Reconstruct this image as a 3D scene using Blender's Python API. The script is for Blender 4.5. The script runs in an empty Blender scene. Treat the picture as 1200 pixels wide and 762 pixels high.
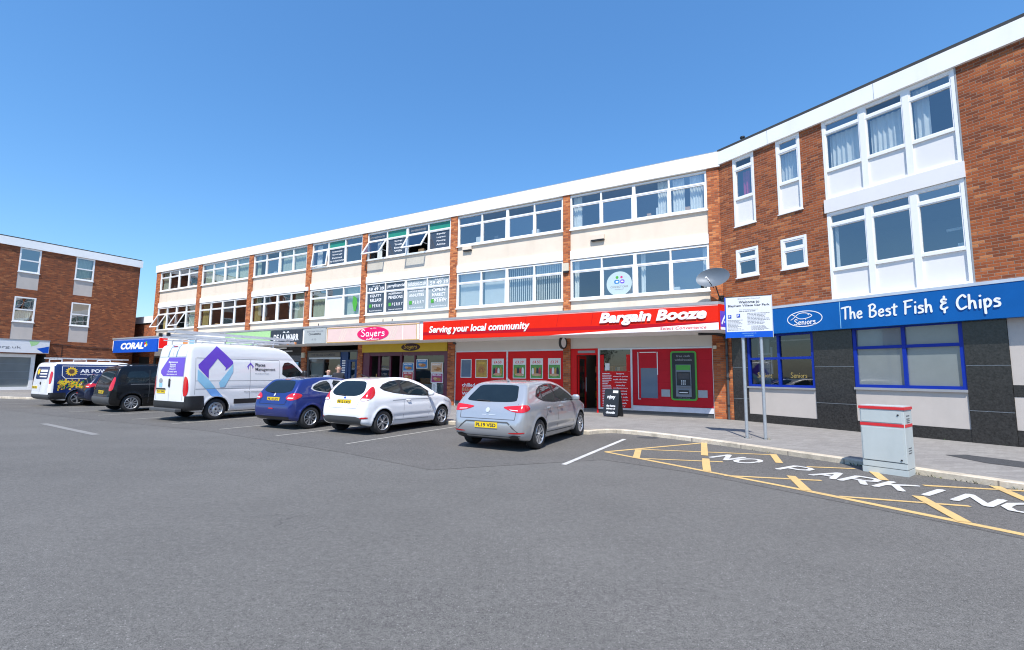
import bpy, bmesh, math, random
import numpy as np
from mathutils import Vector, Matrix, Euler
from mathutils.bvhtree import BVHTree
from mathutils.geometry import delaunay_2d_cdt
R = math.radians
random.seed(7)
scene = bpy.context.scene
COL = scene.collection

# ------------------------------------------------------------------ materials
MATS = {}
def nodes_of(name):
    m = bpy.data.materials.new(name); m.use_nodes = True
    nt = m.node_tree
    b = nt.nodes['Principled BSDF']
    return m, nt, nt.nodes, nt.links, b
def setp(b, rough=.5, metal=0., spec=.5, coat=0., coat_r=.03):
    b.inputs['Roughness'].default_value = rough
    b.inputs['Metallic'].default_value = metal
    b.inputs['Specular IOR Level'].default_value = spec
    b.inputs['Coat Weight'].default_value = coat
    b.inputs['Coat Roughness'].default_value = coat_r
def mat(name, col, rough=.5, metal=0., spec=.5, coat=0., var=.12, scale=3., bump=0., bscale=60., dirt=None):
    """Principled material with a little large-scale mottling so nothing is perfectly flat."""
    if name in MATS: return MATS[name]
    m, nt, N, L, b = nodes_of(name)
    setp(b, rough, metal, spec, coat)
    tc = N.new('ShaderNodeTexCoord')
    no = N.new('ShaderNodeTexNoise'); no.inputs['Scale'].default_value = scale
    no.inputs['Detail'].default_value = 6; no.inputs['Roughness'].default_value = .65
    L.new(tc.outputs['Object'], no.inputs['Vector'])
    mp = N.new('ShaderNodeMapRange')
    mp.inputs['From Min'].default_value = .25; mp.inputs['From Max'].default_value = .75
    mp.inputs['To Min'].default_value = 1 - var; mp.inputs['To Max'].default_value = 1 + var
    L.new(no.outputs['Fac'], mp.inputs['Value'])
    mx = N.new('ShaderNodeVectorMath'); mx.operation = 'SCALE'
    mx.inputs[0].default_value = col[:3]
    L.new(mp.outputs['Result'], mx.inputs['Scale'])
    out = mx.outputs['Vector']
    if dirt:
        n2 = N.new('ShaderNodeTexNoise'); n2.inputs['Scale'].default_value = dirt[1]; n2.inputs['Detail'].default_value = 8
        mpg = N.new('ShaderNodeMapping'); mpg.inputs['Scale'].default_value = (1, 1, .25)
        L.new(tc.outputs['Object'], mpg.inputs['Vector']); L.new(mpg.outputs['Vector'], n2.inputs['Vector'])
        r2 = N.new('ShaderNodeMapRange'); r2.inputs['From Min'].default_value = .52; r2.inputs['From Max'].default_value = .78
        r2.inputs['To Max'].default_value = dirt[2]
        L.new(n2.outputs['Fac'], r2.inputs['Value'])
        mm = N.new('ShaderNodeMix'); mm.data_type = 'RGBA'
        L.new(r2.outputs['Result'], mm.inputs['Factor']); L.new(out, mm.inputs['A']); mm.inputs['B'].default_value = (*dirt[0], 1)
        out = mm.outputs['Result']
    L.new(out, b.inputs['Base Color'])
    if bump:
        nb = N.new('ShaderNodeTexNoise'); nb.inputs['Scale'].default_value = bscale; nb.inputs['Detail'].default_value = 5
        L.new(tc.outputs['Object'], nb.inputs['Vector'])
        bp = N.new('ShaderNodeBump'); bp.inputs['Strength'].default_value = bump; bp.inputs['Distance'].default_value = .01
        L.new(nb.outputs['Fac'], bp.inputs['Height']); L.new(bp.outputs['Normal'], b.inputs['Normal'])
    MATS[name] = m
    return m
def M2(N, L, op, a, b=None, c=None):
    n = N.new('ShaderNodeMath'); n.operation = op
    for i, v in enumerate((a, b, c)):
        if v is None: continue
        if isinstance(v, (int, float)): n.inputs[i].default_value = v
        else: L.new(v, n.inputs[i])
    return n.outputs[0]
def brick_mat(name, cols, mortar, bw=.225, bh=.075, mj=.011, flat=False, bright=1., rough=.85, patch=.5, bumpd=.006, stain=None):
    """Brickwork in real sizes: a random tone per brick, patches of paler and darker bricks, recessed mortar."""
    m, nt, N, L, b = nodes_of(name)
    setp(b, rough, 0, .25)
    tc = N.new('ShaderNodeTexCoord'); sp = N.new('ShaderNodeSeparateXYZ')
    L.new(tc.outputs['Object'], sp.inputs[0])
    if flat: u, v = sp.outputs['X'], sp.outputs['Y']
    else: u, v = M2(N, L, 'ADD', sp.outputs['X'], sp.outputs['Y']), sp.outputs['Z']
    u = M2(N, L, 'ADD', u, 200.0); v = M2(N, L, 'ADD', v, 200.0)
    vr = M2(N, L, 'DIVIDE', v, bh); row = M2(N, L, 'FLOOR', vr)
    half = M2(N, L, 'MULTIPLY', M2(N, L, 'MODULO', row, 2.0), .5)
    ur = M2(N, L, 'ADD', M2(N, L, 'DIVIDE', u, bw), half); colu = M2(N, L, 'FLOOR', ur)
    cv = N.new('ShaderNodeCombineXYZ'); L.new(colu, cv.inputs[0]); L.new(row, cv.inputs[1])
    wn = N.new('ShaderNodeTexWhiteNoise'); wn.noise_dimensions = '2D'; L.new(cv.outputs[0], wn.inputs['Vector'])
    # patches: low frequency noise shifts which bricks turn pale or dark
    pn = N.new('ShaderNodeTexNoise'); pn.inputs['Scale'].default_value = .55; pn.inputs['Detail'].default_value = 3
    L.new(tc.outputs['Object'], pn.inputs['Vector'])
    pv = M2(N, L, 'MULTIPLY', M2(N, L, 'SUBTRACT', pn.outputs['Fac'], .5), patch * 2.4)
    val = M2(N, L, 'ADD', wn.outputs['Value'], pv)
    cr = N.new('ShaderNodeValToRGB'); L.new(val, cr.inputs['Fac'])
    e = cr.color_ramp.elements
    while len(e) > 1: e.remove(e[-1])
    e[0].position = cols[0][0]; e[0].color = (*[c * bright for c in cols[0][1]], 1)
    for p_, c in cols[1:]:
        q = e.new(p_); q.color = (*[k * bright for k in c], 1)
    fn = N.new('ShaderNodeTexNoise'); fn.inputs['Scale'].default_value = 28; fn.inputs['Detail'].default_value = 4
    L.new(tc.outputs['Object'], fn.inputs['Vector'])
    fm = N.new('ShaderNodeMapRange'); fm.inputs['To Min'].default_value = .72; fm.inputs['To Max'].default_value = 1.28
    L.new(fn.outputs['Fac'], fm.inputs['Value'])
    sc = N.new('ShaderNodeVectorMath'); sc.operation = 'SCALE'; L.new(cr.outputs['Color'], sc.inputs[0]); L.new(fm.outputs['Result'], sc.inputs['Scale'])
    fu = M2(N, L, 'MULTIPLY', M2(N, L, 'FRACT', ur), bw); fv = M2(N, L, 'MULTIPLY', M2(N, L, 'FRACT', vr), bh)
    du = M2(N, L, 'MINIMUM', fu, M2(N, L, 'SUBTRACT', bw, fu)); dv = M2(N, L, 'MINIMUM', fv, M2(N, L, 'SUBTRACT', bh, fv))
    d = M2(N, L, 'MINIMUM', du, dv)
    mk = N.new('ShaderNodeMapRange'); mk.inputs['From Min'].default_value = mj * .5 - .002; mk.inputs['From Max'].default_value = mj * .5 + .003
    L.new(d, mk.inputs['Value'])
    mx = N.new('ShaderNodeMix'); mx.data_type = 'RGBA'
    L.new(mk.outputs['Result'], mx.inputs['Factor']); mx.inputs['A'].default_value = (*[c * bright for c in mortar], 1); L.new(sc.outputs['Vector'], mx.inputs['B'])
    out = mx.outputs['Result']
    if stain:
        sn = N.new('ShaderNodeTexNoise'); sn.inputs['Scale'].default_value = stain[1]; sn.inputs['Detail'].default_value = 7
        L.new(tc.outputs['Object'], sn.inputs['Vector'])
        sr = N.new('ShaderNodeMapRange'); sr.inputs['From Min'].default_value = .5; sr.inputs['From Max'].default_value = .72; sr.inputs['To Max'].default_value = stain[2]
        L.new(sn.outputs['Fac'], sr.inputs['Value'])
        sm = N.new('ShaderNodeMix'); sm.data_type = 'RGBA'; L.new(sr.outputs['Result'], sm.inputs['Factor']); L.new(out, sm.inputs['A']); sm.inputs['B'].default_value = (*stain[0], 1)
        out = sm.outputs['Result']
    L.new(out, b.inputs['Base Color'])
    bp = N.new('ShaderNodeBump'); bp.inputs['Strength'].default_value = .6; bp.inputs['Distance'].default_value = bumpd
    hh = M2(N, L, 'ADD', mk.outputs['Result'], M2(N, L, 'MULTIPLY', fn.outputs['Fac'], .5))
    L.new(hh, bp.inputs['Height']); L.new(bp.outputs['Normal'], b.inputs['Normal'])
    MATS[name] = m
    return m
def glass_mat(name, tint, refl_min=.06, refl_max=.75, rough=.01, wave=.002):
    """Window glass: clear, with a mirror reflection that grows towards grazing angles and slightly uneven panes."""
    m, nt, N, L, b = nodes_of(name)
    N.remove(b)
    out = N['Material Output']
    tr = N.new('ShaderNodeBsdfTransparent'); tr.inputs['Color'].default_value = (*tint, 1)
    gl = N.new('ShaderNodeBsdfGlossy'); gl.inputs['Roughness'].default_value = rough; gl.inputs['Color'].default_value = (1, 1, 1, 1)
    ge = N.new('ShaderNodeNewGeometry'); dt = N.new('ShaderNodeVectorMath'); dt.operation = 'DOT_PRODUCT'
    L.new(ge.outputs['Incoming'], dt.inputs[0]); L.new(ge.outputs['Normal'], dt.inputs[1])
    ca = M2(N, L, 'ABSOLUTE', dt.outputs['Value'])
    fr_ = M2(N, L, 'POWER', M2(N, L, 'SUBTRACT', 1.0, ca), 4.0)
    fac = M2(N, L, 'ADD', refl_min, M2(N, L, 'MULTIPLY', fr_, refl_max - refl_min))
    tc = N.new('ShaderNodeTexCoord'); no = N.new('ShaderNodeTexNoise'); no.inputs['Scale'].default_value = .9
    L.new(tc.outputs['Object'], no.inputs['Vector'])
    bp = N.new('ShaderNodeBump'); bp.inputs['Strength'].default_value = .25; bp.inputs['Distance'].default_value = wave * 10
    L.new(no.outputs['Fac'], bp.inputs['Height']); L.new(bp.outputs['Normal'], gl.inputs['Normal'])
    mx = N.new('ShaderNodeMixShader')
    L.new(fac, mx.inputs['Fac']); L.new(tr.outputs[0], mx.inputs[1]); L.new(gl.outputs[0], mx.inputs[2])
    L.new(mx.outputs[0], out.inputs['Surface'])
    MATS[name] = m
    return m
def tarmac_mat(name, base, tone, stone=.5):
    m, nt, N, L, b = nodes_of(name)
    setp(b, .82, 0, .35)
    tc = N.new('ShaderNodeTexCoord')
    def noise(scale, det, rough=.6):
        n = N.new('ShaderNodeTexNoise'); n.inputs['Scale'].default_value = scale; n.inputs['Detail'].default_value = det; n.inputs['Roughness'].default_value = rough
        L.new(tc.outputs['Object'], n.inputs['Vector']); return n.outputs['Fac']
    big = noise(.16, 4); mid = noise(1.3, 6, .7); fine = noise(125, 3, .7); grit = noise(46, 4, .75)
    s1 = M2(N, L, 'MULTIPLY', M2(N, L, 'SUBTRACT', big, .5), .55)
    s2 = M2(N, L, 'MULTIPLY', M2(N, L, 'SUBTRACT', mid, .5), .24)
    s3 = M2(N, L, 'MULTIPLY', M2(N, L, 'SUBTRACT', fine, .5), 3.2)
    s4 = M2(N, L, 'MULTIPLY', M2(N, L, 'SUBTRACT', grit, .5), 1.7)
    s5 = M2(N, L, 'MULTIPLY', M2(N, L, 'SUBTRACT', noise(15, 5, .8), .5), 1.25)
    t = M2(N, L, 'ADD', M2(N, L, 'ADD', M2(N, L, 'ADD', s1, s2), s5), M2(N, L, 'ADD', s3, s4))
    t = M2(N, L, 'MAXIMUM', M2(N, L, 'ADD', t, 1.0), .25)
    sc = N.new('ShaderNodeVectorMath'); sc.operation = 'SCALE'; sc.inputs[0].default_value = base; L.new(t, sc.inputs['Scale'])
    # pale stones worn out of the binder
    vo = N.new('ShaderNodeTexVoronoi'); vo.inputs['Scale'].default_value = 66; L.new(tc.outputs['Object'], vo.inputs['Vector'])
    near = N.new('ShaderNodeMapRange'); near.inputs['From Min'].default_value = .34; near.inputs['From Max'].default_value = .22; L.new(vo.outputs['Distance'], near.inputs['Value'])
    sp = N.new('ShaderNodeSeparateColor'); L.new(vo.outputs['Color'], sp.inputs[0])
    pick = M2(N, L, 'GREATER_THAN', sp.outputs[0], .925)
    fac = M2(N, L, 'MULTIPLY', M2(N, L, 'MULTIPLY', near.outputs['Result'], pick), stone)
    mx = N.new('ShaderNodeMix'); mx.data_type = 'RGBA'; L.new(fac, mx.inputs['Factor']); L.new(sc.outputs['Vector'], mx.inputs['A']); mx.inputs['B'].default_value = (.42, .41, .39, 1)
    # warm or cold drift and darker worn blotches
    wn = noise(.45, 5, .6)
    wr = N.new('ShaderNodeMapRange'); wr.inputs['From Min'].default_value = .55; wr.inputs['From Max'].default_value = .75; wr.inputs['To Max'].default_value = .22; L.new(wn, wr.inputs['Value'])
    m2 = N.new('ShaderNodeMix'); m2.data_type = 'RGBA'; L.new(wr.outputs['Result'], m2.inputs['Factor']); L.new(mx.outputs['Result'], m2.inputs['A']); m2.inputs['B'].default_value = (*tone, 1)
    dn = N.new('ShaderNodeTexNoise'); dn.inputs['Scale'].default_value = 1.1; dn.inputs['Detail'].default_value = 5; L.new(tc.outputs['Object'], dn.inputs['Vector'])
    dv_ = N.new('ShaderNodeVectorMath'); dv_.operation = 'SCALE'; L.new(dn.outputs['Color'], dv_.inputs[0]); dv_.inputs['Scale'].default_value = 1.6
    da = N.new('ShaderNodeVectorMath'); da.operation = 'ADD'; L.new(tc.outputs['Object'], da.inputs[0]); L.new(dv_.outputs['Vector'], da.inputs[1])
    ck = N.new('ShaderNodeTexVoronoi'); ck.feature = 'DISTANCE_TO_EDGE'; ck.inputs['Scale'].default_value = .21; L.new(da.outputs['Vector'], ck.inputs['Vector'])
    cm = N.new('ShaderNodeMapRange'); cm.inputs['From Min'].default_value = .0028; cm.inputs['From Max'].default_value = .0008; cm.inputs['To Max'].default_value = .55; L.new(ck.outputs['Distance'], cm.inputs['Value'])
    keep = N.new('ShaderNodeMapRange'); keep.inputs['From Min'].default_value = .5; keep.inputs['From Max'].default_value = .6; L.new(noise(.23, 2), keep.inputs['Value'])
    m3 = N.new('ShaderNodeMix'); m3.data_type = 'RGBA'; L.new(M2(N, L, 'MULTIPLY', cm.outputs['Result'], keep.outputs['Result']), m3.inputs['Factor']); L.new(m2.outputs['Result'], m3.inputs['A']); m3.inputs['B'].default_value = (.03, .03, .03, 1)
    mpv = N.new('ShaderNodeMapping'); mpv.inputs['Rotation'].default_value = (0, 0, R(29)); mpv.inputs['Scale'].default_value = (.06, .9, 1); L.new(tc.outputs['Object'], mpv.inputs['Vector'])
    tn = N.new('ShaderNodeTexNoise'); tn.inputs['Scale'].default_value = 1.; tn.inputs['Detail'].default_value = 5; L.new(mpv.outputs['Vector'], tn.inputs['Vector'])
    tr_ = N.new('ShaderNodeMapRange'); tr_.inputs['From Min'].default_value = .3; tr_.inputs['From Max'].default_value = .7; tr_.inputs['To Min'].default_value = .95; tr_.inputs['To Max'].default_value = 1.05; L.new(tn.outputs['Fac'], tr_.inputs['Value'])
    m4 = N.new('ShaderNodeVectorMath'); m4.operation = 'SCALE'; L.new(m3.outputs['Result'], m4.inputs[0]); L.new(tr_.outputs['Result'], m4.inputs['Scale'])
    L.new(m4.outputs['Vector'], b.inputs['Base Color'])
    bp = N.new('ShaderNodeBump'); bp.inputs['Strength'].default_value = .55; bp.inputs['Distance'].default_value = .006
    L.new(M2(N, L, 'ADD', fine, grit), bp.inputs['Height']); L.new(bp.outputs['Normal'], b.inputs['Normal'])
    MATS[name] = m
    return m
def worn_paint(name, col, under, wear=.5):
    m, nt, N, L, b = nodes_of(name)
    setp(b, .75, 0, .3)
    tc = N.new('ShaderNodeTexCoord')
    n1 = N.new('ShaderNodeTexNoise'); n1.inputs['Scale'].default_value = 60; n1.inputs['Detail'].default_value = 4; L.new(tc.outputs['Object'], n1.inputs['Vector'])
    n2 = N.new('ShaderNodeTexNoise'); n2.inputs['Scale'].default_value = 2.2; n2.inputs['Detail'].default_value = 5; L.new(tc.outputs['Object'], n2.inputs['Vector'])
    s = M2(N, L, 'ADD', M2(N, L, 'MULTIPLY', n1.outputs['Fac'], .6), M2(N, L, 'MULTIPLY', n2.outputs['Fac'], .4))
    r = N.new('ShaderNodeMapRange'); r.inputs['From Min'].default_value = .62 - wear * .1; r.inputs['From Max'].default_value = .72; r.inputs['To Max'].default_value = .8; L.new(s, r.inputs['Value'])
    mx = N.new('ShaderNodeMix'); mx.data_type = 'RGBA'; L.new(r.outputs['Result'], mx.inputs['Factor']); mx.inputs['A'].default_value = (*col, 1); mx.inputs['B'].default_value = (*under, 1)
    L.new(mx.outputs['Result'], b.inputs['Base Color'])
    MATS[name] = m
    return m
def emit_mat(name, col, s):
    m, nt, N, L, b = nodes_of(name)
    b.inputs['Base Color'].default_value = (*col, 1); b.inputs['Emission Color'].default_value = (*col, 1); b.inputs['Emission Strength'].default_value = s
    MATS[name] = m; return m

red_bricks = [(0., (0.176, 0.051, 0.023)), (.2, (0.239, 0.066, 0.025)), (.5, (0.302, 0.081, 0.028)), (.8, (0.351, 0.098, 0.033)), (.95, (0.413, 0.131, 0.045)), (1., (0.469, 0.177, 0.068))]
BRICK = brick_mat('brick', red_bricks, (.27, .19, .14), bright=1., patch=.3)
BRICK_DARK = brick_mat('brick_dark', [(0., (0.150, 0.051, 0.028)), (.25, (0.194, 0.062, 0.029)), (.55, (0.252, 0.076, 0.032)), (.85, (0.302, 0.094, 0.037)), (1., (0.369, 0.134, 0.054))], (0.172, 0.091, 0.056), patch=.3)
BRICK_PIER = brick_mat('brick_pier', [(0., (0.250, 0.069, 0.029)), (.4, (0.395, 0.107, 0.038)), (.8, (0.499, 0.155, 0.052)), (1., (0.603, 0.224, 0.084))], (0.270, 0.163, 0.105), patch=.25)
RENDER = mat('cream_render', (.72, .615, .50), .9, var=.05, scale=1.2, bump=.15, bscale=90, dirt=((.50, .43, .34), 1.6, .38))
WHITE = mat('white_board', (.88, .87, .85), .55, var=.035, scale=.8, dirt=((.60, .58, .54), 2.0, .22))
UPVC = mat('white_upvc', (.84, .83, .815), .35, var=.02)
WPANEL = mat('white_panel', (.78, .755, .73), .4, var=.03, scale=1.0, dirt=((.6, .6, .6), 1.8, .18))
GREYPANEL = mat('pale_grey_panel', (.53, .475, .425), .8, var=.06, scale=2, bump=.1, dirt=((.38, .36, .33), 2.0, .3))
FELT = mat('roof_felt', (.045, .047, .05), .9, var=.25, scale=3)
LEADGREY = mat('lead_grey', (.30, .31, .32), .55, var=.12, scale=2)
ALU = mat('aluminium', (.62, .63, .64), .38, .35, var=.05)
GALV = mat('galvanised_steel', (.50, .53, .55), .42, .65, var=.12, scale=9)
BLACK = mat('black_plastic', (.018, .018, .02), .45, var=.15)
BLACKM = mat('black_metal', (.022, .023, .025), .4, .1, var=.15)
DARKGREY = mat('dark_grey', (.07, .072, .075), .5)
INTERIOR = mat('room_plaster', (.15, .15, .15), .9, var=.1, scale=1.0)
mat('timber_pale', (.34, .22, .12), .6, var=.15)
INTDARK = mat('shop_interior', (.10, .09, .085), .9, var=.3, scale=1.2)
GLASS = glass_mat('window_glass', (.82, .88, .89), .24, .9)
GLASSES = [GLASS, glass_mat('window_glass_clear', (.80, .86, .86), .16, .9), glass_mat('window_glass_bright', (.82, .88, .89), .31, .9, .02, .004)]
GLASSD = glass_mat('dark_shop_glass', (.55, .60, .60), .09, .85)
FROST_REFLECT = mat('frosted_film_and_reflection', (.20, .225, .225), .12, spec=.6, coat=.6, var=.12, scale=.9)  # chip shop film; also a painted reflection in the brick block's shop window
FILM = mat('slate_window_film', (.045, .055, .075), .15, spec=.6, coat=.5, var=.1)
FILMPALE = mat('pale_window_film', (.30, .34, .35), .15, spec=.6, coat=.5, var=.1)
FILMGREEN = mat('green_window_film', (.02, .22, .14), .15, coat=.5, var=.1)
FILMWHITE = mat('white_window_film', (.70, .72, .73), .15, coat=.4, var=.03)
NET = mat('net_curtain', (.76, .75, .71), .95, var=.08, scale=5)
NETGREEN = mat('pale_green_curtain', (.46, .50, .40), .95, var=.1, scale=5)
PINK = mat('magenta_curtain', (.55, .045, .19), .9, var=.15)
OCHRE = mat('ochre_curtain', (.42, .32, .12), .9, var=.15)
SLATBLIND = mat('vertical_blind', (.62, .62, .59), .85, var=.05)
RED = mat('red_sign', (.70, .015, .002), .5, spec=.2, var=.04)
CRIMSON = mat('crimson_panel', (.50, .006, .016), .5, spec=.25, var=.08)
DKCRIM = mat('dark_red_band', (.42, .003, .012), .5, spec=.2, var=.03)
SHOPRED = mat('red_vinyl', (.66, .006, .006), .45, spec=.25, var=.07)
MAROON = mat('maroon_frame', (.105, .012, .038), .4, var=.1, coat=.2)
YELLOWS = mat('mustard_sign', (.60, .40, .015), .45, var=.06)
BEIGE = mat('peach_sign', (.74, .60, .50), .45, var=.06, scale=1.5)
BEIGEP = mat('pink_peach_sign', (.74, .54, .49), .45, var=.05, scale=1.5)
GOLD = mat('gold_trim', (.62, .38, .12), .4, .3)
MAGENTA = mat('magenta_oval', (.72, .005, .12), .4, var=.03)
SLATE = mat('slate_sign', (.035, .045, .06), .5, var=.1)
GREYSIGN = mat('grey_sign', (.46, .48, .47), .4, .2, var=.06)
LIME = mat('lime_sign', (.40, .66, .30), .45, var=.04)
BLUE = mat('blue_sign', (.003, .105, .36), .45, spec=.25, var=.14, scale=.8)
BLUECORAL = mat('royal_blue_sign', (.004, .085, .50), .45, spec=.25, var=.08)
BLUEFRAME = mat('blue_frame', (.004, .028, .31), .4, spec=.3, var=.08)
NAVY = mat('navy_frame', (.012, .045, .15), .4, var=.08)
GRANITE = mat('black_granite', (.030, .029, .028), .2, spec=.45, var=.75, scale=24)
LETTER = mat('white_lettering', (.85, .85, .85), .45, var=.01)
LETTERY = mat('yellow_lettering', (.75, .50, .05), .45, var=.01)
mat('brown_lettering', (.42, .31, .09), .45)
LETTERD = mat('dark_lettering', (.03, .035, .05), .5, var=.01)
LETTERB = mat('blue_lettering', (.01, .06, .40), .5, var=.01)
LETTERR = mat('red_lettering', (.75, .05, .05), .5, var=.01)
LETTERG = mat('grey_lettering', (.25, .26, .28), .5, var=.01)
BOXCREAM = mat('cream_plastic', (.62, .55, .42), .5, var=.05)
ATMGREEN = mat('atm_green', (.075, .36, .04), .4, var=.03)
ATMGREY = mat('atm_grey', (.20, .22, .25), .4, .2, var=.06)
BLUEGREY = mat('blue_grey_board', (.10, .145, .20), .35, var=.05, coat=.4)
CABINET = mat('cabinet_paint', (.45, .49, .48), .5, var=.05, scale=4, dirt=((.36, .40, .40), 4.0, .3))
REDTAPE = mat('red_tape', (.58, .02, .025), .5, var=.05)
DISHGREY = mat('dish_grey', (.12, .145, .175), .5, .1, var=.06)
TARMAC = tarmac_mat('tarmac', (.127, .122, .113), (.102, .098, .091))
TARMAC2 = tarmac_mat('bay_tarmac', (.116, .110, .102), (.092, .087, .081), .4)
PATCHT = tarmac_mat('patched_tarmac', (.060, .061, .064), (.05, .05, .053), .2)
ROADWHITE = worn_paint('road_white', (.55, .54, .52), (.18, .172, .16), 1.15)
WORNWHITE = worn_paint('worn_road_white', (.33, .315, .28), (.16, .15, .15), 1.1)
FADEDWHITE = worn_paint('faded_road_white', (.235, .23, .22), (.14, .133, .12), 1.5)
ROADYELLOW = worn_paint('road_yellow', (.60, .405, .165), (.22, .18, .12), 1.2)
PAVE = brick_mat('paving', [(0., (.225, .212, .198)), (.5, (.25, .237, .222)), (1., (.275, .262, .245))], (.185, .173, .16), .20, .10, .006, flat=True, patch=.35, rough=.9, bumpd=.003, stain=((.15, .14, .135), .9, .35))
KERB = brick_mat('kerb_stone', [(0., (.46, .40, .31)), (.5, (.56, .49, .39)), (1., (.64, .57, .46))], (.22, .19, .16), .33, 3.0, .006, flat=False, patch=.4, rough=.9, stain=((.20, .18, .14), 3.0, .6))
TYRE = mat('tyre_rubber', (.022, .022, .023), .75, var=.2, scale=9)
RIM = mat('alloy_rim', (.55, .56, .58), .28, .75, var=.05)
RIMDARK = mat('dark_rim', (.045, .046, .05), .4, .5)
CARGLASS = mat('car_glass', (.010, .016, .019), .03, spec=.55, var=.3, scale=1.5)
TAILRED = mat('tail_light_red', (.55, .008, .012), .15, coat=1., var=.2, scale=25)
LAMPWHITE = mat('clear_lamp', (.70, .70, .72), .1, coat=1., var=.1, scale=30)
PLATEY = mat('plate_yellow', (.78, .55, .01), .35, var=.02)
SKIN = mat('skin', (.50, .30, .22), .55, var=.08)
HAIRG = mat('grey_brown_hair', (.20, .15, .11), .8, var=.3, scale=40)
CLOTHD = mat('dark_cloth', (.025, .027, .035), .9, var=.2)
CLOTHB = mat('pale_blue_cloth', (.30, .38, .50), .9, var=.15)
LEAF = mat('leaf', (.045, .085, .025), .7, var=.5, scale=2)
BARK = mat('bark', (.12, .085, .06), .9, var=.3)
PURPLE = mat('purple_vinyl', (.13, .055, .52), .35, var=.03, coat=.3)
SKYVINYL = mat('light_blue_vinyl', (.28, .56, .74), .35, var=.06, coat=.3)
MIDBLUE = mat('mid_blue_vinyl', (.16, .36, .72), .35, var=.06, coat=.3)
SUNYELLOW = mat('sunflower_yellow', (.80, .52, .02), .45, var=.1, scale=9)
BROWN = mat('seed_brown', (.10, .05, .02), .6)
POSTERW = mat('poster_white', (.75, .74, .70), .35, var=.05, scale=4)
POSTERG = mat('poster_green', (.10, .30, .06), .35, var=.35, scale=5)
POSTERGOLD = mat('poster_gold', (.45, .26, .04), .35, var=.35, scale=6)
POSTERB = mat('poster_blue', (.04, .20, .45), .35, var=.2, scale=4)
POSTERR = mat('poster_red', (.50, .05, .06), .35, var=.3, scale=5)
POSTERP = mat('poster_peach', (.60, .36, .20), .35, var=.25, scale=6)
FOOD = mat('food_brown', (.42, .17, .04), .5, var=.5, scale=16)
STROBE = mat('amber_trim', (.75, .30, .10), .4)

# ------------------------------------------------------------------ frames and mesh builder
P = Vector((7.644, 16.733, 0)); Q = Vector((-30.286, 37.405, 0))
FR = {'m': (P, R(150.921 - 180)), 'r': (P, R(-58.489)), 'l': (Q, R(241.745 - 180))}
def W(fr, x, y, z=0.):
    o, a = FR[fr]
    return Vector((o.x + x * math.cos(a) - y * math.sin(a), o.y + x * math.sin(a) + y * math.cos(a), z))
def tag(o, label=None, cat=None, group=None, kind=None):
    if label: o['label'] = label
    if cat: o['category'] = cat
    if group: o['group'] = group
    if kind: o['kind'] = kind
    return o
def empty(name, loc, rz=0., **k):
    o = bpy.data.objects.new(name, None); COL.objects.link(o)
    o.location = loc; o.rotation_euler = (0, 0, rz); o.empty_display_size = .2
    tag(o, **k); return o
def at(fr, name, x, y, z, dr=0., **k):
    """Empty of a thing, standing in a facade frame."""
    return empty(name, W(fr, x, y, z), FR[fr][1] + dr, **k)
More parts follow.
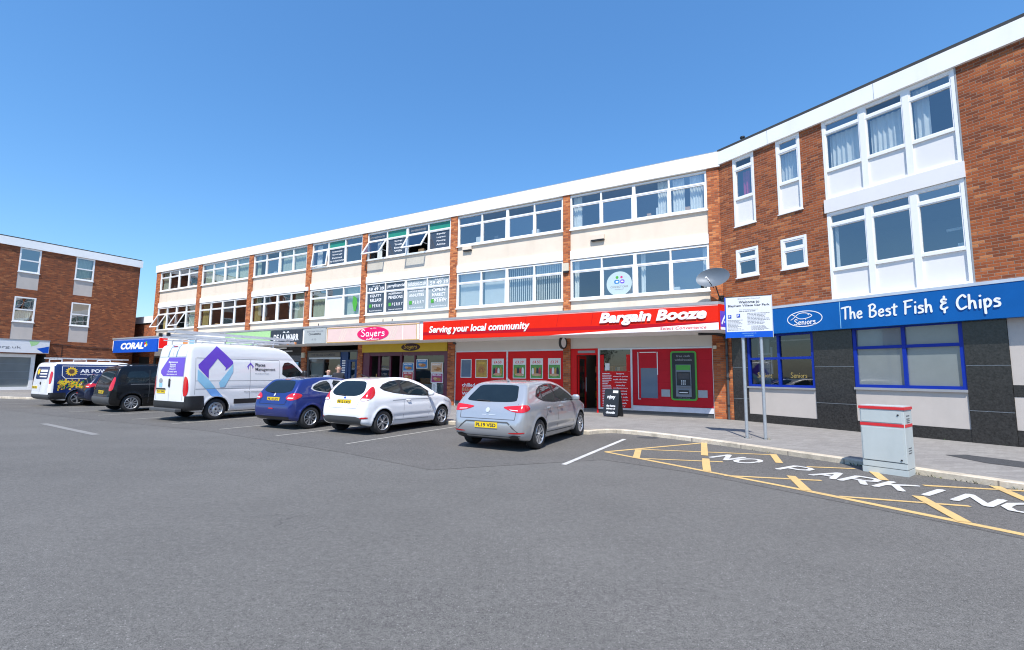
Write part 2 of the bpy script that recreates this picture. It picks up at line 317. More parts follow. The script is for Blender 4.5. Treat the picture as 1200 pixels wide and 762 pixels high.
class MB:
    def __init__(s): s.v = []; s.f = []; s.m = []; s.mats = []
    def mi(s, m):
        if m not in s.mats: s.mats.append(m)
        return s.mats.index(m)
    def add(s, vs, fs, m):
        n = len(s.v); k = s.mi(m)
        s.v += [tuple(p) for p in vs]
        for f in fs: s.f.append(tuple(i + n for i in f)); s.m.append(k)
        return s
    def box(s, x0, x1, y0, y1, z0, z1, m):
        return s.add([(x0, y0, z0), (x1, y0, z0), (x1, y1, z0), (x0, y1, z0), (x0, y0, z1), (x1, y0, z1), (x1, y1, z1), (x0, y1, z1)],
                     [(0, 3, 2, 1), (4, 5, 6, 7), (0, 1, 5, 4), (1, 2, 6, 5), (2, 3, 7, 6), (3, 0, 4, 7)], m)
    def quad(s, a, b, c, d, m): return s.add([a, b, c, d], [(0, 1, 2, 3)], m)
    def prism(s, poly, y0, y1, m, mf=None):
        """polygon in x,z (seen from -y, counter-clockwise) given thickness in y"""
        n = len(poly)
        vs = [(x, y0, z) for x, z in poly] + [(x, y1, z) for x, z in poly]
        s.add(vs, [tuple(range(n))], mf or m)
        s.add(vs, [tuple(range(2 * n - 1, n - 1, -1))] + [(i + n, (i + 1) % n + n, (i + 1) % n, i) for i in range(n)], m)
        return s
    def slab(s, poly, z0, z1, m):
        n = len(poly)
        vs = [(x, y, z0) for x, y in poly] + [(x, y, z1) for x, y in poly]
        s.add(vs, [tuple(range(n - 1, -1, -1)), tuple(range(n, 2 * n))] + [(i, (i + 1) % n, (i + 1) % n + n, i + n) for i in range(n)], m)
        return s
    def tube(s, pts, r, m, n=10, cap=True):
        pts = [Vector(p) for p in pts]; rings = []
        for i, p in enumerate(pts):
            d = (pts[min(i + 1, len(pts) - 1)] - pts[max(i - 1, 0)]).normalized()
            u = d.cross(Vector((0, 0, 1)))
            if u.length < 1e-3: u = Vector((1, 0, 0))
            u.normalize(); w = d.cross(u)
            rr = r[i] if isinstance(r, (list, tuple)) else r
            rings.append([p + u * math.cos(2 * math.pi * k / n) * rr + w * math.sin(2 * math.pi * k / n) * rr for k in range(n)])
        vs = [q for g in rings for q in g]; fs = []
        for i in range(len(rings) - 1):
            for k in range(n):
                fs.append((i * n + k, i * n + (k + 1) % n, (i + 1) * n + (k + 1) % n, (i + 1) * n + k))
        if cap: fs += [tuple(range(n - 1, -1, -1)), tuple(range((len(rings) - 1) * n, len(rings) * n))]
        return s.add(vs, fs, m)
    def lathe_y(s, prof, m, n=28, cx=0, cz=0, sx=1., sz=1.):
        """(radius, y) profile turned about the y axis"""
        vs = []; fs = []
        for r_, y in prof:
            for k in range(n):
                a = 2 * math.pi * k / n; vs.append((cx + r_ * sx * math.cos(a), y, cz + r_ * sz * math.sin(a)))
        for i in range(len(prof) - 1):
            for k in range(n):
                fs.append((i * n + k, i * n + (k + 1) % n, (i + 1) * n + (k + 1) % n, (i + 1) * n + k))
        return s.add(vs, fs, m)
    def build(s, name, parent=None, smooth=False, bevel=0., loc=None, rz=0., **k):
        me = bpy.data.meshes.new(name); me.from_pydata(s.v, [], s.f)
        for m in s.mats: me.materials.append(m)
        me.polygons.foreach_set('material_index', s.m)
        bm = bmesh.new(); bm.from_mesh(me)
        bmesh.ops.recalc_face_normals(bm, faces=bm.faces)
        bm.to_mesh(me); bm.free()
        if smooth: me.polygons.foreach_set('use_smooth', [True] * len(me.polygons))
        me.update()
        o = bpy.data.objects.new(name, me); COL.objects.link(o)
        if parent: o.parent = parent
        if loc is not None: o.location = loc; o.rotation_euler = (0, 0, rz)
        if bevel:
            b = o.modifiers.new('edge', 'BEVEL'); b.width = bevel; b.segments = 2; b.limit_method = 'ANGLE'; b.angle_limit = R(50)
        if smooth and not bevel:
            try: me.set_sharp_from_angle(angle=R(40))
            except Exception: pass
        tag(o, **k); return o
def part(fr, mb, name, x, y, z, **k):
    """one-mesh top-level thing; its vertices are given relative to (x,y,z) of the facade frame"""
    return mb.build(name, loc=W(fr, x, y, z), rz=FR[fr][1], **k)
def oval(cx, cz, rx, rz, n=40, a0=0, a1=360):
    return [(cx + rx * math.cos(R(a0 + (a1 - a0) * k / n)), cz + rz * math.sin(R(a0 + (a1 - a0) * k / n))) for k in range(n)]
def rrect(x0, x1, z0, z1, r, n=5):
    p = []
    for cx, cz, a in ((x1 - r, z0 + r, -90), (x1 - r, z1 - r, 0), (x0 + r, z1 - r, 90), (x0 + r, z0 + r, 180)):
        for k in range(n + 1): p.append((cx + r * math.cos(R(a + 90 * k / n)), cz + r * math.sin(R(a + 90 * k / n))))
    return p

# ------------------------------------------------------------------ lettering
def glyphs(text, bold=0., shear=0.):
    c = bpy.data.curves.new('lettering', 'FONT'); c.body = text; c.size = 1.; c.offset = bold; c.shear = shear
    c.resolution_u = 3; c.space_line = .95
    o = bpy.data.objects.new('lettering', c); COL.objects.link(o)
    dg = bpy.context.evaluated_depsgraph_get(); dg.update()
    me = bpy.data.meshes.new_from_object(o.evaluated_get(dg))
    vs = [(v.co.x, v.co.y) for v in me.vertices]; fs = [tuple(p.vertices) for p in me.polygons]
    bpy.data.objects.remove(o); bpy.data.curves.remove(c); bpy.data.meshes.remove(me)
    return vs, fs
def fit(vs, x0, x1, z0, z1, keep=False):
    ax, bx = min(v[0] for v in vs), max(v[0] for v in vs); az, bz = min(v[1] for v in vs), max(v[1] for v in vs)
    sx = (x1 - x0) / max(bx - ax, 1e-6); sz = (z1 - z0) / max(bz - az, 1e-6)
    if keep: sx = sz = min(sx, sz)
    cx, cz = (x0 + x1) / 2, (z0 + z1) / 2
    return [(cx + (v[0] - (ax + bx) / 2) * sx, cz + (v[1] - (az + bz) / 2) * sz) for v in vs]
def text(mb, body, x0, x1, z0, z1, y, m, bold=.015, shear=0., keep=False, thick=0.):
    """set a line of type into the box x0..x1, z0..z1 on the plane y"""
    vs, fs = glyphs(body, bold, shear)
    q = fit(vs, x0, x1, z0, z1, keep)
    mb.add([(a, y, b) for a, b in q], fs, m)
    if thick:
        mb.add([(a, y + thick, b) for a, b in q], fs, m)
        cnt = {}
        for f in fs:
            for i in range(len(f)):
                e = (f[i], f[(i + 1) % len(f)]); cnt[tuple(sorted(e))] = cnt.get(tuple(sorted(e)), 0) + 1
        for (i, j), c in cnt.items():
            if c == 1: mb.quad((q[i][0], y, q[i][1]), (q[j][0], y, q[j][1]), (q[j][0], y + thick, q[j][1]), (q[i][0], y + thick, q[i][1]), m)
def spline(pts, n=8):
    if len(pts) < 3: return pts
    out = []
    for i in range(len(pts) - 1):
        p0 = pts[max(i - 1, 0)]; p1 = pts[i]; p2 = pts[i + 1]; p3 = pts[min(i + 2, len(pts) - 1)]
        for k in range(n):
            t = k / n; c = []
            for a, b_, c_, d in zip(p0, p1, p2, p3):
                c.append(.5 * (2 * b_ + (c_ - a) * t + (2 * a - 5 * b_ + 4 * c_ - d) * t * t + (3 * b_ - a - 3 * c_ + d) * t ** 3))
            out.append(tuple(c))
    return out + [tuple(pts[-1])]
# hand-drawn letters: strokes in a box one unit high (x-height .55), width after the colon
HAND = {
 'T': (.62, [[(0, .93), (.3, .98), (.66, 1.02)], [(.34, .98), (.33, .5), (.30, 0)]]),
 'h': (.52, [[(.08, 1.), (.07, .5), (.05, 0)], [(.06, .3), (.2, .52), (.36, .48), (.40, .2), (.42, 0)]]),
 'e': (.50, [[(.05, .28), (.38, .34), (.34, .54), (.14, .5), (.05, .25), (.16, .02), (.42, .08)]]),
 'B': (.66, [[(.12, .98), (.08, .5), (.06, 0)], [(.0, .9), (.35, 1.02), (.52, .8), (.3, .56), (.12, .52)], [(.2, .54), (.52, .42), (.5, .14), (.24, 0), (.02, .06)]]),
 's': (.42, [[(.36, .5), (.16, .54), (.08, .4), (.32, .26), (.30, .06), (.02, .02)]]),
 't': (.40, [[(.2, .86), (.17, .4), (.16, .04), (.3, 0)], [(0, .6), (.2, .62), (.40, .66)]]),
 'F': (.60, [[(.12, .98), (.09, .5), (.06, 0)], [(.0, .96), (.3, 1.), (.62, 1.03)], [(.1, .5), (.3, .53), (.48, .56)]]),
 'i': (.22, [[(.12, .55), (.11, .25), (.1, 0)], [(.13, .8), (.15, .86)]]),
 '&': (.52, [[(.42, .8), (.16, .84), (.10, .66), (.36, .58), (.12, .48), (.04, .24), (.22, .12), (.46, .24)], [(.28, 1.06), (.28, .86)], [(.26, .06), (.25, -.14)]]),
 'C': (.66, [[(.60, .84), (.42, 1.), (.12, .74), (.06, .34), (.26, .02), (.62, .18)]]),
 'p': (.52, [[(.08, .56), (.09, 0), (.10, -.42)], [(.08, .36), (.26, .58), (.44, .36), (.30, .06), (.08, .1)]]),
 'S': (.60, [[(.54, .86), (.30, 1.), (.10, .78), (.30, .54), (.52, .3), (.34, .02), (.02, .12)]]),
 'a': (.50, [[(.40, .50), (.16, .54), (.05, .26), (.18, .02), (.38, .2), (.41, .52)], [(.41, .5), (.40, .12), (.50, .02)]]),
 'y': (.48, [[(.05, .54), (.10, .22), (.24, .1), (.40, .3)], [(.42, .54), (.38, 0), (.24, -.36), (.02, -.3)]]),
 'r': (.38, [[(.08, .55), (.08, .2), (.07, 0)], [(.08, .3), (.2, .52), (.38, .5)]]),
 'n': (.50, [[(.07, .55), (.07, .25), (.06, 0)], [(.07, .3), (.22, .54), (.37, .45), (.40, 0)]]),
 'o': (.48, [[(.22, .54), (.05, .3), (.2, .02), (.4, .22), (.36, .48), (.22, .54)]]),
 ' ': (.36, []),
}
def ribbon(mb, line, w, y, m, fn=lambda a, b: (a, b)):
    line = [Vector((a, b)) for a, b in line]; L_, R_ = [], []
    for i, p in enumerate(line):
        d = line[min(i + 1, len(line) - 1)] - line[max(i - 1, 0)]
        if d.length < 1e-9: d = Vector((1, 0))
        d.normalize(); n = Vector((-d.y, d.x)) * w * .5
        L_.append(p + n); R_.append(p - n)
    d0 = (line[0] - line[1]).normalized() * w * .4; d1 = (line[-1] - line[-2]).normalized() * w * .4
    c0 = [line[0] + d0]; c1 = [line[-1] + d1]
    poly = L_ + c1 + R_[::-1] + c0
    n = len(line)
    vs = [(fn(p.x, p.y)[0], y, fn(p.x, p.y)[1]) for p in L_ + R_ + c0 + c1]
    fs = [(i, i + 1, n + i + 1, n + i) for i in range(n - 1)] + [(0, n, 2 * n), (n - 1, 2 * n - 1, 2 * n + 1)]
    mb.add(vs, fs, m)
def hand(mb, body, x0, x1, z0, h, y, m, w=.13, gap=.07):
    x = 0.; strokes = []
    for ch in body:
        wd, st = HAND[ch]
        for s in st: strokes.append([(a + x, b) for a, b in s])
        x += wd + gap
    k = (x1 - x0) / (x - gap)
    for i, s in enumerate(strokes):
        ln = spline(s, 7)
        ribbon(mb, [(x0 + a * k, z0 + b * h) for a, b in ln], w * h, y - .0006 * i, m)
def small_print(mb, x0, x1, z0, z1, rows, y, m, seed=1, fill=.5):
    """lines of print too small to read: broken dashes the length of words"""
    rnd = random.Random(seed); dz = (z1 - z0) / rows
    for i in range(rows):
        x = x0; zt = z1 - i * dz; end = x0 + (x1 - x0) * rnd.uniform(.55, 1.)
        while x < end - .01:
            wl = min(rnd.uniform(.04, .14) * (x1 - x0), end - x)
            mb.quad((x, y, zt - dz * fill), (x + wl, y, zt - dz * fill), (x + wl, y, zt), (x, y, zt), m)
            x += wl + .022 * (x1 - x0)

# ------------------------------------------------------------------ walls with openings
def wall_grid(mb, x0, x1, z0, z1, holes, m, y=0., depth=.12, mrev=None):
    xs = sorted({x0, x1, *[h[0] for h in holes], *[h[1] for h in holes]}); zs = sorted({z0, z1, *[h[2] for h in holes], *[h[3] for h in holes]})
    for i in range(len(xs) - 1):
        for j in range(len(zs) - 1):
            cx, cz = (xs[i] + xs[i + 1]) / 2, (zs[j] + zs[j + 1]) / 2
            if any(h[0] < cx < h[1] and h[2] < cz < h[3] for h in holes): continue
            mb.quad((xs[i], y, zs[j]), (xs[i + 1], y, zs[j]), (xs[i + 1], y, zs[j + 1]), (xs[i], y, zs[j + 1]), m)
    k = mrev or m
    for a, b, c, d in holes:
        mb.quad((a, y, c), (a, y, d), (a, y + depth, d), (a, y + depth, c), k); mb.quad((b, y, d), (b, y, c), (b, y + depth, c), (b, y + depth, d), k)
        mb.quad((a, y, d), (b, y, d), (b, y + depth, d), (a, y + depth, d), k); mb.quad((a, y, c), (a, y + depth, c), (b, y + depth, c), (b, y, c), k)
def window(parent, xs, zs, y=.0, fw=.06, depth=.07, sash=.035, frame=None, glass=None, open_=(), films={}, mids={}, name='window', sashrows=(0,), sill=None, special={}):
    """One window: frame with mullions at xs and rails at zs, sashes round the lights, panes as its sub-part; open lights get a casement.
    films: {(col,row): material} for covered panes; open_: {(col,row): angle}."""
    frame = frame or UPVC; glass = glass or GLASS
    f = MB(); g = MB()
    x0, x1, z0, z1 = xs[0], xs[-1], zs[0], zs[-1]
    for i, x in enumerate(xs):
        w = fw if i in (0, len(xs) - 1) else mids.get(i, fw)
        a, b = (x, x + fw) if i == 0 else (x - fw, x) if i == len(xs) - 1 else (x - w / 2, x + w / 2)
        f.box(a, b, y - .004, y + depth, z0, z1, frame)
    for j, z in enumerate(zs):
        a, b = (z, z + fw) if j == 0 else (z - fw, z) if j == len(zs) - 1 else (z - fw / 2, z + fw / 2)
        for i in range(len(xs) - 1):
            xa = xs[i] + (fw if i == 0 else mids.get(i, fw) / 2); xb = xs[i + 1] - (fw if i == len(xs) - 2 else mids.get(i + 1, fw) / 2)
            f.box(xa, xb, y, y + depth, a, b, frame)
    casements = []
    for i in range(len(xs) - 1):
        for j in range(len(zs) - 1):
            xa = xs[i] + (fw if i == 0 else mids.get(i, fw) / 2); xb = xs[i + 1] - (fw if i == len(xs) - 2 else mids.get(i + 1, fw) / 2)
            za = zs[j] + (fw if j == 0 else fw / 2); zb = zs[j + 1] - (fw if j == len(zs) - 2 else fw / 2)
            if (i, j) in open_:
                casements.append((xa, xb, za, zb, open_[(i, j)])); continue
            if j in sashrows and sash:
                s = sash
                f.box(xa, xa + s, y + .008, y + depth, za, zb, frame); f.box(xb - s, xb, y + .008, y + depth, za, zb, frame)
                f.box(xa + s, xb - s, y + .012, y + depth, za, za + s, frame); f.box(xa + s, xb - s, y + .012, y + depth, zb - s, zb, frame)
                xa, xb, za, zb = xa + s, xb - s, za + s, zb - s
            t = random.uniform(-.005, .005); u = random.uniform(-.006, .006)
            gy = y + depth * .6
            g.quad((xa, gy + t, za), (xb, gy - t, za), (xb, gy - t + u, zb), (xa, gy + t + u, zb), films.get((i, j), random.choice((GLASSES[0], GLASSES[0], GLASSES[1], GLASSES[2])) if glass is GLASS else glass))
    if sill: f.box(x0 - sill[0], x1 + sill[0], y - sill[1], y + depth, z0 - sill[2], z0 - .001, sill[3] if len(sill) > 3 else frame)
    fo = f.build(name, parent)
    g.build('pane', fo)
    for xa, xb, za, zb, ang in casements:
        c = MB(); s = .065; ca, sa = math.cos(ang), math.sin(ang)
        def tr(p): # rotate about top edge, bottom swings outwards
            x, yy, z = p; dz = z - zb; yl = yy
            return (x, y - .01 + yl * ca + dz * sa, zb + dz * ca - yl * sa)
        k = MB()
        k.box(xa, xa + s, -.02, .03, za, zb, frame); k.box(xb - s, xb, -.02, .03, za, zb, frame)
        k.box(xa + s, xb - s, -.018, .03, za, za + s, frame); k.box(xa + s, xb - s, -.018, .03, zb - s, zb, frame)
        k.quad((xa + s, .005, za + s), (xb - s, .005, za + s), (xb - s, .005, zb - s), (xa + s, .005, zb - s), glass)
        k.v = [tr(p) for p in k.v]
        k.build('casement', fo)
        st = MB()   # stays
        for xx in (xa + .03, xb - .03):
            a = Vector((xx, y + .02, za + .35 * (zb - za))); b = Vector(tr((xx, 0, za + .22)))
            st.tube([a, b], .009, ALU, 6)
        st.build('stay', fo)
    return fo
def curtain(fr, x0, x1, z0, z1, y, m, label, cat='curtain', group='curtains and blinds behind the upstairs windows', fold=.09, amp=.03, blind=False, gap=0.):
    b = MB(); zc = z1 - z0
    if blind:
        n = max(3, int((x1 - x0) / .1)); w = (x1 - x0) / n
        for i in range(n):
            xa = i * w; b.box(xa, xa + w * (1 - gap), -.004, .004, 0, zc, m)
            bx = b.v[-8:]; c = xa + w / 2
            ang = R(25 + random.uniform(-5, 5))
            b.v[-8:] = [(c + (px - c) * math.cos(ang) - py * math.sin(ang), (px - c) * math.sin(ang) + py * math.cos(ang), pz) for px, py, pz in bx]
        b.box(0, x1 - x0, -.03, .03, zc, zc + .05, m)
    else:
        n = max(8, int((x1 - x0) / .018)); ph = random.uniform(0, 6); vs = []
        for i in range(n + 1):
            x = (x1 - x0) * i / n
            yy = amp * math.sin(2 * math.pi * x / fold + ph + 1.3 * math.sin(x * 5 + ph)) + .012 * math.sin(x * 23)
            vs += [(x, yy, 0), (x + .012 * math.sin(x * 9), yy * .7, zc)]
        k = len(vs) // 2
        fs = [(2 * i, 2 * i + 2, 2 * i + 3, 2 * i + 1) for i in range(n)]
        b.add(vs, fs, m); b.add([(p[0], p[1] + .003, p[2]) for p in vs], [f[::-1] for f in fs], m)
    return part(fr, b, 'window_blind' if blind else 'curtain', x0, y, z0, smooth=not blind, label=label, cat='blind' if blind else cat, group=group)

# ================================================================== SETTING
ground = MB().quad((-500, -500, 0), (500, -500, 0), (500, 500, 0), (-500, 500, 0), TARMAC).build('car_park', kind='structure')
def wp(fr, pts): return [tuple(W(fr, *p)[:2]) for p in pts]
kerb_pts = wp('l', [(-34, -7.3), (-9.2, -7.3)]) + wp('m', [(-35.6, -9.2), (-33.6, -8.7), (-33.0, -7.6), (-32.2, -6.6), (-31, -6.15), (-20, -6.15), (-8, -6.15), (-3.6, -6.15)]) + \
    [(2.12, 12.86), (2.42, 13.12), (2.75, 13.26), (3.1, 13.17), (3.5, 12.85)] + wp('r', [(2.0, -5.4), (3.4, -5.3), (9, -5.27), (16, -5.27)])
def offset(pts, d):
    out = []
    for i, p in enumerate(pts):
        a = Vector(pts[max(i - 1, 0)]); b = Vector(pts[min(i + 1, len(pts) - 1)]); t = (b - a).normalized()
        out.append((p[0] - t.y * d, p[1] + t.x * d))
    return out
kin = offset(kerb_pts, .17)
k = MB(); n = len(kerb_pts); run = 0.
for i in range(n - 1):
    (a, b), (c, d) = (kerb_pts[i], kerb_pts[i + 1]), (kin[i], kin[i + 1])
    a2, b2 = offset(kerb_pts, .025)[i], offset(kerb_pts, .025)[i + 1]
    k.quad((*a, -.02), (*b, -.02), (*b, .085), (*a, .085), KERB); k.quad((*a, .085), (*b, .085), (*b2, .102), (*a2, .102), KERB)
    k.quad((*a2, .102), (*b2, .102), (*d, .102), (*c, .102), KERB)
k.build('kerb', kind='structure')
pv = MB(); ii = kin
back = wp('r', [(16, 0)]) + wp('r', [(.0, 0)]) + wp('m', [(-41, .3), (-44, .3)]) + wp('l', [(-34, .1)])
poly = ii + back
pv.add([(x, y, .098) for x, y in poly], [tuple(range(len(poly)))], PAVE)
po = pv.build('pavement', kind='structure')
bm = bmesh.new(); bm.from_mesh(po.data); bmesh.ops.triangulate(bm, faces=bm.faces)
for f in bm.faces:
    if f.normal.z < 0: f.normal_flip()
bm.to_mesh(po.data); bm.free()
# darker resurfaced strip where the cars stand, and the hatched box
st = MB()
strip = wp('m', [(-34, -11.9), (-20, -11.6), (-12, -11.1), (-6, -11.6), (-3.6, -12.0)]) + [(1.75, 9.1), (3.0, 8.0), (5.0, 5.2), (6.3, 3.0)] + wp('r', [(11.5, -5.29), (3.4, -5.32), (2.0, -5.42)]) + [(3.45, 12.83), (3.08, 13.13), (2.75, 13.22), (2.45, 13.09), (2.15, 12.82)] + wp('m', [(-3.6, -6.17), (-31, -6.17)])
st.add([(x, y, .004) for x, y in strip], [tuple(range(len(strip)))], TARMAC2)
so = st.build('bay_strip', kind='structure')
bm = bmesh.new(); bm.from_mesh(so.data); bmesh.ops.triangulate(bm, faces=bm.faces)
for f in bm.faces:
    if f.normal.z < 0: f.normal_flip()
bm.to_mesh(so.data); bm.free()
def stripe(mb, a, b, w, m, z=.008, w2=None):
    a, b = Vector(a), Vector(b); d = (b - a).normalized(); nn = Vector((-d.y, d.x)); w2 = w2 or w
    n = max(1, int((b - a).length / .6)); pts = [a.lerp(b, i / n) for i in range(n + 1)]
    L_, R_ = [], []
    for i, p in enumerate(pts):
        j1, j2 = random.uniform(-.004, .004), random.uniform(-.004, .004)
        L_.append(p + nn * (w / 2 + j1)); R_.append(p - nn * (w2 / 2 + j2))
    vs = [(*p, z) for p in R_ + L_]; k = n + 1
    mb.add(vs, [(i, i + 1, k + i + 1, k + i) for i in range(n)], m)
bl = MB()
for i in range(12):
    if i == 1: continue
    x = -2.0 - 2.5 * i
    stripe(bl, W('m', x + (0 if i else .12), -6.3 if i else -6.45)[:2], W('m', x + (0 if i else .12), -10.75 if i else -10.4)[:2], .1 if not i else .085, ROADWHITE if not i else WORNWHITE)
bl.build('bay_lines', kind='structure')
fd = MB(); stripe(fd, (-13.9, 14.15), (-10.3, 11.85), .17, FADEDWHITE, .005); pass
fd.build('faded_line', kind='structure')
hb = MB()
A0 = (1.98, 10.0)
stripe(hb, A0, (4.14, 6.88), .10, ROADYELLOW, .008); stripe(hb, (4.14, 6.88), (6.2, 3.6), .12, ROADYELLOW, .008)
for z, (a, b, w) in enumerate([(A0, (4.56, 11.43), .09), ((2.72, 10.4), (5.42, 9.83), .08), ((2.48, 9.26), (3.98, 8.98), .08), ((3.45, 7.76), (4.83, 7.47), .08),
                ((5.30, 8.58), (6.06, 8.44), .08), ((4.44, 6.50), (5.78, 6.08), .08), ((6.18, 7.2), (7.02, 7.0), .09), ((7.02, 7.0), (9.4, 6.4), .09)]):
    stripe(hb, a, b, w, ROADYELLOW, .0084 + .0003 * z)
for z, (a, b) in enumerate([((2.755, 10.32), (2.43, 9.28)), ((4.71, 11.63), (3.915, 9.66)), ((3.79, 9.31), (3.31, 8.09)), ((5.43, 9.9), (5.0, 8.91)), ((4.545, 7.78), (4.18, 6.8)), ((6.24, 8.28), (5.85, 7.53)),
             ((5.54, 6.56), (5.08, 5.42)), ((7.24, 7.2), (6.8, 6.3))]):
    stripe(hb, a, b, .13, ROADYELLOW, .0110 + .0002 * z)
hb.build('hatched_markings', kind='structure')
np_ = MB()
LT = {'N': [[(0, 0), (0, 1)], [(0, 1), (1, 0)], [(1, 0), (1, 1)]], 'O': [oval(.5, .5, .5, .5, 20) + [(1., .5)]], 'P': [[(0, 0), (0, 1)], [(0, 1), (.7, 1), (.95, .85), (.95, .62), (.7, .47), (0, .47)]],
      'A': [[(0, 0), (.5, 1)], [(.5, 1), (1, 0)], [(.22, .32), (.78, .32)]], 'R': [[(0, 0), (0, 1)], [(0, 1), (.7, 1), (.95, .85), (.95, .64), (.7, .5), (0, .5)], [(.5, .5), (1, 0)]],
      'K': [[(0, 0), (0, 1)], [(.95, 1), (.02, .42)], [(.35, .6), (1, 0)]], 'I': [[(.5, 0), (.5, 1)]], 'G': [[(.95, .82), (.7, 1), (.3, 1), (0, .7), (0, .3), (.3, 0), (.7, 0), (.95, .2), (.95, .46), (.55, .46)]]}
tx = Vector((.5226, -.8526)); ty = Vector((.8526, .5226)); o0 = Vector((4.28, 9.45)); si = 0
for ch, s in zip('NOPARKING', (0, .43, 1.31, 1.85, 2.28, 2.74, 3.16, 3.62, 4.06)):
    for st_ in LT[ch]:
        ln = [o0 + tx * (s + (a - .5) * .32) + ty * ((b - .5) * .60) for a, b in st_]
        ribbon(np_, [tuple(p) for p in ln], .096, 0, ROADWHITE); k = len(ln) * 2 + 2
        np_.v[-k:] = [(a, c, .0128 + .00012 * si) for a, b, c in np_.v[-k:]]; si += 1
np_.build('no_parking_lettering', kind='structure')
pt = MB(); pt.add([(*W('r', a, b)[:2], .104) for a, b in ((6.9, -2.6), (9.8, -2.9), (9.9, -3.6), (7.4, -3.5), (6.7, -3.0))], [(0, 1, 2, 3, 4)], PATCHT)
pt.build('pavement_patch', kind='structure')
gm = MB(); gm.add([(*p, .0078) for p in oval(3.55, 12.35, .28, .2, 14)], [tuple(range(14))], PATCHT); gm.build('oil_stain', kind='structure')

# ================================================================== TERRACE (long parade of shops)
terr = empty('shop_terrace', P, FR['m'][1], label='long three-storey shopping parade with cream panels, brick piers and white roof fascia', cat='building')
PIERS = [(-.42, .0), (-6.24, -5.92), (-12.26, -11.86), (-18.36, -18.0), (-23.05, -22.62), (-28.9, -28.45), (-35.1, -34.65), (-41.2, -40.6)]
BAYS = [(PIERS[i + 1][1], PIERS[i][0]) for i in range(7)]
UZ = (7.80, 8.86, 9.31); LZ = (4.74, 5.98, 6.47)
holes = [(a, b, z0, z1) for a, b in BAYS for z0, z1 in ((UZ[0], UZ[-1]), (LZ[0], LZ[-1]))]
w = MB(); wall_grid(w, -41.2, -.02, 3.2, 9.40, holes, RENDER, .03, .12, WHITE)
w.quad((-41.2, .03, .1), (-41.2, .03, 9.4), (-41.2, 11, 9.4), (-41.2, 11, .1), BRICK); w.quad((-41.2, 11, .1), (-.02, 11, .1), (-.02, 11, 9.4), (-41.2, 11, 9.4), BRICK)
w.build('wall', terr)
for a, b in PIERS:
    MB().box(a, b, -.055 if a > -40.9 and a < -.5 else -.03, .25, .1, 9.36, BRICK_PIER if a < -.5 else BRICK_PIER).build('brick_pier', terr)
for a, b in BAYS:
    MB().box(a + .002, b - .002, -.035, .028, 6.50, 6.86, WHITE).build('white_band', terr)
rf = MB(); rf.box(-41.26, .06, -.10, .05, 9.36, 9.92, WHITE)
for x in range(13): rf.box(-39.6 + 3.05 * x, -39.588 + 3.05 * x, -.1015, -.1, 9.37, 9.915, GALV)
rf.build('roof_fascia', terr)
re_ = MB(); re_.box(-41.22, .02, -.06, 11.1, 9.92, 9.97, LEADGREY); re_.build('roof', terr)
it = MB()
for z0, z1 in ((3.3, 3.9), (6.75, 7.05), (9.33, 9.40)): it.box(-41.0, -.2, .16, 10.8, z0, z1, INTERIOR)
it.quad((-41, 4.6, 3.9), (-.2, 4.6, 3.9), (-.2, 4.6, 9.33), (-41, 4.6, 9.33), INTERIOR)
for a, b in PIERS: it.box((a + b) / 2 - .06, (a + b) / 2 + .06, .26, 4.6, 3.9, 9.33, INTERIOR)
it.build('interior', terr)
casement_open = {('u', 2): {(0, 0): R(33), (2, 0): R(33)}, ('u', 3): {(0, 0): R(7)}, ('l', 6): {(0, 0): R(27), (2, 0): R(27)}}
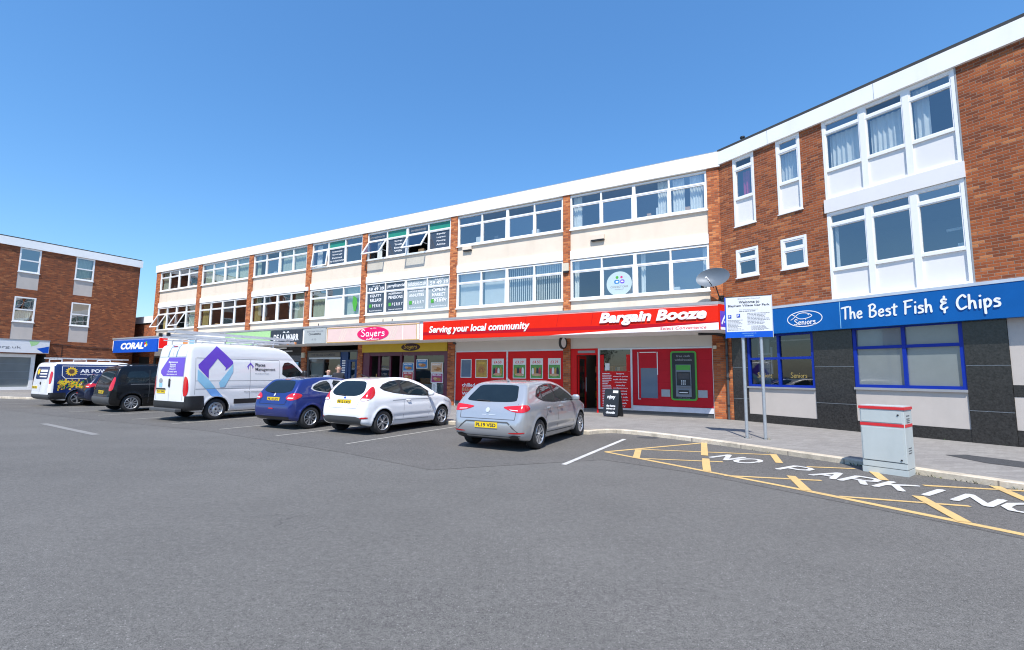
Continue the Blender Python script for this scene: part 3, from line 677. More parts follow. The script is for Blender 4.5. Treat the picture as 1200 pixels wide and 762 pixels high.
for bi, (a, b) in enumerate(BAYS):
    n = 3 if bi == 3 else 4
    xs = [a + .01 + (b - a - .02) * i / n for i in range(n + 1)]
    for lev, zz in (('u', UZ), ('l', LZ)):
        films = {}
        if lev == 'u' and bi == 2: films = {(1, 1): FILMGREEN, (3, 1): FILMGREEN, (1, 0): FILM, (3, 0): FILM}
        if lev == 'u' and bi == 3: films = {(1, 1): FILMGREEN, (1, 0): FILM}
        if lev == 'l' and bi == 2: films = {(0, 0): FILM, (1, 0): FILM, (0, 1): FILM, (1, 1): FILM, (2, 1): FILMPALE, (3, 1): FILMPALE, (2, 0): FILMPALE, (3, 0): FILMPALE}
        if lev == 'l' and bi == 3: films = {(1, 0): FILMWHITE}
        wo = window(terr, xs, zz, .0, .062, .09, .04, films=films, open_=casement_open.get((lev, bi), {}), mids={2: .13} if n == 4 else {}, sill=(.03, .06, .045))
        d = xs[1] - xs[0]; t = MB()
        if lev == 'l' and bi == 2:
            rows = [('01253', .40, .47), ('594939', .12, .36)]
            for ci, body in ((0, '59 49 39'), (3, '59 49 39')):
                text(t, '01253', xs[ci] + .45, xs[ci] + d - .45, 6.28, 6.37, .046, LETTER); text(t, body, xs[ci] + .16, xs[ci] + d - .14, 6.06, 6.25, .046, LETTER)
            text(t, 'perryfinancial', xs[1] + .12, xs[2] - .12, 6.1, 6.33, .046, LETTER); text(t, 'solutions.co.uk', xs[2] + .14, xs[3] - .1, 6.1, 6.33, .046, LETTER)
            for ci, ls in ((0, ('EQUITY', 'RELEASE')), (1, ('INDEPENDENT', 'PENSIONS')), (2, ('WHOLE OF MARKET', 'ANNUITIES')), (3, ('OPEN', 'MARKET', 'OPTION'))):
                zt = 5.86
                for l_ in ls:
                    hh = .17 if len(l_) < 10 else .10; wd = .30 if len(l_) < 8 else .22
                    text(t, l_, xs[ci] + wd, xs[ci + 1] - wd, zt - hh, zt, .044, LETTER, .02); zt -= hh + .07
                t.box(xs[ci] + .24, xs[ci] + .42, .038, .044, 5.14, 5.32, ATMGREEN); text(t, 'P E R R Y', xs[ci] + .48, xs[ci + 1] - .2, 5.15, 5.31, .044, LETTER)
                text(t, 'financial solutions', xs[ci] + .25, xs[ci + 1] - .25, 4.93, 5.0, .044, LETTER, .01)
        elif lev == 'u' and bi == 2:
            for ci, ls in ((1, ('Savings', 'Trusts', 'Estates', 'Wills')), (3, ('Equity', 'Long term', 'Planning', 'Advice'))):
                for r_, l_ in enumerate(ls): text(t, l_, xs[ci] + .5, xs[ci + 1] - .38, 8.60 - .18 * r_, 8.70 - .18 * r_, .044, LETTER)
            for ci in (0, 2): text(t, 'investments', xs[ci] + .2, xs[ci + 1] - .2, 9.0, 9.14, .046, LETTERG)
        elif lev == 'u' and bi == 3:
            for r_, l_ in enumerate(('Investments', 'Savings', 'Pensions', 'Tel 01253 594939')): text(t, l_, xs[1] + (.1 if r_ == 3 else .3), xs[2] - (.1 if r_ == 3 else .3), 8.60 - .19 * r_, 8.69 - .19 * r_, .044, LETTER)
        elif lev == 'l' and bi == 3:
            t.prism([(xs[3] - .55, 5.05), (xs[3] - .42, 5.0), (xs[3] - .30, 5.45), (xs[3] - .36, 5.75), (xs[3] - .62, 5.9), (xs[3] - .68, 5.5)], .036, .042, ATMGREEN)
        if t.v: t.build('lettering', wo)
rnd = random.Random(21)
for a, bb in BAYS:
    for zf in (3.92, 7.06):
        MB().box(bb - 2.2, bb - .3, 3.2, 3.9, zf, zf + rnd.uniform(1.2, 2.0), rnd.choice((MATS['timber_pale'], POSTERW, INTDARK))).build('cupboard', terr)
        for _ in range(3):
            x = rnd.uniform(a + .3, bb - .5); MB().box(x, x + rnd.uniform(.15, .4), .3, .5, zf + .8, zf + rnd.uniform(.95, 1.25), rnd.choice((LETTER, POSTERW, DARKGREY, POSTERP, MATS['timber_pale']))).build('storage_box', terr)
        MB().box(a + .8, a + 2.0, 1.4, 1.6, zf + 2.38, zf + 2.42, LETTER).build('ceiling_panel', terr)

# curtains and blinds seen behind the panes
def cu(bi, lev, c0, c1, z0, z1, m, label, **kk):
    a, b = BAYS[bi]; return curtain('m', a + (b - a) * c0, a + (b - a) * c1, z0, z1, .22, m, label, **kk)
cu(0, 'u', .02, .085, 7.86, 9.28, NET, 'pale net curtain beside the brick pier in the top window above the cash machine')
cu(0, 'u', .665, .735, 7.86, 9.28, NET, 'pale net curtain in the third light of the top window above the cash machine')
cu(0, 'u', .77, .85, 7.86, 9.28, NET, 'narrow net curtain starting the last light of the top window above the cash machine')
cu(0, 'u', .885, .97, 7.86, 9.28, NET, 'wide net curtain touching the corner end of the top window above the cash machine')
cu(0, 'l', .02, .06, 4.8, 6.44, NET, 'thin pale curtain by the cream alarm box end of the window with the round logo')
cu(0, 'l', .535, .565, 4.8, 6.44, NET, 'thin pale curtain next to the round logo at the thick middle mullion')
cu(0, 'l', .955, .985, 4.8, 6.44, NET, 'thin pale curtain behind the satellite dish end of the window')
for i, lb in enumerate(('closed grey vertical blind in first light above the red shop sign', 'closed grey vertical blind in second light above the red shop sign')):
    cu(1, 'l', .02 + .25 * i, .245 + .25 * i, 4.8, 6.42, SLATBLIND, lb, blind=True, gap=.05)
for i, lb in enumerate(('half open vertical blind in third light above the red shop sign', 'half open vertical blind in the last light before the pier with the cream box')):
    cu(1, 'l', .51 + .25 * i, .735 + .25 * i, 4.8, 6.42, SLATBLIND, lb, blind=True, gap=.55)
cu(2, 'u', .09, .16, 7.86, 8.8, NET, 'pale curtain behind the propped open left casement')
cu(2, 'u', .90, .99, 7.86, 8.8, NETGREEN, 'grey green curtain at the brick pier end of the top office window with green strips')
cu(3, 'u', .05, .16, 7.86, 9.2, NET, 'pale curtain behind the slightly open casement of the three-light top window')
cu(3, 'l', .02, .30, 4.8, 6.44, NETGREEN, 'green grey curtain in the first light beside the white covered pane')
cu(3, 'l', .70, .97, 4.8, 6.44, NETGREEN, 'green grey curtain behind the green leaf sticker')
for bi, lev, c0, c1, m, lb in ((4, 'u', .02, .10, NETGREEN, 'narrow green curtain in the first light of the top window third from the far end'), (4, 'u', .52, .97, NETGREEN, 'wide pale green curtain in the top window third from the far end'),
        (5, 'u', .02, .97, NETGREEN, 'pale green curtain filling the top window second from the far end'), (6, 'u', .02, .20, NETGREEN, 'greenish curtain at the far end of the top window'),
        (4, 'l', .02, .14, OCHRE, 'ochre curtain in the first light of the lower window above the lime sign'), (4, 'l', .78, .97, NETGREEN, 'pale green curtain in the last light of the lower window above the slate barber sign'),
        (5, 'l', .02, .16, OCHRE, 'ochre curtain in the first light of the lower window above the van ladder'), (6, 'l', .78, .97, NETGREEN, 'pale green curtain beside the two open casements at the far end'),
        (6, 'l', .1, .2, OCHRE, 'ochre curtain behind the open casement at the far end')):
    cu(bi, lev, c0, c1, 7.86 if lev == 'u' else 4.8, 9.28 if lev == 'u' else 6.44, m, lb)

b = MB(); b.prism(oval(0, .50, .52, .50, 40), -.004, 0, mat('pale_disc', (.46, .56, .57), .3, coat=.3, var=.03))
ring_ = lambda cx, cz, r_, m_: ribbon(b, [(cx + r_ * 1.25 * math.cos(R(a_)), cz + r_ * math.sin(R(a_))) for a_ in range(0, 361, 20)], .045, -.006, m_)
b.prism(rrect(-.20, .02, .50, .66, .06), -.006, -.004, POSTERB); b.prism(rrect(.05, .22, .50, .66, .06), -.0065, -.004, PURPLE); b.prism(rrect(-.14, -.03, .55, .61, .03), -.0075, -.006, LETTER); b.prism(rrect(.08, .18, .55, .61, .03), -.008, -.0065, LETTER)
b.prism(oval(-.08, .76, .06, .06, 14), -.006, -.004, ATMGREEN); b.prism(oval(.10, .76, .05, .05, 14), -.006, -.004, PINK)
text(b, 'CONNECT CARE', -.36, .36, .33, .41, -.006, LETTERG, .02); text(b, 'blackpool', -.18, .18, .24, .29, -.006, LETTERG, .01)
part('m', b, 'window_sign', -3.83, .04, 4.79, label='pale round window sign with coloured dots in the lower window above the red sign', cat='sign')

# canopy over the shops
cz0, cz1 = 3.12, 3.96
E1 = (.712, -.401)
cn = MB(); cn.slab([(-43.6, -1.70), (-.045, -1.70), (.62, -.34), (0.0, .0), (-43.6, .0)], cz0, cz1, WHITE)
cn.build('canopy', terr)
cc = MB(); cc.slab([(-43.7, -1.76), (-.02, -1.76), (.66, -.37), (.0, .02), (-43.7, .02)], cz1 + .002, cz1 + .10, LEADGREY)
cc.build('canopy_capping', terr)
hd = MB()
for a, b in ((-5.92, -.42), (-11.86, -6.24)): hd.box(a, b, .0, .1, 2.69, 3.118, mat('cream_header', (.62, .58, .52), .6, var=.05, scale=1.))
hd.build('header_panel', terr)
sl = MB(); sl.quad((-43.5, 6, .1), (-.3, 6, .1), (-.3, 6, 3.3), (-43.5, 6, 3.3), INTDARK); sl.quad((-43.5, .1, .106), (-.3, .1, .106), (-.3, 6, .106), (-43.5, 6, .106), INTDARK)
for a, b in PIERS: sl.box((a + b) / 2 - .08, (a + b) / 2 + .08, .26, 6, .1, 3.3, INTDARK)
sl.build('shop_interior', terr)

# --- red off-licence front, right half: cash machine panel, notice panel, door
sf = empty('shopfront', (0, 0, 0)); sf.parent = terr
b = MB(); b.box(-3.34, -.42, .02, .1, .46, 2.68, CRIMSON); b.box(-3.34, -.42, .0, .1, .26, .45, mat('pale_plinth', (.62, .62, .66), .5)); b.box(-5.92, -.42, .03, .2, .1, .255, DARKGREY)
for z in (.9, 1.35, 1.78, 2.2): b.box(-3.34, -.42, .0175, .02, z, z + .012, DKCRIM)
b.build('cash_machine_panel', sf)
b = MB()
for x in (-3.41, -4.73): b.box(x, x + .07, -.01, .1, .255, 2.685, ALU)
b.box(-.44, -.36, -.012, .1, .105, 2.685, ALU); b.box(-4.66, -.44, -.006, .1, 2.62, 2.683, ALU); b.box(-4.66, -3.41, -.008, .1, .256, .33, ALU); b.build('mullion', sf)
b = MB(); b.box(-4.65, -3.42, .02, .06, .335, 1.76, SHOPRED); b.box(-4.65, -4.50, .02, .06, 1.765, 2.42, SHOPRED); b.box(-3.58, -3.42, .02, .06, 1.765, 2.42, SHOPRED)
lt = MB(); small_print(lt, -4.56, -4.18, .35, 1.68, 20, .015, LETTER, 5, .42); 
for i, l_ in enumerate(('beers', 'wines & spirits', 'soft drinks', 'groceries', 'snacks', 'confectionery', 'cigarettes', 'newspapers', 'bread & milk', 'greeting cards', 'free cash', 'lottery', 'bill payment')):
    ww = min(.30, .022 * len(l_) + .04); text(lt, l_, -3.83 - ww, -3.83 + ww, 1.64 - i * .115, 1.70 - i * .115, .015, LETTER, .02)
vo = b.build('vinyl_panel', sf); lt.build('lettering', sf)
MB().quad((-4.65, .05, 1.765), (-3.42, .05, 1.765), (-3.42, .05, 2.62), (-4.65, .05, 2.62), GLASSD).build('pane', sf)
MB().box(-4.44, -4.26, .01, .018, 1.8, 2.08, POSTERW).build('notice', sf)
b = MB(); b.box(-5.92, -5.66, .0, .1, .1, 2.685, SHOPRED); b.box(-5.66, -4.735, .0, .1, 2.42, 2.685, SHOPRED); b.box(-4.80, -4.735, .0, .1, .1, 2.42, SHOPRED); b.box(-5.6, -4.85, -.01, 0, 2.5, 2.6, LEADGREY)
b.build('door_frame', sf)
def door_leaf(mb):   # open inwards, seen edge-on from the pavement
    mb.box(-5.64, -5.58, .1, 1.0, .12, 2.4, SHOPRED)
b = MB(); b.box(-5.655, -5.605, .12, .22, .12, 2.4, SHOPRED); b.box(-5.655, -5.605, .92, 1.02, .12, 2.4, SHOPRED); b.box(-5.655, -5.605, .22, .92, .12, .35, SHOPRED); b.box(-5.655, -5.605, .22, .92, 2.28, 2.4, SHOPRED)
b.quad((-5.63, .22, .35), (-5.63, .92, .35), (-5.63, .92, 2.28), (-5.63, .22, 2.28), GLASSD); d_ = b.build('door', sf)
MB().tube([(-5.56, .85, .9), (-5.56, .85, 1.5)], .018, ALU, 8).build('door_handle', sf)
b = MB(); rnd = random.Random(11)
for z in (.12, .5, .9, 1.3, 1.7, 2.1): b.box(-6.9, -3.6, 3.3, 3.7, z, z + .03, DARKGREY)
for z in (.15, .53, .93, 1.33, 1.73):
    x = -6.85
    while x < -3.7:
        wd_ = rnd.uniform(.07, .2); b.box(x, x + wd_, 3.34, 3.6, z, z + rnd.uniform(.18, .33), rnd.choice((POSTERB, POSTERR, POSTERG, POSTERP, POSTERGOLD, LETTER, FOOD, MAROON))); x += wd_ + .015
b.build('shelving', terr)
b = MB(); b.box(-6.6, -4.0, 1.6, 1.68, 2.88, 2.92, emit_mat('strip_lamp', (.95, .97, 1.), 4.)); b.build('strip_light', terr)
# --- red off-licence front, left half
b = MB(); b.box(-11.80, -9.02, .02, .08, .34, 2.62, SHOPRED); b.box(-8.94, -6.26, .02, .08, .34, 2.62, SHOPRED); vp = b.build('vinyl_panel', sf)
lt = MB(); 
for l_, z, h_, m in (('chilled', 1.0, .17, LETTER), ('BEERS', .80, .16, LETTERR), ('WINES', .60, .16, LETTER), ('& cider', .40, .17, LETTERR)): text(lt, l_, -11.42, -10.70, z, z + h_, .014, LETTER if m == LETTER else POSTERP, .02)
lt.build('lettering', sf)
b = MB(); b.box(-9.02, -8.94, .0, .1, .3, 2.66, ALU); b.box(-11.86, -11.80, .0, .1, .1, 2.66, ALU); b.box(-11.80, -6.24, -.004, .1, 2.62, 2.688, ALU); b.box(-11.80, -6.26, .0, .1, .1, .335, DARKGREY); b.build('mullion', sf)
# --- bakery front
sf2 = empty('shopfront', (0, 0, 0)); sf2.parent = terr
b = MB(); b.box(-18.0, -17.5, .0, .2, .1, 3.0, MAROON); b.box(-12.5, -12.28, -.01, .2, .1, 3.0, MAROON); b.box(-17.22, -17.08, .35, .5, .1, 2.68, MAROON); b.box(-15.35, -15.22, .0, .15, .1, 2.68, MAROON)
b.box(-17.5, -12.5, .02, .2, 2.5, 2.69, MAROON); b.box(-15.22, -12.5, .02, .15, .1, .62, MAROON); b.box(-14.42, -14.34, .03, .12, .62, 2.5, MAROON); b.box(-16.4, -16.28, .35, .45, .1, 2.5, MAROON)
b.build('shop_frame', sf2)
MB().quad((-15.22, .08, .62), (-12.5, .08, .62), (-12.5, .08, 2.5), (-15.22, .08, 2.5), GLASSD).build('pane', sf2)
MB().quad((-17.08, .42, .2), (-16.4, .42, .2), (-16.4, .42, 2.5), (-17.08, .42, 2.5), GLASSD).build('pane', sf2)
b = MB(); b.tube([(-17.25, .3, .95), (-17.25, .3, 1.55)], .025, GOLD, 8); b.build('door_handle', sf2)
b = MB(); b.box(-15.0, -12.6, 1.2, 1.9, .1, 1.05, POSTERW); b.box(-15.0, -12.6, 1.25, 1.8, 1.05, 1.35, FOOD); b.box(-16.9, -15.6, 3.2, 3.8, .1, 1.1, OCHRE); b.box(-17.3, -15.5, 5.4, 5.9, 1.2, 2.2, POSTERP)
b.build('bakery_counter', sf2)
# --- chambers entrance and small shop with navy frames
sf3 = empty('shopfront', (0, 0, 0)); sf3.parent = terr
b = MB(); b.box(-22.6, -22.45, .02, .15, .1, 2.75, DARKGREY); b.box(-19.75, -19.68, .0, .15, .1, 2.75, NAVY); b.box(-19.30, -19.16, .0, .15, .1, 2.75, NAVY); b.box(-18.46, -18.37, .0, .15, .1, 2.75, NAVY)
b.box(-19.16, -18.46, .01, .15, 2.2, 2.32, NAVY); b.box(-22.45, -19.75, .02, .15, 2.36, 2.46, ALU); b.box(-22.45, -19.75, .02, .15, .1, .6, DARKGREY); b.box(-21.2, -21.13, .03, .14, .6, 2.36, DARKGREY); b.box(-22.6, -18.37, .0, .15, 2.75, 2.85, DARKGREY)
b.box(-19.68, -19.30, .02, .1, .1, 2.75, NAVY); b.box(-19.16, -18.95, .03, .1, .1, 2.2, NAVY); b.box(-18.62, -18.46, .03, .1, .1, 2.2, NAVY); b.box(-18.95, -18.62, .035, .1, .1, .5, NAVY)
fo3 = b.build('shop_frame', sf3)
lt = MB()
for i in range(6): lt.box(-19.62, -19.36, .012, .018, 2.22 - i * .13, 2.29 - i * .13, LETTER)
lt.build('notice', sf3)
MB().quad((-22.45, .08, .6), (-19.75, .08, .6), (-19.75, .08, 2.36), (-22.45, .08, 2.36), GLASSD).quad((-18.95, .07, .5), (-18.62, .07, .5), (-18.62, .07, 2.2), (-18.95, .07, 2.2), GLASSD).quad((-19.16, .07, 2.32), (-18.46, .07, 2.32), (-18.46, .07, 2.75), (-19.16, .07, 2.75), GLASSD).build('pane', sf3)
b = MB(); b.box(-22.5, -19.8, -.02, .05, 2.47, 2.74, mat('dull_taupe_sign', (.16, .145, .12), .5)); text(b, 'THE VILLAGE CHAMBERS', -22.2, -20.2, 2.54, 2.67, -.022, LETTERD); b.build('inner_sign', sf3)
b = MB()
for i in range(14): b.box(-22.42 + i * .085, -22.36 + i * .085, .2, .22, .6, 2.34, SLATBLIND)
b.build('vertical_blind', sf3)
b = MB(); b.box(-20.9, -19.9, .9, 1.3, .1, 1.3, POSTERW); b.box(-20.75, -20.2, .7, .74, 1.5, 2.1, POSTERW); b.box(-21.0, -19.8, 2.0, 2.1, 1.25, 1.32, LETTER); b.box(-21.0, -19.8, 2.0, 2.1, 1.8, 1.86, LETTER); b.build('shop_fitting', sf3)
# --- barber and the shops behind the vans
for (a, bb), fm in (((-28.45, -23.05), BLACKM), ((-34.65, -28.9), DARKGREY), ((-40.6, -35.1), DARKGREY)):
    s_ = empty('shopfront', (0, 0, 0)); s_.parent = terr
    b = MB(); n = 4
    for i in range(n + 1):
        x = a + (bb - a) * i / n; b.box(max(a, x - .05), min(bb, x + .05), .0, .14, .1, 2.6, fm)
    b.box(a, bb, .004, .14, .1, .55, fm); b.box(a, bb, .004, .14, 2.6, 2.72, fm); b.build('shop_frame', s_)
    MB().quad((a, .08, .55), (bb, .08, .55), (bb, .08, 2.6), (a, .08, 2.6), GLASSD).build('pane', s_)
    MB().box(a, bb, .02, .12, 2.722, 3.118, BLACKM if fm is BLACKM else WHITE).build('header_panel', s_)
    if fm is BLACKM:
        q_ = MB(); q_.box(-25.4, -23.4, .03, .05, 1.75, 2.2, SKYVINYL); text(q_, 'barbers', -25.0, -24.0, 1.9, 2.08, .028, LETTERD); q_.build('window_sign', s_)
        q_ = MB(); q_.box(-26.4, -23.5, -.8, -.72, 2.96, 3.03, LETTER); q_.box(-26.4, -23.5, -.4, -.32, 2.82, 2.87, LETTER); q_.build('strip_light', s_)

# --- brick link and corner shop in the gap, seen past the van
lk = empty('link_building', W('m', -41.2, 0), FR['m'][1], label='low brick link building with white parapet in the gap between the two blocks', cat='building')
b = MB(); b.box(-6, -.02, .4, 5, 3.3, 5.45, BRICK); b.box(-6, -.02, .3, .4, .1, 3.1, BRICK_DARK); b.build('wall', lk)
b = MB(); b.box(-6, -.02, .3, 5, 5.46, 6.0, WHITE); b.build('parapet', lk)
b = MB(); b.box(-2.4, -.3, .28, .3, .1, 2.7, BLACKM); b.build('dark_recess_panel', lk)  # black panel paints the dark of the shop recess; no opening behind it
b = MB(); b.box(-6, -.02, .36, .40, 5.39, 5.455, FELT); b.build('flashing', lk)

# ================================================================== RIGHT WING
rw = empty('corner_building', P, FR['r'][1], label='three-storey red brick corner building with white panelled bay and blue chip shop front', cat='building')
GX = (3.54, 4.60, 5.62, 6.63)
hr = [(.56, 1.35, 6.9, 9.42), (2.12, 2.88, 6.9, 9.42), (.56, 1.37, 5.06, 6.06), (2.13, 2.93, 5.06, 6.06), (3.54, 6.63, 3.88, 9.42)]
w = MB(); wall_grid(w, .0, 13., 3.0, 9.46, hr, BRICK, .0, .1)
w.quad((13, 0, .1), (13, 10, .1), (13, 10, 9.46), (13, 0, 9.46), BRICK); w.quad((0, 10, .1), (0, 10, 9.46), (13, 10, 9.46), (13, 10, .1), BRICK)
w.build('wall', rw)
MB().box(-.02, .26, -.03, .2, .1, 3.0, BRICK_PIER).build('brick_pier', rw)
rf = MB(); rf.box(-.0, 13.1, -.09, .1, 9.42, 9.90, WHITE)
for x in (1.9, 4.95, 8.0, 11.05): rf.box(x, x + .012, -.0915, -.09, 9.43, 9.895, GALV)
rf.build('roof_fascia', rw)
rr = MB(); rr.box(.02, 13.05, -.07, 10, 9.90, 10.00, FELT); rr.box(.3, 13.0, .35, 9.5, 9.98, 10.12, FELT); rr.build('roof', rw)
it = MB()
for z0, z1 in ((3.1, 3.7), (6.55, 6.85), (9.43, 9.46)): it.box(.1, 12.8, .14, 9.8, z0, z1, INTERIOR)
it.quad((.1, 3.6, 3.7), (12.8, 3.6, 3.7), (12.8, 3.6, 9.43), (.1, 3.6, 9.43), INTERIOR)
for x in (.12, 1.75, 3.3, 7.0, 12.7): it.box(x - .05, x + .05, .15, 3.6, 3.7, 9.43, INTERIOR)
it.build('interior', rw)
window(rw, GX, (6.95, 7.84, 9.04, 9.415), .0, .075, .08, .03, films={(i, 0): WPANEL for i in range(3)}, mids={1: .15, 2: .15}, sashrows=(1, 2), name='panelled_window')
window(rw, GX, (3.88, 4.78, 6.14, 6.53), .0, .075, .08, .03, films={(i, 0): WPANEL for i in range(3)}, mids={1: .15, 2: .15}, sashrows=(1, 2), name='panelled_window')
MB().box(3.50, 6.67, -.05, .1, 6.535, 6.945, WPANEL).build('white_band', rw)
b = MB(); b.box(3.50, 6.66, -.04, .0, 3.86, 3.882, UPVC); b.box(6.635, 6.665, -.012, .01, 3.885, 6.53, LEADGREY); b.box(6.635, 6.665, -.012, .01, 6.95, 9.41, LEADGREY); b.build('window_trim', rw)
for a, bb in ((.56, 1.35), (2.12, 2.88)): window(rw, (a, bb), (6.9, 7.9, 9.0, 9.415), -.005, .07, .09, .04, films={(0, 0): WPANEL}, sashrows=(1, 2), sill=(.02, .04, .03), name='narrow_window')
for a, bb in ((.56, 1.37), (2.13, 2.93)): window(rw, (a, bb), (5.06, 5.68, 6.055), -.005, .075, .09, .045, sashrows=(0, 1), sill=(.02, .05, .045), name='small_window')
def cr(x0, x1, z0, z1, m, lb, **kk): return curtain('r', x0, x1, z0, z1, .2, m, lb, group='curtains behind the corner building windows', **kk)
cr(3.66, 4.46, 7.9, 8.98, NET, 'white net curtain across the pane of the top panelled bay nearest the narrow windows', fold=.13)
cr(4.72, 5.50, 7.9, 8.98, NET, 'white net curtain across the middle pane of the top panelled bay', fold=.12)
cr(5.72, 6.06, 7.9, 9.33, NET, 'white net curtain half covering the last pane of the top panelled bay', fold=.14)
cr(2.2, 2.82, 7.96, 8.96, NET, 'white net curtain in the narrow top window next to the panelled bay', fold=.12)
cr(.82, 1.08, 7.96, 8.9, PINK, 'magenta curtain in the narrow top window nearest the building corner', fold=.1)
cr(3.64, 3.72, 4.85, 6.1, NET, 'narrow net curtain edging the first pane of the lower panelled bay', fold=.1)
MB().box(5.0, 5.12, 1.8, 1.9, 3.72, 5.45, POSTERB).build('picture', rw)
MB().box(5.9, 6.5, 1.2, 1.25, 5.55, 5.62, LETTER).build('ceiling_panel', rw)
MB().box(6.35, 6.55, .25, .4, 4.86, 4.98, POSTERW).build('storage_box', rw)
MB().box(3.75, 3.95, 1.6, 2.2, 3.72, 5.3, POSTERW).build('door', rw)
MB().box(4.4, 6.4, 3.2, 3.55, 3.72, 5.2, MATS['timber_pale']).build('cupboard', rw)
MB().box(5.85, 6.5, 2.9, 3.5, 6.87, 8.4, INTDARK).build('cupboard', rw)
# ground floor: granite, panels, windows
g = MB(); jz = (.1, .85, 1.92, 3.0)
for a, bb in ((.27, .83), (2.95, 4.0), (6.35, 7.12)):
    g = MB()
    for i in range(3): g.box(a + .005, bb - .005, -.025, .15, jz[i] + (.007 if i else 0), jz[i + 1] - .007, GRANITE)
    g.box(a + .01, bb - .01, -.020, .1, .1, 3.0, mat('joint_mortar', (.42, .42, .41), .9))
    g.build('granite_pilaster', rw)
g = MB(); g.box(.83, 2.95, -.012, .15, .1, .36, GRANITE); g.box(4.0, 6.35, -.012, .15, .1, .40, GRANITE); g.box(7.12, 13, -.012, .15, .1, .46, GRANITE); g.build('plinth', rw)
g = MB(); g.box(.83, 2.95, .0, .15, .362, 1.22, GREYPANEL); g.box(4.0, 6.35, .0, .15, .402, 1.27, GREYPANEL); g.box(7.12, 13, .0, .15, .462, 1.20, GREYPANEL); g.box(7.12, 13, .0, .15, 1.47, 3.0, GREYPANEL); g.box(7.12, 13, -.005, .15, 1.202, 1.468, GRANITE); g.build('stall_riser', rw)
g = MB(); g.box(.80, 2.95, -.055, .12, 1.222, 1.275, LEADGREY); g.box(3.98, 6.36, -.055, .12, 1.272, 1.335, LEADGREY); g.build('window_sill', rw)
w1 = window(rw, (.83, 1.88, 2.95), (1.276, 2.2, 3.0), .0, .075, .1, .0, frame=BLUEFRAME, glass=GLASSD, name='shop_window')
lt = MB(); hand(lt, 'Seniors', 1.12, 1.62, 1.58, .16, .055, MATS['brown_lettering'], .09); hand(lt, 'Seniors', 2.2, 2.7, 1.58, .16, .055, MATS['brown_lettering'], .09); lt.build('lettering', w1)
w2 = window(rw, (4.0, 5.17, 6.35), (1.336, 2.44, 3.03), .0, .08, .1, .0, frame=BLUEFRAME, glass=FROST_REFLECT, name='shop_window')
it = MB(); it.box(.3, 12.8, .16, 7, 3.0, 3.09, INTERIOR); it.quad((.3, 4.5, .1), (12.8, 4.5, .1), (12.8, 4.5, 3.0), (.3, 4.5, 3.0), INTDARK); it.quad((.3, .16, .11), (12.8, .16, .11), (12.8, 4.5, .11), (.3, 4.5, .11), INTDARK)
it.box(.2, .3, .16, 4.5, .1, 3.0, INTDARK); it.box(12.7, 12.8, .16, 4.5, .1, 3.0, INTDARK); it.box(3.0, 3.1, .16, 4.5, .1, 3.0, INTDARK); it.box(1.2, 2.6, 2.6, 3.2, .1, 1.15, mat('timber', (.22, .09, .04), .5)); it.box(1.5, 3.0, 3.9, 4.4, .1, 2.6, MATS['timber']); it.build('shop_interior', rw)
b = MB(); b.box(.9, 1.3, .5, .56, 1.3, 2.9, FILMPALE); b.box(1.0, 1.45, .35, .42, 2.35, 2.38, LETTER); b.box(1.0, 1.45, .35, .42, 2.1, 2.13, LETTER); b.box(1.43, 1.46, .35, .42, 1.7, 2.6, LETTER); b.box(1.1, 2.4, 1.0, 1.1, 2.82, 2.86, LETTER); b.build('shop_fitting', rw)

# ================================================================== LEFT BUILDING
lb = empty('brick_block', Q, FR['l'][1], label='detached three-storey brick block with grey panels under each pair-light window', cat='building')
LX = ((-7.0, -5.92), (-4.03, -2.93), (-10.1, -9.0), (-13.2, -12.1))
hl = []
for a, bb in LX: hl += [(a, bb, 7.07, 9.90), (a, bb, 3.62, 6.53)]
w = MB(); wall_grid(w, -18., .0, 2.66, 9.96, hl, BRICK_DARK, .0, .1); w.quad((-5.1, 0, .1), (0, 0, .1), (0, 0, 2.66), (-5.1, 0, 2.66), BRICK_DARK)
w.quad((0, 0, .1), (0, 10, .1), (0, 10, 9.96), (0, 0, 9.96), BRICK_DARK); w.quad((-18, 10, .1), (0, 10, .1), (0, 10, 9.96), (-18, 10, 9.96), BRICK_DARK); w.quad((-18, 0, .1), (-18, 0, 9.96), (-18, 10, 9.96), (-18, 10, .1), BRICK_DARK)
w.build('wall', lb)
MB().box(-18.1, .12, -.10, .1, 9.92, 10.46, WHITE).build('roof_fascia', lb)
rr = MB(); rr.box(-18.05, .06, -.05, 10.1, 10.46, 10.54, FELT); rr.build('roof', lb)
for a, bb in LX:
    window(lb, (a, bb), (8.24, 9.06, 9.90), .0, .085, .08, .0, sill=(.03, .06, .05), name='window')
    window(lb, (a, bb), (4.82, 5.66, 6.525), .0, .085, .08, .0, sill=(.03, .06, .05), name='window')
    MB().box(a, bb, .01, .1, 7.07, 8.185, GREYPANEL).build('grey_panel', lb); MB().box(a, bb, .01, .1, 3.62, 4.765, GREYPANEL).build('grey_panel', lb)
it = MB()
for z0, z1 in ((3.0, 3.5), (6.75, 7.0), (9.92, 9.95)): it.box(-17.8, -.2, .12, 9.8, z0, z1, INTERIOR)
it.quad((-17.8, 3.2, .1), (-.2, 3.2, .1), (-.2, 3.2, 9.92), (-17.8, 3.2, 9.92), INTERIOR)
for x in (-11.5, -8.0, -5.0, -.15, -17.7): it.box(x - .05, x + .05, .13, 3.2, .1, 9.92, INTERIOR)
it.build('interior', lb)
lw = window(lb, (-15.5, -12.7, -9.9, -7.9, -5.63), (.22, 2.62), .0, .2, .12, .0, name='shop_window', glass=FROST_REFLECT)  # grey glass colour stands in for the reflected sky and car park
b = MB()
for z in (.95, 1.45, 1.95): b.box(-15.3, -5.84, .055, .062, z, z + .02, FILMPALE)
b.build('shelf', lw)
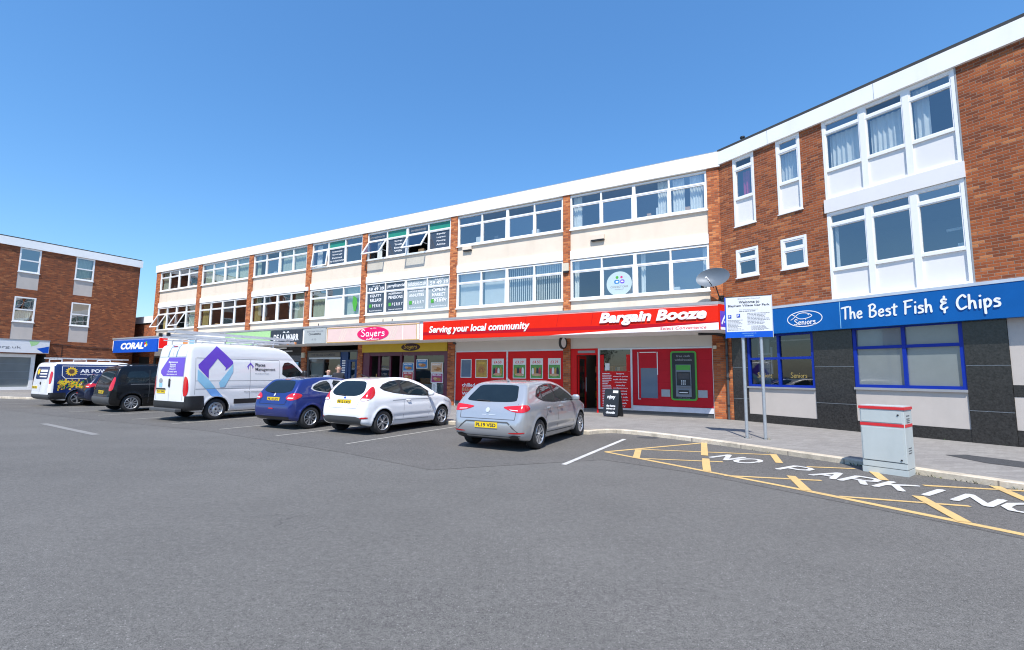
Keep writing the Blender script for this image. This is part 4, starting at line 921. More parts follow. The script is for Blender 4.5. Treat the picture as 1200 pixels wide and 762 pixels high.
MB().box(-18, -5.5, -.03, .12, .1, .21, GREYPANEL).box(-18, -5.6, .005, .12, 2.625, 2.70, GREYPANEL).build('plinth', lb)
for z in (1.0, 1.75): pass
b = MB(); b.tube([(-5.0, -.02, 3.42), (-3.2, -.03, 3.30), (-.2, -.02, 3.22)], .018, BLACKM, 6); b.tube([(-4.3, -.02, 3.4), (-4.3, -.02, .2)], .012, BLACKM, 6); b.build('wall_cable', lb)
curtain('l', -6.9, -6.0, 4.9, 5.6, .22, NETGREEN, 'pale curtain in the lower half of the first floor window above the white shop sign', group='curtains in the brick block')
curtain('l', -3.95, -3.0, 8.3, 9.8, .3, NETGREEN, 'pale curtain in the top window nearest the gap of the brick block', group='curtains in the brick block')

# ================================================================== SHOP SIGNS (each is a thing of its own)
YF = -1.70
def sign(fr, name, x0, x1, z0, z1, y, m, label, depth=.07, trim=None):
    t = at(fr, name, x0, y, z0, label=label, cat='shop sign')
    b = MB(); b.box(0, x1 - x0, -depth, 0, 0, z1 - z0, m); b.build('sign_panel', t)
    return t
def S(x, z): return x, z
# off-licence
X0, Z0 = -12.40, 3.12
t = sign('m', 'shop_sign', X0, -.03, Z0, 3.95, YF, RED, 'long bright red sign with white slanted lettering over the cash machine shop front')
Wd = 12.37
b = MB(); y = -.073
b.add([(0, y, .20), (Wd, y, .13), (Wd, y, .27), (0, y, .335)], [(0, 1, 2, 3)], DKCRIM)
b.add([(6.3, y - .002, 0), (Wd, y - .002, 0), (Wd, y - .002, .235)], [(0, 1, 2)], LETTER)
b.add([(0, y - .001, .80), (Wd, y - .001, .80), (Wd, y - .001, .832), (0, y - .001, .832)], [(0, 1, 2, 3)], mat('pale_red_edge', (.80, .35, .32), .4))
for x in (2.0, 3.6, 5.2, 6.6, 8.0): b.add([(x, y - .0015, .34), (x + .012, y - .0015, .34), (x + .10, y - .0015, .80), (x + .088, y - .0015, .80)], [(0, 1, 2, 3)], DKCRIM)
b.build('stripe', t)
b = MB(); text(b, 'Serving your local community', .36, 5.45, .20, .60, -.085, LETTER, .03, .18)
text(b, 'Bargain Booze', 8.34, 12.02, .27, .76, -.115, LETTER, .045, .22, thick=.035); text(b, 'Select Convenience', 10.5, 12.0, .055, .155, -.085, LETTERR, .005, .2)
b.build('lettering', t)
# angled end panel of the canopy
e0 = Vector((-.03, -1.76)); e1 = Vector((.66, -.40)); ed = (e1 - e0)
ep = at('m', 'end_sign', e0.x, e0.y, Z0, dr=math.atan2(ed.y, ed.x), label='angled purple and white end panel closing the red canopy beside the car park board', cat='shop sign')
b = MB(); L_ = ed.length; b.box(0, L_, -.05, 0, 0, .84, RED); b.build('sign_panel', ep)
b = MB(); b.quad((.02, -.053, .10), (L_ - .25, -.053, .10), (L_ - .25, -.053, .62), (.02, -.053, .62), PURPLE); b.quad((L_ - .25, -.054, 0), (L_, -.054, 0), (L_, -.054, .84), (L_ - .25, -.054, .84), BLUECORAL)
b.quad((.02, -.0545, .0), (L_ - .25, -.0545, 0), (L_ - .25, -.0545, .09), (.02, -.0545, .09), LETTER); [ribbon(b, [(.1 + .16 * i_, .2 + .05 * (i_ % 2)), (.2 + .17 * i_, .36), (.34 + .16 * i_, .52 - .04 * i_)], .07, -.056 - .0008 * i_, LETTER) for i_ in range(5)]; b.build('graphic', ep)
# bakery
t = sign('m', 'shop_sign', -18.80, -12.62, 3.12, 3.92, YF, BEIGEP, 'peach bakery sign with a magenta oval badge in its middle')
b = MB()
for x0_, x1_, z0_, z1_ in ((0, 6.18, .0, .04), (0, 6.18, .73, .77), (0, .04, .04, .73), (6.02, 6.06, .04, .73)): b.box(x0_, x1_, -.08, -.07, z0_, z1_, GOLD)
b.box(5.18, 5.21, -.078, -.07, .04, .73, LETTER); b.box(6.06, 6.18, -.079, -.07, .04, .73, LETTER)
b.build('trim', t)
b = MB(); b.prism(oval(3.27, .385, 1.05, .335, 40), -.085, -.07, MAGENTA); b.build('oval_badge', t)
b = MB(); hand(b, 'Sayers', 2.48, 4.08, .26, .34, -.088, LETTER, .13); text(b, 'the bakers', 2.85, 3.7, .085, .155, -.088, LETTER, .02); text(b, 'est 1931', 3.1, 3.5, .62, .67, -.088, LETTER, .01); b.build('lettering', t)
for i in range(2):
    pass
b = MB()
for cx in (1.2, 4.6):
    for k in range(3): b.prism([(cx + k * .16 - .35, .10), (cx + k * .16 - .28, .10), (cx + k * .16 + .02, .68), (cx + k * .16 - .05, .68)], -.0725, -.07, BEIGE)
b.build('graphic', t)
t = at('m', 'inner_sign', -18.0, -.02, 2.69, label='mustard yellow inner sign with dark oval under the bakery canopy', cat='shop sign')
b = MB(); b.box(0, 5.7, -.06, 0, 0, .425, YELLOWS); b.build('sign_panel', t)
b = MB(); b.prism(oval(3.42, .23, .62, .19, 36), -.075, -.06, mat('dark_maroon', (.035, .006, .012), .4)); b.build('oval_badge', t)
b = MB(); hand(b, 'Sayers', 2.98, 3.86, .17, .2, -.078, LETTERY, .13); b.build('lettering', t)
# chambers, barber, lime, white, blue
t = sign('m', 'shop_sign', -20.60, -18.92, 3.13, 3.92, YF, GREYSIGN, 'plain silver grey sign with small dark print between the slate and peach signs')
b = MB(); text(b, 'BISPHAM VILLAGE', .22, 1.5, .59, .68, -.073, LETTERG, .012); text(b, 'CHAMBERS', .36, 1.32, .44, .54, -.073, LETTERD, .02); text(b, '9-10', .62, .98, .15, .26, -.073, LETTERG, .01); b.build('lettering', t)
t = sign('m', 'shop_sign', -23.50, -20.80, 3.13, 3.92, YF, SLATE, 'dark slate barber sign with white capitals beside the lime green sign')
b = MB(); text(b, 'DE LA WARR', .28, 2.45, .20, .56, -.073, LETTER, .03); text(b, 'BARBERS', .95, 1.75, .07, .14, -.073, LETTER, .02)
b.box(.45, .85, -.074, -.073, .095, .11, LETTER); b.box(1.85, 2.2, -.074, -.073, .095, .11, LETTER)
for s_ in (-1, 1): b.add([(1.35 + s_ * .02, -.074, .62), (1.35 + s_ * .18, -.074, .74), (1.35 + s_ * .30, -.074, .64), (1.35 + s_ * .2, -.074, .66)], [(0, 1, 2, 3)], LETTER)
b.build('lettering', t)
t = sign('m', 'shop_sign', -28.0, -23.55, 3.13, 3.92, YF, LIME, 'plain pale lime green sign beside the dark slate barber sign')
b = MB(); small_print(b, .3, 1.4, .25, .5, 2, -.073, LETTER, 3, .6); b.build('lettering', t)
t = sign('m', 'shop_sign', -36.05, -28.05, 3.13, 3.92, YF, WHITE, 'white shop sign with a red end block behind the van ladder')
b = MB(); b.box(.05, 1.2, -.074, -.07, .03, .76, SHOPRED); b.box(3.2, 3.8, -.074, -.07, .15, .6, STROBE); b.box(4.0, 4.6, -.074, -.07, .15, .6, SKYVINYL); b.build('graphic', t)
t = sign('m', 'shop_sign', -42.75, -36.15, 2.93, 3.84, YF, BLUECORAL, 'royal blue betting shop sign with slanted white capitals in the gap corner', depth=.12)
b = MB(); text(b, 'CORAL', 1.25, 4.75, .22, .72, -.13, LETTER, .05, .2, thick=.01); b.build('lettering', t)
b = MB()
for k, (cx, cz, m_) in enumerate(((4.92, .60, SHOPRED), (5.10, .66, ATMGREEN), (5.16, .50, SUNYELLOW), (4.98, .44, LETTER))): b.prism(oval(cx, cz, .11, .10, 14), -.131 - .001 * k, -.12, m_)
b.build('emblem', t)
# chip shop fascia
t = at('r', 'shop_sign', .86, -.02, 2.985, label='long blue fish and chip shop sign with white handwritten lettering', cat='shop sign')
b = MB(); b.box(0, 12, -.24, 0, 0, .80, BLUE); b.build('sign_panel', t)
b = MB(); b.box(-.02, 12.02, -.25, .0, .802, .88, mat('sign_capping', (.55, .60, .66), .4, .2)); b.box(2.97, 2.985, -.243, -.24, .02, .80, SKYVINYL); b.build('capping', t)
b = MB(); pts = oval(2.0, .39, .50, .235, 44); ribbon(b, pts + [pts[0]], .025, -.244, LETTER)
fish = spline([(1.72, .46), (1.86, .56), (2.06, .56), (2.22, .47), (2.06, .40), (1.86, .40), (1.72, .50), (1.62, .56)], 6); ribbon(b, fish, .022, -.246, LETTER); ribbon(b, spline([(1.74, .47), (1.66, .41), (1.60, .38)], 5), .02, -.2475, LETTER); b.prism(oval(2.12, .50, .018, .018, 8), -.248, -.2465, LETTER)
hand(b, 'Seniors', 1.70, 2.32, .215, .17, -.25, LETTER, .15); b.build('emblem', t)
b = MB(); hand(b, 'The Best Fish & Chips', 3.02, 6.26, .27, .34, -.246, LETTER, .135, .075); b.build('lettering', t)
# left building sign
t = at('l', 'shop_sign', -16.0, -.02, 2.72, label='white shop sign with blue and green corner on the dark brick block', cat='shop sign')
b = MB(); b.box(0, 10.9, -.40, 0, 0, .84, mat('white_sign', (.74, .75, .77), .4, var=.03)); b.build('sign_panel', t)
b = MB(); b.add([(10.25, -.404, .30), (10.6, -.404, .03), (10.88, -.404, .03), (10.88, -.404, .48)], [(0, 1, 2, 3)], BLUECORAL); b.add([(9.85, -.403, .80), (10.4, -.403, .80), (10.25, -.403, .56), (9.98, -.403, .44)], [(0, 1, 2, 3)], LIME); b.build('graphic', t)
b = MB(); text(b, 'blackpoolcarers.org.uk', 5.4, 9.5, .22, .44, -.404, LETTERG, .015); b.build('lettering', t)
b = MB(); b.box(-.02, 10.92, -.42, 0, .842, .90, LEADGREY); b.build('capping', t)

# ================================================================== THINGS ON THE FACADES
def poster(fr, x0, x1, z0, z1, y, base, label, kind, group, cat='poster', frame=None):
    b = MB(); w_, h_ = x1 - x0, z1 - z0
    b.box(0, w_, -.012, 0, 0, h_, frame or POSTERW)
    yy = -.0135
    m = .035
    b.quad((m, yy, m), (w_ - m, yy, m), (w_ - m, yy, h_ - m), (m, yy, h_ - m), base)
    if kind == 'green':
        b.quad((m, yy - .001, h_ - .28), (w_ - m, yy - .001, h_ - .28), (w_ - m, yy - .001, h_ - m), (m, yy - .001, h_ - m), POSTERW)
        text(b, random.choice(('£4.50', '£5.99', '£3.29')), .12, w_ - .12, h_ - .22, h_ - .10, yy - .002, LETTERR, .02)
        for k in range(4):
            cx = w_ * (.22 + .18 * k); b.prism(oval(cx, .30, .06, .17 + .03 * (k % 2), 12), yy - .003 - k * .0005, yy - .001, (POSTERR, POSTERW, POSTERGOLD, LETTERD)[(k + int(x0 * 3)) % 4])
        b.prism(oval(w_ * .5, .17, .22, .06, 14), yy - .0056, yy - .0052, POSTERP)
    if kind == 'gold':
        b.prism(oval(w_ * .5, .38, .2, .16, 14), yy - .002, yy - .001, FOOD); text(b, 'OFFERS', .12, w_ - .12, h_ - .24, h_ - .14, yy - .002, LETTERY, .01)
    if kind in ('food', 'foodb'):
        b.prism(oval(w_ * .55, h_ * .36, w_ * .3, h_ * .18, 16), yy - .002, yy - .001, FOOD); b.prism(oval(w_ * .35, h_ * .45, w_ * .16, h_ * .12, 14), yy - .0032, yy - .0022, POSTERP)
        text(b, 'MEAL DEAL' if kind == 'food' else 'BREAKFAST', .1, w_ - .1, h_ * .72, h_ * .88, yy - .002, LETTER, .02)
    if kind == 'notice': small_print(b, .06, w_ - .06, .06, h_ - .06, 6, yy - .002, LETTERG, 4)
    return part(fr, b, 'poster', x0, y, z0, label=label, cat=cat, group=group)
G1 = 'posters along the red shop front'
poster('m', -11.51, -10.90, 1.42, 2.29, .012, BLUEGREY, 'blank dark grey board above the chilled beers lettering on the red shop front', '', G1)
poster('m', -10.68, -10.01, 1.42, 2.29, .012, POSTERGOLD, 'golden brown poster between the blank grey board and the green posters', 'gold', G1)
for a, bb, lb_ in ((-9.79, -9.15, 'green poster between the golden poster and the silver mullion on the red front'), (-8.68, -8.02, 'green poster right after the silver mullion on the red front'),
                   (-7.82, -7.20, 'green poster midway between the silver mullion and the brick pier'), (-6.96, -6.37, 'green poster next to the brick pier with the round black-rimmed sign')):
    poster('m', a, bb, 1.42, 2.30, .012, POSTERG, lb_, 'green', G1)
G2 = 'posters in the bakery window'
poster('m', -15.18, -14.46, 1.70, 2.14, .06, POSTERB, 'blue meal poster above the red price poster in the bakery window', 'food', G2)
poster('m', -15.18, -14.46, 1.24, 1.69, .06, POSTERR, 'red price poster under the blue meal poster in the bakery window', 'food', G2)
poster('m', -14.28, -13.56, 1.84, 2.31, .06, POSTERB, 'bright blue breakfast poster hung alone high in the bakery window', 'foodb', G2)
poster('m', -13.35, -12.60, 1.64, 2.14, .06, POSTERP, 'peach food poster above the purple red one in the bakery window', 'foodb', G2)
poster('m', -13.33, -12.58, 1.14, 1.63, .06, mat('poster_purple', (.35, .05, .14), .35, var=.3), 'purple red poster below the peach one in the bakery window', 'food', G2)
poster('m', -13.26, -12.95, .69, 1.13, .06, POSTERW, 'white notice low in the bakery window under the purple red poster', 'notice', G2, 'notice')
# cash machine
t = at('m', 'cash_machine', -1.44, .018, .70, label='black cash machine surround with bright green border on the red wall', cat='cash machine')
b = MB(); b.prism(rrect(-.46, .46, 0, 1.82, .10), -.05, 0, ATMGREEN); b.build('surround', t)
b = MB(); b.prism(rrect(-.40, .40, .06, 1.76, .06), -.06, -.05, BLACK); b.build('fascia', t)
b = MB(); b.box(-.27, .27, -.10, -.06, .14, 1.32, ATMGREY); b.box(-.25, .25, -.115, -.10, 1.12, 1.30, ATMGREEN); b.box(-.24, .24, -.112, -.10, .55, 1.05, BLACK); b.box(-.20, .20, -.114, -.1, .78, 1.0, mat('screen', (.03, .04, .06), .1)); b.box(-.26, .26, -.18, -.10, .50, .54, ATMGREY)
b.box(-.18, .18, -.13, -.10, .24, .38, BLACK); b.box(-.15, .15, -.132, -.13, .28, .31, LETTER)
for i in range(4):
    for j in range(3): b.box(-.08 + j * .06, -.045 + j * .06, -.125, -.112, .58 + i * .045, .61 + i * .045, ALU)
b.build('dispenser', t)
b = MB(); text(b, 'free cash', -.24, .24, 1.60, 1.68, -.062, LETTERG, .02); text(b, 'withdrawals', -.30, .30, 1.46, 1.54, -.062, LETTERG, .02); text(b, 'cash machine', -.2, .2, .08, .115, -.062, LETTERG, .01); b.build('lettering', t)
for x, lb_ in ((-2.26, 'square grey metal plate between the notice board and the cash machine'), (-.96, 'square grey metal plate between the cash machine and the corner pier')):
    part('m', MB().box(0, .32, -.015, 0, 0, .27, mat('plate_grey', (.35, .36, .38), .4, .3, var=.1)), 'metal_plate', x, .02, .82, bevel=.004, label=lb_, cat='metal plate', group='plates beside the cash machine')
t = at('m', 'notice_board', -3.13, .018, .69, label='framed notice board with blue grey lower half on the red wall', cat='notice board')
b = MB(); b.box(.0, .76, -.012, 0, .02, 1.80, CRIMSON); b.quad((.11, -.0135, .06), (.74, -.0135, .06), (.74, -.0135, 1.20), (.11, -.0135, 1.20), BLUEGREY); b.build('board', t)
b = MB(); b.box(0, .03, -.03, -.012, 0, 1.82, ALU); b.box(.73, .76, -.03, -.012, .95, 1.82, LETTER); b.box(.08, .70, -.03, -.012, 1.79, 1.82, LETTER); b.box(.03, .1, -.03, -.012, 0, .03, ALU); b.build('frame', t)
# A-board
t = empty('pavement_board', (3.72, 17.35, .098), R(-29 - 12), label='black pavement chalkboard leaning beside the red shop door', cat='A-board')
b = MB(); b.prism(rrect(-.30, .30, .04, 1.0, .07), -.03, 0, BLACKM); b.v = [(x, yy + (z - 1) * .16 * -1 * -1 if False else yy - (1 - z) * .18, z) for x, yy, z in b.v]; b.build('front_panel', t)
b = MB(); b.prism(rrect(-.30, .30, .0, 1.0, .07), .02, .05, BLACKM); b.v = [(x, yy + (1 - z) * .22, z) for x, yy, z in b.v]; b.build('rear_panel', t)
b = MB()
def brd(mb): mb.v = [(x, yy - (1 - z) * .18, z) for x, yy, z in mb.v]; return mb
text(b, 'njoy', -.16, .16, .62, .78, -.033, LETTER, .03); text(b, 'the home', -.18, .18, .36, .44, -.033, LETTER, .03); text(b, 'delivery of', -.18, .18, .25, .33, -.033, LETTER, .03); text(b, 'clouds', -.18, .18, .12, .21, -.033, LETTER, .03); b.box(.05, .26, -.034, -.033, .86, .95, POSTERW); brd(b).build('lettering', t)
# downpipe
b = MB(); b.tube([(-.30, -1.05, 2.98), (.02, -.55, 3.0), (.10, -.18, 2.94), (.12, -.10, 2.75)], .055, BLACKM, 10); b.tube([(.12, -.10, 2.76), (.12, -.10, .0)], .042, DARKGREY, 10)
for z in (.45, 1.4, 2.2): b.tube([(.12, -.10, z), (.12, -.10, z + .07)], .052, BLACKM, 10)
b.box(.06, .18, -.10, -.03, 1.42, 1.45, BLACKM)
part('r', b, 'drainpipe', 0, 0, .1, smooth=True, label='dark drainpipe with black swan neck down the brick corner pier', cat='drainpipe')
# small brackets on the corner pier
part('m', MB().box(0, .12, -.09, 0, 0, .12, BOXCREAM), 'junction_box', -.40, -.03, 2.58, bevel=.01, label='small cream junction box low on the brick corner pier under the canopy', cat='junction box')
# satellite dish
t = at('m', 'satellite_dish', -.12, -.10, 4.30, label='grey oval satellite dish on a black arm above the red sign', cat='satellite dish')
b = MB(); prof = [(r_ * .56, -.14 + .16 * (1 - r_ * r_) ) for r_ in (0.001, .2, .4, .6, .8, .92, 1.)]
prof2 = prof + [(.57, -.145), (.56, -.13)] + [(r_ * .56, .03 + -.14 + .16 * (1 - r_ * r_)) for r_ in (.92, .8, .6, .4, .2, .001)]
b.lathe_y([(r_, yy) for r_, yy in prof2], DISHGREY, 36, sz=.68); do = b.build('dish', t, smooth=True); do.location = (-.12, -.50, .72); do.rotation_euler = (R(-22), 0, R(-10))
b = MB(); b.tube([(.05, -.02, .05), (.02, -.25, .10), (-.06, -.40, .42), (-.10, -.46, .66)], .022, BLACKM, 8); b.tube([(-.12, -.52, .40), (-.26, -.95, .62)], .014, BLACKM, 8); b.tube([(.10, 0, .06), (.16, -.14, .16), (.02, -.28, .12)], .02, BLACKM, 8); b.build('arm', t, smooth=True)
b = MB(); b.tube([(-.24, -.88, .60), (-.32, -1.02, .72)], .035, LETTER, 10); b.build('receiver', t, smooth=True)
b = MB(); b.box(-.02, .14, -.03, .05, -.06, .2, BLACKM); b.build('bracket', t)
# round projecting sign on the pier, boxes on the wall
t = at('m', 'wall_sign', -6.10, -.06, 2.66, label='small round white disc in thick black rim projecting from the brick pier', cat='projecting sign')
b = MB(); pr_ = [(.19, -.03), (.25, -.06), (.27, 0), (.25, .06), (.19, .03)]; b.lathe_y(pr_, BLACK, 28); ro = b.build('rim', t, smooth=True); ro.location = (0, -.34, .26); ro.rotation_euler = (0, 0, R(-97))
b = MB(); b.lathe_y([(.001, -.035), (.2, -.035)], LETTER, 28); b.lathe_y([(.001, .035), (.2, .035)], LETTER, 28); fo = b.build('face', t); fo.location = (0, -.34, .26); fo.rotation_euler = (0, 0, R(-97))
b = MB(); b.box(-.015, .015, -.12, 0, .24, .28, BLACK); b.build('bracket', t)
for (x, z, w_, h_, lb_) in ((-11.5, 7.52, .50, .22, 'cream vent box under the top window with four plain blue panes'), (-4.98, 7.16, .58, .26, 'cream vent box under the top window above the cash machine')):
    b = MB(); b.box(0, w_, -.14, 0, .05, h_, BOXCREAM if False else RENDER); b.box(.02, w_ - .02, -.12, 0, 0, .05, BLACKM)
    part('m', b, 'vent_box', x, .03, z, bevel=.006, label=lb_, cat='vent', group='vent boxes on the cream panels')
part('m', MB().box(0, .26, -.10, 0, .08, .42, BOXCREAM).box(.03, .23, -.09, 0, 0, .08, BLACKM), 'alarm_box', -6.21, -.06, 5.92, bevel=.01, label='cream alarm box on the brick pier above the red sign', cat='alarm box')
part('m', MB().box(0, .2, -.10, 0, .1, .34, LETTER).box(.02, .12, -.2, -.1, 0, .1, BLACKM), 'alarm_box', -22.92, -.06, 6.35, bevel=.01, label='small white alarm box on the brick pier beside the three-light window', cat='alarm box')
part('m', MB().box(0, .22, -.12, 0, 0, .3, BOXCREAM), 'alarm_box', -22.9, -.06, 2.45, bevel=.01, label='cream box on the brick pier beside the barber shop under the canopy', cat='alarm box')
b = MB(); b.tube([(0, 0, .12), (0, -.10, .10)], .02, BLACKM, 8); b.tube([(-.04, -.10, .08), (.14, -.16, .03)], .04, BLACKM, 10)
part('m', b, 'security_camera', -11.5, -.5, 2.95, smooth=True, label='small black security camera under the canopy above the grey board', cat='camera')
b = MB(); b.tube([(0, 0, 0), (0, 0, .30)], .06, BLACKM, 10); b.tube([(0, 0, .29), (0, 0, .35)], .085, BLACKM, 10)
part('r', b, 'vent_pipe', .62, .6, 10.1, smooth=True, label='short black vent pipe on the roof at the building corner', cat='vent pipe')
for i, (x, lb_) in enumerate(((-5.65, 'small dark fixing on the canopy edge above the shop door'), (-15.2, 'small dark fixing on the canopy edge nearer the grey sign above the bakery badge'), (-14.6, 'small dark fixing on the canopy edge nearer the red sign above the bakery badge'), (-19.9, 'small dark fixing on the canopy edge above the grey chambers sign'))):
    part('m', MB().tube([(0, 0, 0), (0, 0, .16)], .02, BLACKM, 8).box(-.05, .05, -.03, .03, 0, .03, BLACKM), 'canopy_bracket', x, -1.45, 4.06, label=lb_, cat='bracket', group='fixings on the canopy roof')

# ================================================================== STREET FURNITURE
t = empty('car_park_sign', (5.80, 11.70, .098), math.atan2(-.19, .35), label='white car park notice on two galvanised posts with blue strip below', cat='sign')
for i, x in enumerate((0., .40)):
    MB().tube([(x, 0, -.05), (x, 0, 3.5)], .038, GALV, 14).build('post', t, smooth=True)
b = MB(); b.box(-.36, .66, -.065, -.042, 2.47, 3.50, mat('sign_white', (.68, .69, .71), .35, var=.02)); b.box(-.36, .66, -.067, -.065, 2.47, 2.62, BLUECORAL); b.build('board', t)
b = MB(); b.box(-.39, -.361, -.07, -.03, 2.46, 3.51, BLUECORAL); b.box(.661, .675, -.07, -.03, 2.46, 3.51, ALU); b.box(-.361, .661, -.07, -.03, 3.501, 3.515, BLACKM)
for z in (2.7, 3.3): b.box(-.1, .5, -.042, -.03, z, z + .04, GALV)
b.build('frame', t)
b = MB(); y = -.0685
text(b, 'Blackpool Council', -.08, .42, 3.43, 3.465, y, LETTERG, .005); text(b, 'Welcome to', -.06, .40, 3.33, 3.40, y, LETTERD, .02); text(b, 'Bispham Village Car Park', -.31, .62, 3.235, 3.305, y, LETTERD, .02)
text(b, 'Car Park Opening Hours', -.05, .36, 3.16, 3.185, y, LETTERG, .003); small_print(b, -.06, .5, 3.10, 3.145, 1, y, LETTERG, 8, .5)
b.box(-.32, -.24, y, -.0651, 2.96, 3.05, LETTERB); b.box(-.12, -.04, y, -.0651, 2.98, 3.07, LETTERB); text(b, 'P', -.30, -.265, 2.975, 3.035, y - .001, LETTER, .02); text(b, 'P', -.10, -.065, 2.995, 3.055, y - .001, LETTER, .02)
small_print(b, .12, .62, 2.78, 3.08, 9, y, LETTERG, 2, .38); small_print(b, -.33, .05, 2.64, 2.92, 9, y, LETTERG, 6, .38); small_print(b, .2, .62, 2.64, 2.76, 5, y, LETTERG, 7, .4)
text(b, 'www.blackpool.gov.uk', -.02, .30, 2.56, 2.59, y - .001, SKYVINYL, .003); text(b, 'Tel 01253 477477', .04, .24, 2.50, 2.53, y - .001, SKYVINYL, .003); b.build('lettering', t)
# utility cabinet
ca = empty('utility_cabinet', (6.08, 8.27, .0), R(-52), label='pale blue grey utility cabinet with two red bands straddling the kerb', cat='cabinet')
w_, d_, h_ = .61, .46, 1.12
b = MB(); b.box(0, w_, 0, d_, .105, h_ - .045, CABINET); b.build('body', ca, bevel=.008)
b = MB(); b.box(-.006, w_ + .006, -.006, d_ + .006, -.02, .10, CABINET); b.box(.001, w_ - .001, .001, d_ - .001, .10, .105, BLACK); b.build('plinth', ca)
b = MB(); b.box(-.012, w_ + .012, -.012, d_ + .012, h_ - .045, h_, REDTAPE); b.box(.005, w_ - .005, .005, d_ - .005, h_, h_ + .012, CABINET); b.build('lid', ca)
b = MB(); b.box(-.002, w_ - .012, -.004, 0, .79, .84, REDTAPE); b.box(w_ + .001, w_ + .004, .008, d_ - .01, .79, .84, REDTAPE); b.box(-.004, -.001, .008, d_ - .01, .79, .84, REDTAPE); b.build('red_band', ca)
b = MB(); b.box(.02, w_ - .03, -.009, -.001, .22, .765, CABINET); b.box(.02, w_ - .03, -.009, -.001, .855, 1.05, CABINET); b.box(.0, w_, -.0025, 0, .205, .212, BLACK); b.build('door', ca, bevel=.003)
b = MB(); b.tube([(w_ - .08, -.02, .99), (w_ - .08, 0, .99)], .014, BLACK, 10); b.tube([(w_ - .07, -.02, .26), (w_ - .07, 0, .26)], .014, BLACK, 10); b.build('lock', ca)
b = MB()
for z in (.86, .89, .92, .97, .36, .40, .44): b.box(w_ + .0005, w_ + .004, .12, .30, z, z + .012, DARKGREY)
b.build('vent', ca)

wd_ = MB(); rnd = random.Random(5)
def weed(p, n, h):
    for _ in range(n):
        a = rnd.uniform(0, 6.28); q = Vector((p[0] + rnd.gauss(0, .035), p[1] + rnd.gauss(0, .035), p[2])); t_ = q + Vector((math.cos(a) * h * .6, math.sin(a) * h * .6, h * rnd.uniform(.5, 1.1))); sd_ = Vector((-math.sin(a), math.cos(a), 0)) * .009
        wd_.add([q - sd_, q + sd_, t_], [(0, 1, 2)], LEAF if rnd.random() < .6 else mat('dry_grass', (.20, .17, .07), .9))
for k in range(34):
    s_ = rnd.uniform(5.9, 9.5); x, y_ = W('r', s_, -5.29)[:2]; weed((x, y_, .004), rnd.randint(2, 7), rnd.uniform(.02, .07))
for k in range(10):
    s_ = rnd.uniform(2.2, 5.5); x, y_ = W('r', s_, -5.30)[:2]; weed((x, y_, .004), rnd.randint(1, 4), rnd.uniform(.015, .04))
for p in ((5.82, 11.68, .1), (6.18, 11.48, .1)): weed(p, 9, .06)
for k in range(14):
    s_ = rnd.uniform(.3, 9); x, y_ = W('r', s_, -.04)[:2]; weed((x, y_, .1), rnd.randint(1, 3), rnd.uniform(.02, .05))
wo_ = wd_.build('kerb_weeds', kind='stuff')
# ================================================================== TREE beyond the link building
def leaves(mb, c, rad, n, size):
    for _ in range(n):
        d = Vector((random.gauss(0, 1), random.gauss(0, 1), random.gauss(0, 1))); d.normalize()
        p = Vector(c) + Vector((d.x * rad, d.y * rad, d.z * rad * .8)) * random.uniform(.35, 1.) ** .5
        u = Vector((random.gauss(0, 1), random.gauss(0, 1), random.gauss(0, 1))).normalized(); v_ = u.orthogonal().normalized(); s = size * random.uniform(.6, 1.3)
        mb.quad(p - u * s, p - v_ * s * .6, p + u * s, p + v_ * s * .6, LEAF)
tp = W('m', -46.5, 14)
t = empty('tree', tp, label='small leafy tree whose top shows over the white parapet in the gap', cat='tree')
MB().tube([(0, 0, 0), (.1, 0, 2.5), (.15, .1, 5.2)], [.2, .15, .06], BARK, 8).build('trunk', t, smooth=True)
b = MB()
for _ in range(22): leaves(b, (random.gauss(0, 1.1), random.gauss(0, 1.1), random.uniform(4.2, 7.6)), random.uniform(.5, .9), 70, .12)
b.build('crown', t)

# ================================================================== OPPOSITE SIDE of the car park (behind the camera, mirrored in glass and paint)
ob = empty('opposite_shops', (-38, -44, 0), R(4), label='low brick shop row with white fascia facing the parade across the car park', cat='building')
b = MB(); wall_grid(b, 0, 80, .0, 6.6, [(2 + 6 * i, 6 + 6 * i, .6, 2.8) for i in range(13)] + [(3 + 6 * i, 5 + 6 * i, 4.1, 5.6) for i in range(13)], BRICK_DARK, 0, .15); b.v = [(80 - x, -yy, z) for x, yy, z in b.v]; b.build('wall', ob)
b = MB(); b.box(-.2, 80.2, .0, .25, 6.6, 7.1, WHITE); b.box(-.2, 80.2, .0, .8, 2.95, 3.5, WPANEL); b.build('roof_fascia', ob)
b = MB()
for i in range(13): b.quad((74 - 6 * i, -.1, .6), (78 - 6 * i, -.1, .6), (78 - 6 * i, -.1, 2.8), (74 - 6 * i, -.1, 2.8), FILM); b.quad((75 - 6 * i, -.1, 4.1), (77 - 6 * i, -.1, 4.1), (77 - 6 * i, -.1, 5.6), (75 - 6 * i, -.1, 5.6), FILM)
b.build('pane', ob)
b = MB(); b.box(-.1, 80.1, -12, 0, 7.1, 7.2, FELT); b.build('roof', ob)
